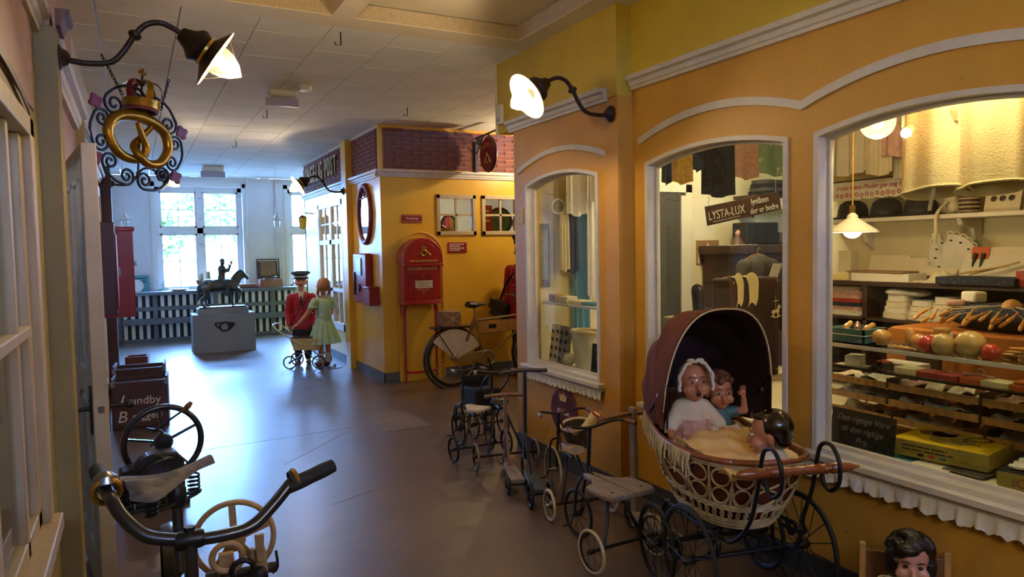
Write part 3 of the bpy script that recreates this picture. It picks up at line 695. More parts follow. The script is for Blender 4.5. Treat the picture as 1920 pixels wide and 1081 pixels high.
for a0, a1 in ((84, 148), (154, 208), (214, 264), (270, 322), (328, 378), (24, 84)): cscroll(a1, a0, .40)
MB().tube([sgl(0, .46), sgl(0, -.40)], .008, 8).build('centre_bar', 'black_iron', sg)
for an in (152, 212, 326, 382):
    u, v = math.cos(R_(an))*.445, math.sin(R_(an))*.418-.05; b = MB()
    poly = [((.052+.010*math.cos(4*q))*math.cos(q+.5), (.052+.010*math.cos(4*q))*math.sin(q+.5)) for q in [2*math.pi*i/32 for i in range(32)]]
    b.prism(poly, .02, T(sgl(u, v, -.01)) @ roll @ RX(90)).build('flower', 'crimson', sg, bevel=.003)
# crown
CM = T(sgl(0, .225)) @ roll @ Matrix.Diagonal((1.15, 1.15, 1.1, 1))
MB().lathe([(.105, -.03), (.118, -.03), (.120, .03), (.107, .03), (.105, -.03)], 26, CM).build('crown_band', 'gold', sg)
MB().lathe([(.098, -.05), (.110, -.05), (.110, -.03), (.098, -.03), (.098, -.05)], 26, CM).build('crown_cap', 'crimson', sg)
for k in range(6):
    a = k*60+15; prof = [(.112, .03), (.128, .08), (.120, .13), (.085, .165), (.03, .165), (.0, .14)]
    c = catmull([(r, 0, z) for r, z in prof], 4); wv = .026
    pts = []
    M = CM @ RZ(a)
    MB().grid(lambda u, v: (c[min(int(u*20+.5), 20)].x, (v-.5)*2*wv*(1-.6*u), c[min(int(u*20+.5), 20)].z), 20, 3, M, .004).build('crown_strap', 'gold' if k % 2 == 0 else 'crimson', sg)
MB().tube([CM @ Vector((0, 0, -.03)), CM @ Vector((0, 0, .21))], .005, 6).ell((0, 0, .155), .018, 10, 8, CM).build('crown_rod', 'black_iron', sg)
cr = [(.006, .006), (.014, .03), (-.014, .03), (-.006, .006), (-.03, .014), (-.03, -.014), (-.006, -.006), (-.014, -.03), (.014, -.03), (.006, -.006), (.03, -.014), (.03, .014)]
MB().prism(cr, .006, CM @ T((0, .003, .238)) @ RX(90)).build('crown_cross', 'gold', sg)
# chains up to the ceiling hooks
sgi = (T((.085, 6.5, 2.58)) @ RZ(40)).inverted()
for (u, v), top in (((-.17, .26), (-.149, 6.203, 3.10)), ((.19, .24), (.329, 6.86, 3.10))):
    a, c = sgl(u, v), sgi @ Vector(top); n = int((c-a).length/.034); b = MB()
    for i in range(n):
        p = a.lerp(c, (i+.5)/n); M = axis_frame(p, c-a) @ RZ(90*(i % 2)) @ RX(90)
        b.torus(.012, .0042, 12, 5, M, .85, 1.75)
    b.build('chain', 'black_iron', sg)

# ================================================================== LEFT SIDE, MID DISTANCE
t = thing('letter_box', 'tall dark maroon letter box hung on the left wall behind the open door', 'letter box', (XL, 6.2, 1.15))
MB().b2((0, 0, 0), (.195, .42, .71)).build('case', 'maroon_dark', t, bevel=.006); MB().b2((.195, .03, .05), (.205, .39, .62)).build('door', 'phone_red', t, bevel=.004); MB().b2((.205, .3, .3), (.222, .33, .36)).build('handle', 'steel', t)
t = thing('letter_box', 'bright red letter box just behind the dark maroon one on the left wall', 'letter box', (XL, 7.2, 1.06))
MB().b2((0, 0, 0), (.32, .40, .79)).build('case', 'phone_red', t, bevel=.008); MB().b2((-.0, -.01, .76), (.335, .41, .80)).build('hood', 'post_red', t, bevel=.01); MB().b2((.05, -.006, .1), (.27, 0, .55)).build('front_panel', 'phone_red', t, bevel=.003); MB().b2((.32, .1, .45), (.345, .3, .49)).build('coin_tray', 'steel', t, bevel=.004)
def crate(label, loc, rz, wdt, dep, hgt, txt=None):
    t = thing('beer_crate', label, 'crate', loc, rz, 'wooden beer crates on the floor')
    a, d, h, th = wdt/2, dep, hgt, .018
    f = MB().b2((-a, 0, 0), (a, th, h-.03)).build('front_panel', 'brown_box', t, bevel=.002)
    MB().b2((-a, d-th, 0), (a, d, h-.03)).build('back_panel', 'brown_box', t, bevel=.002)
    for s in (-1, 1): MB().b2((s*a-(th if s > 0 else 0), 0, 0), (s*a+(th if s < 0 else 0), d, h)).build('side_panel', 'brown_box', t, bevel=.002)
    MB().b2((-a, 0, 0), (a, d, .015)).build('base', 'brown_box', t)
    MB().b2((-a+th, d*.5, .02), (a-th, d*.5+.012, h-.05)).build('divider', 'brown_box', t)
    for s in (-1, 1):
        MB().b2((s*a-.03 if s > 0 else -a-.002, -.003, h-.075), (s*a+.002 if s > 0 else -a+.03, .012, h-.02)).build('corner_iron', 'steel', t)
    M = lambda x, z: frame((x, -.001, z), (1, 0, 0), (0, 0, 1))
    if txt:
        text('L', .14, 'white_print', M(-a*.62, h*.56), t, shear=.35); text('undby', .105, 'white_print', M(.045, h*.55), t)
        text('B', .15, 'white_print', M(-a*.66, h*.24), t, shear=.2); text('ryggeri', .092, 'white_print', M(.055, h*.24), t)
    else:
        b = MB(); b.prism([(-.11, 0), (-.14, .07), (-.08, .035), (-.05, .09), (-.02, .04), (0, .10), (.02, .04), (.05, .09), (.08, .035), (.14, .07), (.11, 0)], .002, frame((.02, -.001, h*.62), (1, 0, 0), (0, 0, 1))).build('crown_print', 'gold_print', t)
    return t
crate('wooden brewery crate lettered in white, in front of a second crate', (.0, 7.45, 0), -4, .47, .33, .47, True)
crate('wooden brewery crate with a crown emblem, just behind the lettered one', (.0, 7.88, 0), -4, .46, .33, .53)
for k, (y, z) in enumerate(((9.0, 0), (9.3, 0), (9.6, 0))):
    t = thing('wooden_box', ['small open wooden box leaning behind the beer crates', 'middle small wooden box of the row on the left floor', 'farthest small wooden box of the row on the left floor'][k], 'box', (-.06+.02*k, y, 0), 10-8*k, 'small wooden boxes on the left')
    h = .24+.08*k; MB().b2((-.12, 0, 0), (.12, .02, h)).b2((-.12, .2, 0), (.12, .22, h)).b2((-.12, 0, 0), (-.10, .22, h)).b2((.10, 0, 0), (.12, .22, h)).b2((-.12, 0, 0), (.12, .22, .02)).build('case', 'mahogany', t); MB().b2((-.11, -.003, h*.4), (.11, 0, h*.75)).build('paper_label', 'paper', t)
t = thing('wooden_clog', 'pale worn wooden clog lying behind the beer crates', 'clog', (.14, 8.75, 0), -20)
b = MB(); b.grid(lambda u, v: ((.055*math.sin(math.pi*min(1, u*1.05+.02))**.6)*math.cos(v*math.pi*2), (u-.5)*.3, .05+(.045+.02*(1-u))*math.sin(v*math.pi*2)), 16, 16); b.build('sole_and_shell', 'linen', t); MB().ell((0, .02, .085), (.035, .07, .03)).build('opening', 'brown_box', t)
# black hand-cranked machine with flywheel
t = thing('flywheel_machine', 'black cast iron machine with a large flywheel on the left floor', 'machine', (.08, 5.15, 0), 8)
FW = RX(90)
fwm = T((.06, .1, .36)) @ RX(90)
fl_ = MB().torus(.235, .02, 44, 10, fwm).build('flywheel', 'black_paint', t)
for k in range(5): MB().beam(fwm @ Vector((0, 0, 0)), fwm @ Vector((.23*math.cos(k*1.257+.4), .23*math.sin(k*1.257+.4), 0)), .022, .014).build('spoke', 'black_paint', fl_)
MB().lathe([(0, -.03), (.05, -.03), (.06, -.01), (.06, .01), (.05, .03), (0, .03)], 18, fwm).build('hub', 'black_paint', fl_)
MB().prism([(-.22, 0), (.14, 0), (.14, .26), (.10, .32), (-.02, .33), (-.06, .28), (-.22, .24)], .16, T((0, .02, .02)) @ RX(90)).build('body', 'black_iron', t, bevel=.012)
MB().lathe([(.0, 0), (.105, 0), (.11, .012), (.085, .02), (.08, .03), (.05, .03), (.045, .045), (0, .045)], 24, T((-.05, -.14, .27)) @ RX(90)).build('drum_cover', 'black_paint', t)
MB().cv([(.09, -.12, .30), (.0, -.2, .32), (-.11, -.18, .26), (-.13, -.16, .14)], .012, 5).build('curved_guard', 'black_paint', t)
MB().beam((-.04, -.05, .38), (.03, -.06, .47), .02, .012).beam((.03, -.06, .47), (-.06, -.05, .50), .016, .012).build('crank_arm', 'black_iron', t)
MB().beam((-.03, -.05, .47), (.16, -.10, .60), .016, .012).build('lever', 'black_iron', t); MB().cv([(.15, -.10, .59), (.18, -.11, .62), (.2, -.115, .645)], [.014, .02, .012], 4).build('lever_grip', 'wood_mid', t)
MB().b2((-.24, -.16, 0), (.16, .04, .025)).build('foot_plate', 'black_iron', t, bevel=.004)
for x in (-.16, -.02, .1): MB().tube([(x, -.15, .02), (x, -.15, .11)], .005, 6).build('bolt', 'steel', t)

# ================================================================== POST OFFICE DETAILS
for k, (x0, x1) in enumerate(((3.369, 3.916), (3.996, 4.55))):
    wd = struct(MB().b2((x0, PY-.02, 1.79), (x0+.05, PY+.02, 2.30)).b2((x1-.05, PY-.02, 1.79), (x1, PY+.02, 2.30)).b2((x0, PY-.02, 1.79), (x1, PY+.02, 1.84)).b2((x0, PY-.02, 2.25), (x1, PY+.02, 2.30)).build('window_%d' % (8+k), 'cream_trim', bevel=.004), 'small cream four-pane post office window')
    xm = (x0+x1)/2; MB().b2((xm-.012, PY, 1.83), (xm+.012, PY+.025, 2.26)).build('muntin', 'cream_trim', wd); MB().b2((x0+.04, PY, 2.035), (x1-.04, PY+.025, 2.06)).build('muntin', 'cream_trim', wd)
    for a, c in ((x0+.04, xm-.012), (xm+.012, x1-.04)):
        for e, g in ((1.83, 2.035), (2.06, 2.26)): MB().b2((a, PY+.010, e), (c, PY+.014, g)).build('pane', 'glass', wd)
# inside the post office, seen through those panes
lamp_point('post_office_room_light', (4.6, 10.6, 2.35), 75, (1, .9, .74), .1)
struct(MB().b2((PX+.08, 12.55, 0), (6.3, 12.62, 2.6)).build('wall_post_inner', 'shop_white')); struct(MB().b2((PX+.08, 8.47, 2.6), (6.3, 12.62, 2.66)).build('ceiling_post', 'shop_white'))
t = thing('coffee_grinder', 'black wheeled coffee grinder behind the left post office window', 'grinder', (3.85, 9.3, 0)); MB().lathe([(.14, 0), (.12, .05), (.05, .2), (.05, 1.55), (.09, 1.6), (.10, 1.72), (.05, 1.78), (0, 1.78)], 16).build('body', 'black_iron', t)
MB().torus(.16, .016, 28, 8, T((-.1, -.05, 1.78)) @ RX(90)).build('wheel', 'black_iron', t); MB().lathe([(.03, 1.78), (.1, 1.9), (.11, 1.92)], 16).build('hopper', 'brass', t)
t = thing('round_mirror', 'oval mirror on the inner wall behind the post office window', 'mirror', (4.3, 10.2, 1.95)); MB().torus(.17, .02, 30, 8, RX(90), .75, 1.1).build('frame', 'black_iron', t); MB().disc(.17, 30, RX(90) @ Matrix.Diagonal((.75, 1.1, 1, 1))).build('glass', 'mirror', t); MB().tube([(0, .02, -1.95), (0, .02, -.15)], .012, 8).build('stand', 'black_iron', t)
t = thing('shop_poster', 'red lettered poster behind the right post office window', 'poster', (4.55, 9.4, 1.98)); MB().b2((-.12, 0, -.2), (.1, .01, .26)).build('sheet', 'post_red', t); print_lines(t, frame((0, -.001, .18), (1, 0, 0), (0, 0, 1)), .18, 3, .07, .03, 'white_print', 6); MB().tube([(0, .02, -1.98), (0, .02, .2)], .01, 6).build('stand', 'black_iron', t)
for k, (x, r, m) in enumerate(((4.86, .19, 'teal'), (5.30, .21, 'wood_dark'))):
    t = thing('scale_dial', ['round green faced dial behind the right post office window', 'round dark drum dial at the edge of the right post office window'][k], 'dial', (x, 9.6, 2.02)); MB().lathe([(0, -.03), (r, -.03), (r, .03), (0, .03)], 28, RX(90)).build('drum', m, t); MB().torus(r, .02, 28, 8, T((0, -.03, 0)) @ RX(90)).build('rim', 'black_iron', t); MB().tube([(0, 0, -2.02), (0, 0, -r)], .03, 8).build('stand', 'black_iron', t)
def plaque(name, label, x0, x1, z0, z1, lines, sz):
    t = thing(name, label, 'sign', ((x0+x1)/2, PY-.001, (z0+z1)/2)); a, h = (x1-x0)/2, (z1-z0)/2
    MB().b2((-a, -.012, -h), (a, 0, h)).build('plate', 'phone_red', t, bevel=.003)
    if len(lines) == 1: MB().b2((-a+.012, -.0132, -h+.012), (a-.012, -.0122, -h+.015)).b2((-a+.012, -.0132, h-.015), (a-.012, -.0122, h-.012)).build('border', 'white_print', t)
    if not lines: print_lines(t, frame((-.0, -.0125, h*.62), (1, 0, 0), (0, 0, 1)), a*1.7, 4, h*.38, h*.16, 'white_print', 4, ragged=.45)
    for i, l in enumerate(lines): text(l, sz, 'white_print', frame((0, -.013, h*(1-(2*i+1)/len(lines)) if len(lines) > 1 else .004), (1, 0, 0), (0, 0, 1)), t)
    return t
plaque('wall_sign', 'small red enamel plate to the left above the post box', 2.916, 3.176, 1.945, 2.046, ['Postkasse'], .042)
plaque('wall_sign', 'small red text plate below the small post office windows', 3.513, 3.775, 1.57, 1.70, [], .022)
# post box on its arched board
t = thing('post_box_board', 'arched yellow wooden board behind the red post box', 'board', (3.124, PY-.001, 0))
arc = [(-.29, 0), (.29, 0), (.29, 1.54)]+[(.29*math.cos(q), 1.54+.285*math.sin(q)) for q in [math.pi*i/16 for i in range(1, 16)]]+[(-.29, 1.54)]
MB().prism(arc, .05, RX(90)).build('board', 'post_yellow', t, bevel=.006); MB().cv([(-.29, -.055, .02), (-.29, -.055, 1.0), (-.29, -.055, 1.54)]+[(.29*math.cos(q), -.055, 1.54+.285*math.sin(q)) for q in [math.pi*i/8 for i in range(7, 0, -1)]]+[(.29, -.055, 1.54), (.29, -.055, 1.0), (.29, -.055, .02)], .012, 4).build('edge_bead', 'post_yellow', t)
t = thing('post_box', 'red arched royal post box on a tubular stand against the board', 'post box', (3.06, PY-.071, 0))
def archpoly(a, z0, z1, h): return [(-a, z0), (a, z0), (a, z1)]+[(a*math.cos(q), z1+h*math.sin(q)) for q in [math.pi*i/18 for i in range(1, 18)]]+[(-a, z1)]
MB().prism(archpoly(.235, 1.0, 1.50, .24), .22, T((0, 0, 0)) @ RX(90)).build('body', 'post_red', t, bevel=.01)
hd = MB().prism(archpoly(.25, 1.44, 1.50, .255), .27, T((0, 0, 0)) @ RX(90)).build('hood', 'post_red', t, bevel=.012)
MB().prism(archpoly(.20, 1.47, 1.50, .20), .006, T((0, -.27, 0)) @ RX(90)).build('hood_panel', 'post_red', hd, bevel=.002)
MB().b2((-.25, -.285, 1.415), (.25, -.2, 1.445)).build('letter_slot_lip', 'post_red', t, bevel=.006); MB().b2((-.235, -.226, .985), (.235, 0, 1.005)).b2((-.25, -.24, .96), (.25, 0, .985)).build('base_moulding', 'post_red', t, bevel=.004)
d = MB().b2((-.175, -.232, 1.04), (.175, -.22, 1.34)).build('door', 'post_red', t, bevel=.004); MB().b2((-.15, -.2335, 1.065), (.15, -.232, 1.315)).build('door_panel', 'phone_red', d)
MB().b2((-.10, -.2355, 1.155), (.12, -.2335, 1.245)).build('paper_label', 'paper', d)
for i in range(4): MB().b2((-.08, -.2362, 1.17+i*.018), (.09-.02*(i % 2), -.2356, 1.174+i*.018)).build('print', 'black_print', d)
MB().ell((.0, -.236, 1.285), (.008, .006, .014), 8, 6).build('keyhole', 'brass', d); MB().ell((0, -.236, 1.10), (.014, .006, .014), 8, 6).build('lock', 'brass', d)
text('POSTBREVKASSE', .05, 'white_print', frame((0, -.222, 1.385), (1, 0, 0), (0, 0, 1)), t, sx=.95, space=1.08)
print_lines(t, frame((0, -.277, 1.487), (1, 0, 0), (0, 0, 1)), .36, 2, .014, .007, 'gold_print', 8, ragged=.05)
print_lines(t, frame((0, -.234, 1.135), (1, 0, 0), (0, 0, 1)), .14, 1, .01, .007, 'gold_print', 9, ragged=.05)
hm = T((0, -.279, 1.575)) @ RX(90)
MB().torus(.034, .009, 24, 6, hm).cv([(.02, .03, 0), (.05, .0, 0), (.075, -.03, 0)], [.007, .010, .022], 4, M=hm).cv([(-.02, .03, 0), (-.05, .0, 0), (-.07, -.025, 0)], .006, 4, M=hm).build('horn_emblem', 'brass', t)
MB().prism([(-.03, 0), (-.04, .035), (-.02, .02), (0, .045), (.02, .02), (.04, .035), (.03, 0)], .006, T((0, -.278, 1.625)) @ RX(90)).build('crown_emblem', 'brass', t)
for s in (-1, 1): MB().cv([(s*.19, -.11, .97), (s*.19, -.11, .90), (s*.20, -.11, .8), (s*.20, -.11, .3), (s*.20, -.11, .17), (s*.16, -.11, .13), (0, -.11, .125)], .016, 5).build('leg', 'post_red', t)
for s in (-1, 1): MB().cv([(s*.20, -.11, .93), (s*.22, -.11, .85), (s*.20, -.11, .78)], [.03, .022, .014], 4).build('bracket', 'post_red', t)
for s in (-1, 1): MB().tube([(s*.20, -.11, 0), (s*.20, -.11, .2)], .014, 8).build('foot', 'post_red', t)
# hanging round sign
t = thing('hanging_sign', 'round crimson post sign on an iron bracket by the brick frieze', 'sign', (3.93, PY, 2.775), 0)
MB().b2((-.02, -.03, -.22), (.02, 0, .2)).build('wall_bar', 'black_iron', t); MB().tube([(0, -.02, .245), (0, -.62, .265)], .012, 8).tube([(0, -.03, .05), (0, -.25, .25)], .008, 6).build('bracket', 'black_iron', t)
b = MB()
for i in range(9): b.tube([(0, -.03-.02*i, .24), (0, -.05-.02*i, .17-.01*i)], .004, 5)
b.build('bracket_scroll', 'black_iron', t); MB().tube([(0, -.40, .255), (0, -.40, .19)], .010, 6).build('hanger', 'black_iron', t)
disc = MB().lathe([(0, -.022), (.205, -.022), (.212, -.012), (.212, .012), (.205, .022), (0, .022)], 36, T((0, -.38, 0)) @ RY(90)).build('disc', 'crimson', t); MB().torus(.21, .014, 36, 8, T((0, -.38, 0)) @ RY(90)).build('rim', 'black_iron', disc)
Mf = lambda y, z: frame((-.023, -.38+y, z), (0, -1, 0), (0, 0, 1))
for i, ch in enumerate('POST'): text(ch, .085, 'gold_print', Mf((1.5-i)*.075, .115-abs(i-1.5)**2*.014) @ RZ((1.5-i)*13), t)
hm = Mf(0, -.06); MB().torus(.045, .007, 24, 6, hm).cv([(.03, .04, 0), (.07, .0, 0), (.10, -.05, 0)], [.006, .009, .02], 4, M=hm).cv([(-.03, .04, 0), (-.06, .0, 0), (-.09, -.05, 0)], .006, 4, M=hm).prism([(-.02, .05), (-.028, .085), (0, .07), (.028, .085), (.02, .05)], .003, hm).build('horn_emblem', 'gold_print', t)
# oval framed mirror and red telephone box on the side wall
t = thing('oval_mirror', 'oval crimson framed mirror sign on the pale side of the post office', 'mirror', (PX-.001, 9.005, 2.08))
OM = RY(-90) @ RZ(90)
MB().torus(.30, .035, 44, 10, T((-.012, 0, 0)) @ OM, .87, 1.2).build('frame', 'crimson', t); MB().disc(.3, 44, T((-.012, 0, 0)) @ OM @ Matrix.Diagonal((.87, 1.2, 1, 1))).build('glass', 'mirror', t)
for s in (-1, 1): MB().torus(.06, .010, 18, 6, T((-.03, s*.10, .25)) @ OM, 1., .8).build('painted_ornament', 'crimson', t)
t = thing('telephone_box', 'dark red coin telephone box on the side of the post office', 'telephone', (PX-.001, 8.72, .94))
MB().b2((-.09, .06, .0), (0, .64, .64)).build('case', 'phone_red', t, bevel=.02); MB().b2((-.13, -.20, .0), (0, .05, .225)).build('coin_box', 'phone_red', t, bevel=.008); MB().b2((-.14, -.21, .205), (0, .06, .23)).build('lid', 'phone_red', t, bevel=.006)
MB().b2((-.102, .25, .36), (-.09, .45, .58)).build('instruction_plate', 'steel', t); MB().lathe([(0, 0), (.05, 0), (.045, .02), (0, .02)], 18, T((-.09, .36, .2)) @ RY(-90)).build('dial', 'black_iron', t); MB().b2((-.11, .54, .1), (-.09, .58, .4)).build('receiver', 'black_paint', t, bevel=.006)
# glazed white front of the post office side
gw = struct(MB().b2((PX-.02, 10.12, .46), (PX+.06, 10.20, 2.36)).b2((PX-.02, 11.56, .46), (PX+.06, 11.64, 2.36)).b2((PX-.02, 10.12, 2.28), (PX+.06, 11.64, 2.36)).b2((PX-.02, 10.12, .46), (PX+.06, 11.64, .56)).b2((PX-.015, 10.8, .5), (PX+.05, 10.92, 2.3)).b2((PX-.015, 10.15, 1.72), (PX+.05, 11.6, 1.79)).b2((PX-.015, 10.15, 1.02), (PX+.05, 11.6, 1.07)).build('window_10', 'window_white', smooth=0), 'white glazed front of the post office')
for y in (10.5, 11.24): MB().b2((PX, y-.012, .5), (PX+.03, y+.012, 2.3)).build('muntin', 'window_white', gw)
MB().b2((PX, 10.2, 2.02), (PX+.03, 11.6, 2.045)).build('muntin', 'window_white', gw)
for y0, y1 in ((10.2, 10.488), (10.512, 10.8), (10.92, 11.228), (11.252, 11.56)):
    for z0, z1 in ((.56, 1.02), (1.07, 1.72), (1.79, 2.02), (2.045, 2.28)): MB().b2((PX+.012, y0, z0), (PX+.016, y1, z1)).build('pane', 'glass', gw)
# gilt letters on the frieze
t = thing('frieze_lettering', 'tall raised cream letters with painted black shadows on the brick frieze', 'lettering', (PX-.003, 11.4, 2.86))
yy = 1.22
for ch in 'KONGELIG POST':
    wch = .11 if ch == 'I' else (.12 if ch == ' ' else .185)
    if ch != ' ':
        o_ = text(ch, .40, 'paper', frame((-.012, yy-wch/2, 0), (0, -1, 0), (0, 0, 1)), t, 'letter', depth=.012, sx=.55); o2 = text(ch, .40, 'black_print', frame((-.006, yy-wch/2-.018, -.012), (0, -1, 0), (0, 0, 1)), o_, 'letter_shadow', depth=.005, sx=.55)  # offset black copy paints the shadow of each raised letter
    yy -= wch
# yellow lantern outside the glazed front
t = thing('wall_lantern', 'small yellow glass lantern on a bracket by the glazed front', 'lantern', (PX-.001, 12.0, 2.12))
MB().tube([(0, 0, .12), (-.16, 0, .14), (-.18, 0, .10)], .008, 6).build('bracket', 'black_iron', t); MB().lathe([(0, .10), (.05, .07), (.07, .06), (.068, .05), (.05, -.11), (.02, -.13), (0, -.13)], 4, T((-.18, 0, 0))).build('glass', 'yellow_glass', t); MB().lathe([(0, .11), (.075, .055), (0, .055)], 4, T((-.18, 0, 0))).build('roof', 'black_iron', t)
# lamp of the alcove between shop and post office
t = thing('pendant_lamp', 'enamel pendant lamp lighting the alcove beside the post office', 'lamp', (4.62, 7.70, 2.80))
MB().tube([(0, 0, .1), (0, 0, .32)], .006, 6).build('cord', 'black_iron', t); MB().lathe([(.03, .12), (.05, .08), (.12, .05), (.125, .045)], 24).build('shade', 'bronze_iron', t); MB().ell((0, 0, -.0), (.035, .035, .045)).build('bulb', 'filament', t); lamp_point('pendant_light', (0, 0, -.06), 62, (1, .76, .42), .03, t)

# ================================================================== FAR ROOM
bn = thing('slatted_bench', 'grey rail bench with black and white slatted front under the far windows', 'bench', (1.32, 14.9, 0))
MB().b2((-1.55, .06, .0), (1.55, .10, .88)).build('back_board', 'bench_dark', bn)
MB().b2((-1.55, -.10, .86), (1.55, .38, .925)).build('counter_top', 'bench_grey', bn, bevel=.004)
for z0, z1, o in ((.57, .645, .0), (.325, .43, -.12), (.0, .05, 0)): MB().b2((-1.55, o, z0), (1.55, .06, z1)).build('rail', 'bench_grey', bn, bevel=.003)
sm1 = None
for z0, z1 in ((.05, .325), (.43, .57), (.645, .86)):
    me = MB().box((0, 0, 0), (.062, .012, z1-z0-.004)).mesh('slat', 0); me.materials.append(MATS['window_white'])
    for i in range(25):
        o = bpy.data.objects.new('slat', me); col.objects.link(o); o.parent = bn; o.location = (-1.5+i*.125, .045, (z0+z1)/2)
for x in (-1.0, .05, 1.1): MB().b2((x-.04, -.02, 0), (x+.04, .04, .87)).build('post', 'bench_grey', bn, bevel=.003)
# plinth and rider statue
t = thing('statue_plinth', 'grey two step plinth with a black post horn emblem', 'plinth', (1.275, 12.54, 0))
pb = MB().b2((-.478, 0, 0), (.478, .50, .63)).build('base_block', 'plinth_grey', t, bevel=.004); MB().b2((-.39, .06, .63), (.39, .44, .72)).build('upper_block', 'plinth_grey', t, bevel=.004)
hm = T((.0, -.004, .42)) @ RX(90) @ Matrix.Diagonal((1.35, 1.35, 1, 1))
MB().torus(.052, .013, 28, 6, hm).cv([(.0, .05, 0), (.05, .045, 0), (.085, .03, 0), (.11, .045, 0)], [.007, .010, .016, .004], 4, M=hm).tube([(.05, -.045, 0), (.06, -.02, 0), (.10, .04, 0)], [.008, .016, .026], 8, M=hm).cv([(-.02, .05, 0), (-.07, .05, 0), (-.11, .045, 0)], .008, 4, M=hm).tube([(-.11, .045, 0), (-.09, .01, 0), (-.055, -.02, 0)], .010, 8, M=hm).build('horn_emblem', 'black_iron', pb)
st = thing('rider_statue', 'dark bronze statue of a horn blowing rider on a trotting horse', 'statue', (1.275, 12.77, .72), 0)
MB().b2((-.36, -.13, 0), (.36, .13, .022)).build('statue_base', 'black_iron', st, bevel=.004)
hz = [((-.20, 0, .36), .095, (.17, 0, .37), .092), ((-.2, 0, .37), .10, (-.24, 0, .33), .085), ((.17, 0, .37), .088, (.27, 0, .50), .056), ((.27, 0, .50), .056, (.32, 0, .56), .046),
      ((.32, 0, .56), .044, (.40, 0, .49), .026), ((.40, 0, .49), .026, (.41, 0, .475), .024), ((.31, .022, .59), .012, (.318, .026, .625), .004), ((.31, -.022, .59), .012, (.318, -.026, .625), .004),
      # hind legs
      ((-.24, .045, .32), .068, (-.20, .05, .22), .038), ((-.20, .05, .22), .036, (-.255, .05, .135), .022), ((-.255, .05, .135), .020, (-.235, .05, .05), .016), ((-.235, .05, .05), .018, (-.205, .05, .03), .022),
      ((-.24, -.045, .32), .068, (-.23, -.05, .22), .038), ((-.23, -.05, .22), .034, (-.325, -.05, .14), .022), ((-.325, -.05, .14), .020, (-.30, -.05, .055), .016), ((-.30, -.05, .055), .018, (-.27, -.05, .03), .022),
      # fore legs
      ((.16, .05, .31), .05, (.165, .05, .19), .026), ((.165, .05, .19), .024, (.16, .05, .07), .016), ((.16, .05, .07), .017, (.18, .05, .03), .021),
      ((.18, -.05, .32), .05, (.285, -.05, .27), .028), ((.285, -.05, .27), .024, (.265, -.05, .16), .016), ((.265, -.05, .16), .017, (.25, -.05, .13), .02),
      # tail
      ((-.28, 0, .40), .026, (-.345, 0, .34), .034), ((-.345, 0, .34), .034, (-.365, 0, .17), .028), ((-.365, 0, .17), .026, (-.39, 0, .10), .008)]
blob('horse', [(c[0], c[1]*1.13, c[2], c[3]*1.13) for c in hz], 'verdigris', st, .0085)
MB().cv([(.15, 0, .475), (.215, 0, .535), (.27, 0, .59), (.315, 0, .615)], [.006, .02, .02, .008], 4).build('mane', 'verdigris', st)
MB().tube([(.385, .03, .49), (.25, .055, .45), (.08, .05, .50)], .004, 5).tube([(.385, -.03, .49), (.25, -.055, .45), (.08, -.05, .50)], .004, 5).torus(.034, .004, 16, 5, T((.37, 0, .52)) @ RY(50)).build('reins', 'black_iron', st)
MB().grid(lambda u, v: ((u-.5)*.24, .108*math.sin((v-.5)*3.0), .365+.108*math.cos((v-.5)*3.0)), 8, 12, None, .006).build('saddle_cloth', 'verdigris', st)
rd = [((.0, 0, .45), .062, (.01, 0, .56), .055), ((.01, 0, .56), .055, (.015, 0, .64), .066), ((.015, 0, .66), .03, (.02, 0, .705), .024), ((.024, 0, .735), (.036, .034, .044)), ((.05, 0, .725), .012, (.062, 0, .72), .008),
      ((.02, .06, .645), .027, (.075, .085, .585), .024), ((.075, .085, .585), .022, (.13, .05, .66), .016), ((.13, .05, .66), .016, (.135, .03, .69), .015),
      ((.02, -.06, .645), .027, (.10, -.085, .60), .023), ((.10, -.085, .60), .021, (.145, -.04, .69), .016),
      ((.0, .06, .43), .045, (.09, .11, .36), .036), ((.09, .11, .36), .033, (.045, .115, .22), .024), ((.045, .115, .22), .024, (.085, .115, .20), .016),
      ((.0, -.06, .43), .045, (.09, -.11, .36), .036), ((.09, -.11, .36), .033, (.045, -.115, .22), .024), ((.045, -.115, .22), .024, (.085, -.115, .20), .016)]
blob('rider', rd, 'verdigris', st, .007)
MB().lathe([(0, .06), (.03, .055), (.038, .02), (.04, .004), (.058, -.002), (.056, -.006), (0, -.004)], 18, T((.022, 0, .755)) @ RY(10)).build('hat', 'verdigris', st)
MB().tube([(.065, 0, .715), (.11, .01, .70), (.15, .01, .705)], [.004, .006, .008], 8).cv([(.15, .01, .705), (.175, .01, .73), (.165, .01, .765)], [.008, .012, .02], 4).torus(.026, .006, 18, 6, T((.135, .01, .725)) @ RX(90)).build('post_horn', 'brass', st)
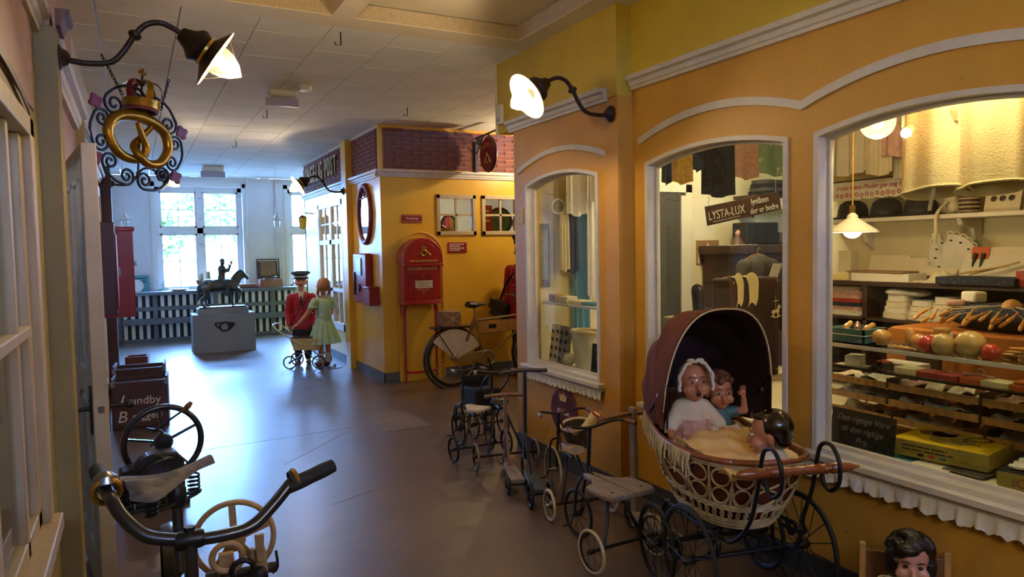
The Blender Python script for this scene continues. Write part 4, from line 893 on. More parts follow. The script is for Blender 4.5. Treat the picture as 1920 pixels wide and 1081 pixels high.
# gramophone, books, plates, model ship, bottles, small placard on the counter
CT = .925
t = thing('record_player', 'open mahogany table gramophone with raised lid on the far counter', 'gramophone', (2.42, 14.95, CT))
MB().b2((-.22, -.06, 0), (.22, .30, .16)).build('case', 'mahogany', t, bevel=.005); MB().b2((-.205, -.055, .162), (.205, .29, .166)).build('deck', 'wood_mid', t); MB().lathe([(0, 0), (.12, 0), (.12, .012), (0, .012)], 28, T((-.02, .12, .166))).build('turntable', 'black_paint', t); MB().cv([(.14, .22, .17), (.15, .2, .21), (.08, .1, .2), (.02, .08, .19)], .009, 4).build('tone_arm', 'steel', t)
LM = T((0, .30, .165)) @ RX(-8)
MB().b2((-.22, 0, 0), (.22, .03, .40), LM).b2((-.22, -.05, 0), (-.2, 0, .4), LM).b2((.2, -.05, 0), (.22, 0, .4), LM).b2((-.22, -.05, .38), (.22, 0, .4), LM).build('lid', 'wood_dark', t); MB().b2((-.15, -.006, .06), (.15, 0, .34), LM).build('lid_panel', 'wood_mid', t)
for k in range(3): tag(MB().box((0, 0, .014), (.36-.02*k, .24, .026)).build('flat_book', ['wood_dark', 'mahogany', 'wood_mid'][k]), ['lowest of three flat books beside the gramophone', 'middle one of three flat books beside the gramophone', 'topmost of three flat books beside the gramophone'][k], 'book', 'flat books on the far counter').location = (2.0-.02*k, 15.0, CT+.028*k)
for k in range(2):
    o = tag(MB().lathe([(0, 0), (.10, .0), (.16, .022), (.163, .026), (.10, .008), (0, .008)], 28).build('dinner_plate', 'white_cloth'), ['lower of two stacked pale plates on the far counter', 'upper of two stacked pale plates on the far counter'][k], 'plate', 'plates on the far counter'); o.location = (.74, 14.98, CT+.012*k)
t = thing('model_ship', 'small brown model ship on the far counter behind the statue', 'model ship', (1.22, 15.05, CT), 12); MB().grid(lambda u, v: ((u-.5)*.34, (v-.5)*2*.05*math.sin(math.pi*max(.04, min(.96, u)))**.6*(1), .09+abs(v-.5)*.12-.07*math.sin(math.pi*u)*(1-abs(v-.5)*2)+.05*(u-.5)**2*4), 14, 8, None, .006).build('hull', 'mahogany', t)
for x, h in ((-.07, .34), (.06, .38)): MB().tube([(x, 0, .06), (x, 0, h)], .004, 6).build('mast', 'wood_dark', t); MB().grid(lambda u, v: (x-.01+.03*math.sin(v*3)*0+(u-.5)*.11*(1-v*.4), -.01+.02*math.sin(u*3.1), .12+v*(h-.15)), 6, 6, None, .002).build('sail', 'linen', t)
MB().b2((-.08, -.04, 0), (.08, .04, .03)).build('stand', 'wood_dark', t)
for k, x in enumerate((.50, .98)):
    o = thing('glass_bottle', ['clear glass bottle at the left end of the far window', 'second clear glass bottle in front of the left far window'][k], 'bottle', (x, 15.1, CT), 0, 'glass bottles'); MB().lathe([(0, 0), (.055, 0), (.06, .02), (.06, .13), (.02, .18), (.018, .22), (.022, .225)], 16).build('bottle', 'glass_jar', o); MB().lathe([(0, .22), (.016, .22), (.018, .25), (0, .25)], 10).build('stopper', 'glass_jar', o)
t = thing('wall_placard', 'small teal printed placard leaning on the far counter at the left', 'placard', (.09, 15.2, CT), 0); MB().b2((-.155, 0, 0), (.155, .012, .31), RX(-6)).build('board', 'teal_board', t)
print_lines(t, RX(-6) @ frame((0, -.001, .25), (1, 0, 0), (0, 0, 1)), .26, 2, .062, .026, 'black_print', 12, ragged=.15)
t = thing('serving_plate', 'white plate standing upright before the teal placard', 'plate', (.03, 15.0, CT)); MB().lathe([(0, 0), (.07, .0), (.115, .018), (.117, .022), (.07, .006), (0, .006)], 28, T((0, 0, .117)) @ RX(78)).build('plate', 'plastic_white', t)
for k, (x, l) in enumerate(((-.10, 'glass pendant lamp hanging at the far left of the back room'), (2.24, 'glass pendant lamp hanging between the two far windows'))):
    t = thing('pendant_lamp', l, 'lamp', (x, 13.0, 2.13), 0, 'glass pendants in the far room'); MB().tube([(0, 0, .17), (0, 0, .98)], .005, 6).build('cord', 'plastic_white', t); MB().lathe([(.02, .17), (.035, .12), (.05, .08), (.12, .055), (.122, .05), (.045, .065)], 20).build('shade', 'plastic_white', t); MB().lathe([(.045, .06), (.05, .0), (.045, -.06), (.02, -.09), (0, -.095)], 16).build('glass', 'glass_jar', t)
    b = MB(); [b.cv([(math.cos(a)*.05, math.sin(a)*.05, .07), (math.cos(a)*.056, math.sin(a)*.056, -.03), (0, 0, -.10)], .002, 4, 5) for a in (0, 1.57, 3.14, 4.71)]; b.build('cage', 'plastic_white', t)
# ceiling fittings
def fitting(label, loc, s=1.):
    t = thing('emergency_light', label, 'light fitting', loc, 0); MB().b2((-.13*s, -.10*s, -.07*s), (.13*s, .10*s, 0)).build('housing', 'plastic_white', t, bevel=.02); MB().b2((-.15*s, -.02*s, -.15*s), (.15*s, -.01*s, -.07*s)).build('panel', 'plastic_lav', t)
fitting('white emergency light fitting on the middle of the tiled ceiling', (1.29, 7.0, CZ)); fitting('white emergency light fitting on the ceiling near the far windows', (1.27, 13.4, CZ), 1.3)
tag(MB().lathe([(0, -.04), (.05, -.04), (.065, -.015), (.065, 0), (0, 0)], 20, T((1.45, 6.75, CZ))).build('smoke_detector', 'plastic_white'), 'round white smoke detector beside the middle ceiling fitting', 'smoke detector')
for k, (x, y) in enumerate(((1.33, 5.0), (1.31, 7.97), (1.28, 10.3), (2.63, 7.3))):
    tag(MB().tube([(x, y, CZ), (x, y, CZ-.09), (x-.04, y, CZ-.09), (x-.04, y, CZ-.07)], .005, 6).build('ceiling_hook', 'black_iron'), ['bent black ceiling hook nearest the cream beam', 'bent black ceiling hook behind the middle light fitting', 'bent black ceiling hook nearest the far windows', 'bent black ceiling hook near the post office corner'][k], 'hook', 'ceiling hooks')
# ================================================================== PEOPLE-SHAPED FIGURES
def rotz(v, a, c=(0, 0, 0)):
    v = Vector(v); c = Vector(c); return c + Matrix.Rotation(R_(a), 3, 'Z') @ (v-c)
def head_caps(c, s, yaw=0., tilt=0.):
    """skull, jaw, nose, ears; the face looks along -y turned by yaw"""
    def q(x, y, z): return tuple(Vector(c)+Matrix.Rotation(R_(yaw), 3, 'Z') @ (Matrix.Rotation(R_(tilt), 3, 'X') @ Vector((x*s, y*s, z*s))))
    return [(q(0, .01, .02), (.074*s, .082*s, .086*s)), (q(0, -.018, -.035), (.060*s, .058*s, .062*s)), (q(0, -.045, -.075), (.026*s, .024*s, .022*s)),
            (q(0, -.078, -.012), .011*s, q(0, -.094, -.034), .013*s), (q(.042, -.052, -.035), .026*s, q(.046, -.05, -.04), .026*s), (q(-.042, -.052, -.035), .026*s, q(-.046, -.05, -.04), .026*s),
            (q(.073, .012, -.005), .016*s, q(.075, .014, -.03), .011*s), (q(-.073, .012, -.005), .016*s, q(-.075, .014, -.03), .011*s)]
def face_parts(t, c, s, yaw=0., tilt=0., mouth='red_print', open_mouth=False, closed=False, brow='hair_brown'):
    def q(x, y, z): return Vector(c)+Matrix.Rotation(R_(yaw), 3, 'Z') @ (Matrix.Rotation(R_(tilt), 3, 'X') @ Vector((x*s, y*s, z*s)))
    for sx in (-1, 1):
        e = MB().ell(q(.030*sx, -.069, .002), (.0105*s, .0105*s, .0075*s), 10, 8).build('eye', 'black_print' if closed else 'plastic_white', t)
        if not closed: MB().ell(q(.030*sx, -.0772, .002), (.0068*s, .004*s, .0068*s), 8, 6).build('iris', 'black_print', e)
        MB().cv([q(.014*sx, -.079, .022), q(.030*sx, -.079, .029), (q(.046*sx, -.070, .023))], .0026*s, 3, 5).build('eyebrow', brow, t)
    if open_mouth: MB().ell(q(0, -.080, -.060), (.013*s, .009*s, .012*s), 10, 8).build('mouth', 'black_print', t)
    else: MB().cv([q(-.018, -.073, -.056), q(0, -.083, -.060), q(.018, -.073, -.056)], [.002*s, .0055*s, .002*s], 4, 6).build('mouth', mouth, t)
def hand(t, w, d, n, s=1., curl=25, m='skin', name='hand'):
    """palm and five separate curled fingers from wrist w along direction d, palm facing n"""
    w = Vector(w); M = frame(w, d, Vector(n).cross(Vector(d))); b = MB()
    b.ell((.035*s, 0, 0), (.042*s, .036*s, .014*s), 12, 8, M)
    for i, (y, L) in enumerate(((-.027, .052), (-.009, .062), (.009, .066), (.026, .058))):
        p = Vector((.065*s, y*s, 0)); pts = [p]; a = 0.
        for k in range(3):
            a += R_(curl); p = p+Vector((math.cos(a)*L*s/2.6, 0, math.sin(a)*L*s/2.6)); pts.append(p)
        b.tube(pts, [.0095*s, .0088*s, .0078*s, .006*s], 6, M=M)
    b.tube([(.02*s, .028*s, 0), (.045*s, .052*s, .008*s), (.068*s, .056*s, .016*s)], [.011*s, .0095*s, .007*s], 6, M=M)
    return b.build(name, m, t)
def skirt(z0, z1, r0, r1, n=12, amp=.08, c=(0, 0)):
    def fn(u, v):
        a = u*2*math.pi; r = (r0+(r1-r0)*v)*(1+amp*v*math.sin(n*a+.6*math.sin(3*a)))
        return (c[0]+r*math.cos(a), c[1]+r*.82*math.sin(a), z0+(z1-z0)*v)
    return MB().grid(fn, n*8, 10, None, -.004)

# boy in red coat, facing us, turned a little to the left
t = thing('child_mannequin', 'boy mannequin in a red postal coat and dark peaked cap', 'mannequin', (2.12, 10.55, 0), -14)
caps = head_caps((0, -.01, 1.20), 1.05, 0, -4)+[((0, .01, 1.02), .042, (0, .0, 1.12), .040), ((0, .01, .72), .105, (0, .01, .94), .11), ((-.08, 0, .96), .06, (.08, 0, .96), .06),
  ((-.06, .01, .66), .075, (-.065, .0, .36), .048), ((-.065, 0, .36), .046, (-.07, .01, .07), .032), ((.06, .01, .66), .075, (.065, .0, .36), .048), ((.065, 0, .36), .046, (.07, .01, .07), .032),
  ((-.07, 0, .05), .036, (-.08, -.10, .028), .028), ((.07, 0, .05), .036, (.08, -.10, .028), .028),
  ((-.15, 0, .96), .045, (-.19, .01, .74), .036), ((-.19, .01, .74), .034, (-.17, -.07, .55), .026), ((.15, 0, .96), .045, (.19, .01, .74), .036), ((.19, .01, .74), .034, (.17, -.07, .55), .026)]
body = blob('body', caps, 'skin', t, .012); face_parts(t, (0, -.01, 1.20), 1.05, 0, -4, open_mouth=True)
blob('coat', [((0, .01, .62), .135, (0, .01, .94), .118), ((-.09, 0, .97), .058, (.09, 0, .97), .058), ((-.155, 0, .965), .056, (-.2, .01, .74), .050), ((-.2, .01, .74), .048, (-.175, -.06, .58), .042), ((.155, 0, .965), .056, (.2, .01, .74), .050), ((.2, .01, .74), .048, (.175, -.06, .58), .042), ((0, .01, .55), .14, (0, .01, .66), .13)], 'red_coat', t, .012)
blob('trousers', [((-.06, .01, .60), .088, (-.068, .0, .10), .052), ((.06, .01, .60), .088, (.068, .0, .10), .052)], 'black_cloth', t, .014)
MB().prism([(-.045, .12), (.045, .12), (0, -.09)], .012, T((0, -.105, .93)) @ RX(90)).build('shirt_front', 'linen', t); MB().cv([(0, -.118, .98), (0, -.128, .93), (0, -.128, .85)], [.012, .018, .012], 4).build('tie', 'navy_cloth', t)
for s in (-1, 1): MB().prism([(0, 0), (s*.07, .10), (s*.085, -.02), (s*.03, -.12)], .012, T((s*.02, -.112, .91)) @ RX(90)).build('lapel', 'red_coat', t, bevel=.003)
for z in (.70, .77, .84): MB().ell((.0, -.137, z), .010, 8, 6).build('button', 'brass', t)
MB().grid(lambda u, v: (.12-.28*u+(v-.5)*.028, -.10-.055*math.sin(math.pi*u), 1.0-.42*u-.0+(v-.5)*.03), 14, 2, None, .006).build('shoulder_strap', 'black_cloth', t)
MB().box((0, 0, 0), (.20, .05, .16), T((-.03, -.19, .44)) @ RZ(-8), .92).build('satchel', 'leather_black', t, bevel=.012); MB().box((0, 0, 0), (.205, .012, .09), T((-.03, -.222, .48)) @ RZ(-8)).build('satchel_flap', 'leather_black', t, bevel=.008)
hand(t, (-.168, -.075, .53), (-.03, -.25, -.95), (1, 0, 0), .78); hand(t, (.168, -.075, .53), (.03, -.25, -.95), (-1, 0, 0), .78)
cp = MB().lathe([(.086, 0), (.090, .014), (.092, .034), (.134, .058), (.132, .070), (.07, .082), (0, .084)], 26, T((0, 0, 1.252)) @ RX(10)).build('cap', 'black_cloth', t)
MB().lathe([(.0905, .010), (.0945, .022), (.0925, .036)], 26, T((0, 0, 1.252)) @ RX(10)).build('cap_band', 'white_cloth', cp); MB().grid(lambda u, v: (math.cos(math.pi+math.pi*u)*(.085+.03*v), math.sin(math.pi+math.pi*u)*(.085+.035*v), 1.252-.018*v-.012*math.sin(math.pi*u)*v), 14, 3, None, .004).build('cap_peak', 'leather_black', cp); MB().ell((0, -.118, 1.302), (.012, .006, .012), 8, 6).build('cap_badge', 'brass', cp)
blob('hair', [((0, .035, 1.225), (.082, .075, .07)), ((.066, .0, 1.19), .02, (.068, .01, 1.16), .014), ((-.066, .0, 1.19), .02, (-.068, .01, 1.16), .014)], 'hair_brown', t, .01)
for s in (-1, 1): MB().ell((s*.075, -.04, .03), (.042, .085, .034)).build('shoe', 'leather_black', t)

# girl in mint dress, back towards us, arm out to the pram
t = thing('child_mannequin', 'girl mannequin in a mint green dress with plaits, seen from behind', 'mannequin', (2.33, 10.12, 0), 18)
Y_ = 150
caps = head_caps((0, 0, 1.14), 1.02, Y_)+[((0, .0, .98), .036, (0, .0, 1.06), .036), ((0, 0, .70), .095, (0, 0, .90), .098), ((-.075, 0, .915), .052, (.075, 0, .915), .052),
  ((-.055, 0, .62), .07, (-.058, .0, .36), .045), ((-.058, 0, .36), .044, (-.058, .005, .07), .030), ((.055, 0, .62), .07, (.058, .0, .36), .045), ((.058, 0, .36), .044, (.058, .005, .07), .030),
  ((-.058, 0, .045), .033, (-.09, .09, .028), .026), ((.058, 0, .045), .033, (.03, .10, .028), .026),
  ((-.13, 0, .915), .042, (-.22, .05, .76), .034), ((-.22, .05, .76), .032, (-.34, .10, .62), .024), ((.13, 0, .915), .042, (.16, .06, .74), .034), ((.16, .06, .74), .032, (.10, .18, .62), .024)]
blob('body', caps, 'skin', t, .012); face_parts(t, (0, 0, 1.14), 1.02, Y_)
blob('dress_bodice', [((0, 0, .66), .108, (0, 0, .88), .112), ((-.085, 0, .92), .058, (.085, 0, .92), .058), ((-.13, 0, .92), .06, (-.165, .015, .86), .056), ((.13, 0, .92), .06, (.155, .02, .855), .056)], 'mint_dress', t, .012)
skirt(.70, .33, .105, .235, 13, .09).build('dress_skirt', 'mint_dress', t, smooth=60); MB().lathe([(.108, .69), (.113, .70), (.113, .715), (.108, .725)], 28, Matrix.Diagonal((1, .92, 1, 1))).build('waistband', 'mint_dress', t)
for s in (-1, 1): skirt(.905, .84, .05, .075, 9, .08, (s*.155, .012)).build('ruffle_sleeve', 'mint_dress', t, smooth=60)
MB().torus(.045, .012, 20, 8, T((0, 0, .985))).build('collar', 'mint_dress', t)
blob('hair', [((.012, -.02, 1.165), (.084, .085, .086)), ((.04, -.05, 1.12), (.05, .045, .06)), ((-.03, -.05, 1.12), (.05, .045, .06))], 'hair_blond', t, .01)
for s in (-1, 1): MB().cv([(s*.06, -.03, 1.12), (s*.09, -.03, 1.08), (s*.085, -.01, 1.02), (s*.07, .0, .98)], [.026, .024, .02, .01], 5).build('plait', 'hair_blond', t); MB().torus(.02, .006, 12, 6, T((s*.075, -.005, 1.0))).build('hair_ribbon', 'white_print', t)
for s in (-1, 1): MB().lathe([(.031, .05), (.036, .10), (.040, .17), (.043, .19), (.038, .19)], 16, T((s*.058, .005, 0))).build('sock', 'white_cloth', t)
for s in (-1, 1): MB().ell((s*.058+(-.02 if s < 0 else -.015), .045, .034), (.04, .095, .036)).build('shoe', 'crimson', t)
hand(t, (-.345, .102, .615), (-.75, .35, -.35), (0, .3, -1), .75); hand(t, (.098, .185, .615), (-.6, .6, -.35), (0, .3, -1), .75)

# doll's pram between them
t = thing('doll_pram', 'low cream doll pram with thin white handle beside the two mannequins', 'pram', (2.10, 10.16, 0), 62)
MB().grid(lambda u, v: ((.14-.03*v)*math.copysign(abs(math.cos(u*2*math.pi))**.5, math.cos(u*2*math.pi)), (.22-.05*v)*math.copysign(abs(math.sin(u*2*math.pi))**.5, math.sin(u*2*math.pi)), .42-.16*v), 40, 5, None, .008).build('body', 'linen_warm', t); MB().b2((-.11, -.17, .255), (.11, .17, .268)).build('floor_board', 'wood_light', t)
MB().b2((-.13, -.1, .405), (.13, .2, .44)).build('apron', 'leather_black', t, bevel=.01)
for sx in (-1, 1):
    for sy in (-1, 1): wheel(t, (sx*.17, sy*.20, .095), .095, (1, 0, 0), .008, 'rubber', 'steel', 12)
for sy in (-1, 1): MB().tube([(-.17, sy*.20, .095), (.17, sy*.20, .095)], .007, 6).build('axle', 'steel', t)
for sx in (-1, 1): MB().cv([(sx*.13, -.22, .10), (sx*.13, -.1, .16), (sx*.12, 0, .24), (sx*.13, .1, .16), (sx*.13, .22, .10)], .007, 5).build('spring', 'steel', t)
MB().cv([(.14, .05, .34), (.15, .3, .50), (.14, .42, .60), (.0, .45, .62), (-.14, .42, .60), (-.15, .3, .50), (-.14, .05, .34)], .009, 5).build('handle', 'plastic_white', t)
tag(MB().lathe([(0, 0), (.10, 0), (.10, .008), (.02, .014), (.014, .05), (0, .05)], 20, T((2.42, 9.93, 0))).build('mannequin_stand', 'steel'), 'small steel stand foot on the floor beside the red shoes', 'stand')

# postman, half hidden behind the shop bay
t = thing('postman_mannequin', 'postman mannequin in a long red coat, half hidden by the orange bay', 'mannequin', (4.36, 7.98, 0), -70)
caps = head_caps((0, 0, 1.60), 1.2)+[((0, 0, 1.38), .055, (0, 0, 1.5), .052), ((0, 0, .95), .13, (0, 0, 1.28), .15), ((-.08, 0, .9), .09, (-.09, 0, .1), .05), ((.08, 0, .9), .09, (.09, 0, .1), .05), ((-.2, 0, 1.33), .06, (-.25, .0, 1.05), .045), ((-.25, 0, 1.05), .042, (-.22, -.08, .86), .032), ((.2, 0, 1.33), .06, (.25, .0, 1.05), .045), ((.25, 0, 1.05), .042, (.22, -.08, .86), .032), ((-.09, .02, .05), .045, (-.09, -.13, .03), .035), ((.09, .02, .05), .045, (.09, -.13, .03), .035)]
blob('body', caps, 'skin', t, .015); face_parts(t, (0, 0, 1.6), 1.2)
blob('coat', [((0, 0, .75), .19, (0, 0, 1.28), .165), ((-.11, 0, 1.33), .085, (.11, 0, 1.33), .085), ((-.21, 0, 1.33), .075, (-.26, 0, 1.05), .062), ((-.26, 0, 1.05), .06, (-.23, -.07, .90), .052), ((.21, 0, 1.33), .075, (.26, 0, 1.05), .062), ((.26, 0, 1.05), .06, (.23, -.07, .90), .052)], 'red_coat', t, .016)
blob('trousers', [((-.08, 0, .7), .1, (-.09, 0, .1), .065), ((.08, 0, .7), .1, (.09, 0, .1), .065)], 'black_cloth', t, .018)
MB().lathe([(.10, 0), (.105, .05), (.13, .10), (.12, .12), (0, .125)], 24, T((0, 0, 1.66))).build('cap', 'black_cloth', t)
for z in (.95, 1.05, 1.15, 1.25): MB().ell((0, -.175, z), .013, 8, 6).build('button', 'brass', t)
hand(t, (-.218, -.09, .845), (0, -.2, -1), (1, 0, 0), 1.); hand(t, (.218, -.09, .845), (0, -.2, -1), (-1, 0, 0), 1.)
MB().box((0, 0, 0), (.30, .10, .22), T((-.22, -.18, .84)) @ RY(18), .8).build('mail_bag', 'leather_black', t, bevel=.02); MB().box((0, 0, 0), (.31, .02, .13), T((-.22, -.235, .88)) @ RY(18)).build('bag_flap', 'leather_black', t, bevel=.01); MB().cv([(-.25, -.15, .96), (-.1, -.17, 1.2), (.1, -.1, 1.4)], .014, 5).build('strap', 'black_cloth', t)

# ================================================================== BICYCLES
def grip(b, p, q, r): b.tube([Vector(p).lerp(Vector(q), k/4) for k in range(5)], [r*.9, r, r*.95, r, r*.9], 10)
# post bicycle beside the wall
t = thing('post_bicycle', 'olive post bicycle with black saddle and white skirt guard in the alcove', 'bicycle', (3.27, 7.72, 0), 0)
R0 = .335
wheel(t, (0, 0, R0), R0, (0, 1, 0), .021, 'rubber', 'olive_bike', 24, .03, .1); wheel(t, (1.12, .02, R0), R0, (0, 1, 0), .021, 'rubber', 'olive_bike', 24, .03, .1)
BB = (.42, 0, .31); ST = (.285, 0, .80); HT = (.93, .01, .86)
MB().tube([BB, ST], .016, 8).build('seat_tube', 'olive_bike', t); MB().tube([(.30, 0, .76), (.92, .01, .80)], .014, 8).build('top_tube', 'olive_bike', t); MB().tube([BB, (.95, .01, .66)], .016, 8).build('down_tube', 'olive_bike', t)
MB().tube([(.33, 0, .60), (.94, .01, .62)], .010, 8).build('panel_rail', 'olive_bike', t); MB().b2((.34, -.008, .61), (.92, .008, .75)).build('name_panel', 'wood_light', t); MB().box((.52, -.010, .68), (.10, .004, .05)).build('panel_print', 'black_print', t)
for s in (-1, 1): MB().tube([(.29, s*.02, .72), (0, s*.06, R0)], .009, 6).build('seat_stay', 'olive_bike', t)
for s in (-1, 1): MB().tube([(.42, s*.02, .31), (0, s*.06, R0)], .009, 6).build('chain_stay', 'olive_bike', t)
MB().tube([(.90, .01, .93), (.97, .01, .60), (1.12, .02, R0)], .015, 8).build('fork', 'olive_bike', t); MB().cv([(.86, -.26, 1.03), (.90, -.16, 1.03), (.93, 0, .99), (.90, .18, 1.03), (.86, .28, 1.03)], .011, 5).build('handlebar', 'steel', t)
cg = [(-.02, .30), (.0, .375), (.40, .405)]+[(.42+.10*math.cos(q), .31+.10*math.sin(q)) for q in [R_(a) for a in range(80, -100, -20)]]+[(.25, .275)]
MB().prism(cg, .03, T((0, -.03, 0)) @ RX(90)).build('chain_guard', 'olive_bike', t, bevel=.006)
gp = [(.0, .325)]+[(.345*math.cos(R_(a)), R0+.345*math.sin(R_(a))) for a in range(22, 150, 8)]
MB().prism(gp, .006, T((0, -.055, 0)) @ RX(90)).build('skirt_guard', 'canvas', t, bevel=.002)
MB().torus(.36, .018, 40, 6, T((0, 0, R0)) @ RX(90)).build('rear_mudguard', 'black_paint', t)
MB().cv([(.44, 0, .945), (.36, 0, .955), (.28, 0, .95), (.2, 0, .965)], [.02, .04, .085, .075], 5, 12, M=T((0, 0, .95)) @ Matrix.Diagonal((1, 1, .5, 1)) @ T((0, 0, -.95))).build('saddle', 'leather_black', t); MB().tube([(.285, 0, .79), (.29, 0, .93)], .012, 8).build('seat_post', 'steel', t)
cr = MB().b2((-.26, -.08, .69), (.22, .08, .715)).build('rear_carrier', 'black_paint', t, bevel=.004); MB().tube([(-.24, -.08, .70), (0, -.07, R0)], .006, 6).build('carrier_stay', 'black_paint', cr)
MB().torus(.085, .007, 24, 6, T((.42, -.07, .31)) @ RX(90)).build('chainwheel', 'steel', t); MB().tube([(.42, -.075, .31), (.48, -.075, .15)], .009, 6).b2((.43, -.17, .125), (.53, -.08, .155)).build('pedal_crank', 'iron_worn', t)
MB().tube([(.02, -.09, R0), (.08, -.15, .01)], .008, 6).build('kickstand', 'steel', t)
MB().tube([(.24, -.08, .78), (.19, -.09, .66), (.14, -.095, .54)], .016, 8).build('pump', 'wood_mid', t)
pk = thing('parcel', 'brown paper parcel tied with string on the post bicycle carrier', 'parcel', (3.27-.04, 7.72, .716), 4); MB().b2((-.11, -.10, 0), (.11, .10, .18)).build('wrapping', 'parcel', pk, bevel=.01); MB().tube([(-.112, -.102, .16), (.112, -.102, .02)], .003, 5).tube([(-.112, -.102, .02), (.112, -.102, .16)], .003, 5).tube([(0, -.104, .0), (0, -.104, .182), (0, .1, .182)], .003, 5).build('string', 'linen', pk)

# foreground bicycle: black handlebar and cracked leather saddle
t = thing('black_bicycle', 'old black bicycle in the foreground with wide handlebar and sprung saddle', 'bicycle', (.085, 1.95, 0), 0)
hbp = [(-.185, .03, 1.085), (-.165, -.10, 1.078), (-.148, -.165, 1.06), (-.132, -.19, 1.035), (-.108, -.21, 1.008), (-.075, -.222, .985), (0, -.225, .966), (.075, -.225, .962), (.135, -.215, .968), (.182, -.20, 1.0), (.222, -.185, 1.035), (.246, -.17, 1.052), (.30, -.16, 1.068)]
MB().cv(hbp[1:-1], .0145, 6, 12).build('handlebar', 'black_paint', t)
g = MB(); grip(g, hbp[-3], (.340, -.155, 1.062), .019); g.lathe([(.022, -.006), (.024, 0), (.022, .006)], 14, axis_frame((.235, -.175, 1.048), (1, .1, .25))); g.build('grip', 'rubber', t)
g = MB(); grip(g, (-.165, -.10, 1.078), (-.185, .03, 1.085), .019); g.build('grip', 'rubber', t)
MB().torus(.027, .007, 20, 8, axis_frame((-.160, -.125, 1.074), (-.15, 1, .1))).build('grip_collar', 'brass', t); MB().lathe([(.018, 0), (.026, .004), (.024, .02), (.012, .03), (0, .032)], 16, axis_frame((-.162, -.115, 1.085), (0, .2, 1))).build('bell', 'steel', t)
MB().torus(.021, .006, 18, 8, axis_frame((.243, -.172, 1.050), (1, .1, .25))).build('grip_collar', 'brass', t)
MB().lathe([(.018, -.03), (.021, -.02), (.021, .02), (.018, .03)], 14, T((.0, -.225, .966)) @ RY(90)).build('clamp', 'black_iron', t)
MB().tube([(0, -.225, .984), (0, -.235, .93), (0, -.255, .72)], .015, 10).build('stem', 'black_paint', t); MB().lathe([(0, .0), (.012, .0), (.012, .014), (0, .014)], 6, T((0, -.225, .982))).build('stem_bolt', 'black_iron', t)
MB().tube([(0, -.245, .80), (0, -.29, .58)], .02, 10).build('head_tube', 'black_paint', t)
for s in (-1, 1): MB().tube([(s*.03, -.29, .60), (s*.05, -.34, .45), (s*.05, -.44, .33)], .012, 8).build('fork_blade', 'black_paint', t)
wheel(t, (0, -.44, .33), .33, (1, 0, 0), .02, 'rubber', 'iron_worn', 24, .03, .09); wheel(t, (-.01, .66, .33), .33, (1, 0, 0), .02, 'rubber', 'iron_worn', 24, .03, .09)
MB().tube([(0, -.255, .74), (0, .38, .64)], .015, 8).build('top_tube', 'black_paint', t); MB().tube([(0, -.28, .62), (0, .22, .30)], .017, 8).build('down_tube', 'black_paint', t); MB().tube([(0, .22, .28), (0, .38, .66), (0, .415, .88)], .0155, 10).build('seat_tube', 'black_paint', t)
for s in (-1, 1): MB().tube([(s*.02, .38, .64), (s*.05, .66, .33)], .009, 6).build('seat_stay', 'black_paint', t)
for s in (-1, 1): MB().tube([(s*.02, .22, .29), (s*.05, .66, .33)], .009, 6).build('chain_stay', 'black_paint', t)
def arcguard(c, R, a0, a1, w_): return MB().grid(lambda u, v: (c[0]+(v-.5)*2*w_, c[1]+(R+.008*math.cos((v-.5)*3.1))*math.cos(R_(a0+(a1-a0)*u)), c[2]+(R+.008*math.cos((v-.5)*3.1))*math.sin(R_(a0+(a1-a0)*u))), 30, 6, None, .002)
arcguard((-.01, .66, .33), .355, 200, -10, .032).build('rear_mudguard', 'black_paint', t)
MB().torus(.09, .007, 28, 6, T((.04, .22, .29)) @ RY(90)).build('chainwheel', 'iron_worn', t)
for s in (-1, 1): MB().tube([(s*.05, .22, .29), (s*.06, .22+s*.1, .29-s*.12)], .009, 6).b2((s*.06-.01+(0 if s > 0 else -.09), .19+s*.1, .275-s*.12), (s*.06+.01+(.09 if s > 0 else 0), .25+s*.1, .30-s*.12)).build('pedal_crank', 'iron_worn', t)
def sad(u, v):   # u across, v along (nose at v=0, toward camera side right)
    a = (u-.5)*2; L = .28*v
    wv = (.024+.105*(max(0, (v-.2)/.8)**1.1 if v > .2 else 0))*(1 if v < .85 else math.sqrt(max(.05, 1-((v-.85)/.16)**2)))
    zz = .958+.006*math.sin(v*5+u*3)-.045*abs(a)**2.5*(.4+.6*v)-.012*math.sin(math.pi*v)+.0*v+.005*math.sin(u*21)*v
    return (a*wv, L-.10, zz)
SM = T((0, .44, 0)) @ RZ(118)
MB().grid(sad, 20, 18, SM @ T((0, -.02, -.0)), .010).build('saddle', 'saddle_leather', t, smooth=70)
for x, y in ((-.075, .12), (.075, .12), (0, -.06)):
    MB().tube([SM @ Vector((x+.017*math.cos(k*.9), y+.017*math.sin(k*.9), .855+k*.0018)) for k in range(36)], .0035, 5).build('saddle_spring', 'black_iron', t)
MB().cv([SM @ Vector(p) for p in ((-.08, .13, .865), (-.03, .0, .855), (0, -.08, .86), (.03, .0, .855), (.08, .13, .865))], .006, 4).build('saddle_wire', 'black_iron', t); MB().lathe([(.022, -.03), (.028, -.02), (.028, .025), (.018, .04)], 12, T((0, .415, .87))).build('saddle_clamp', 'black_iron', t)

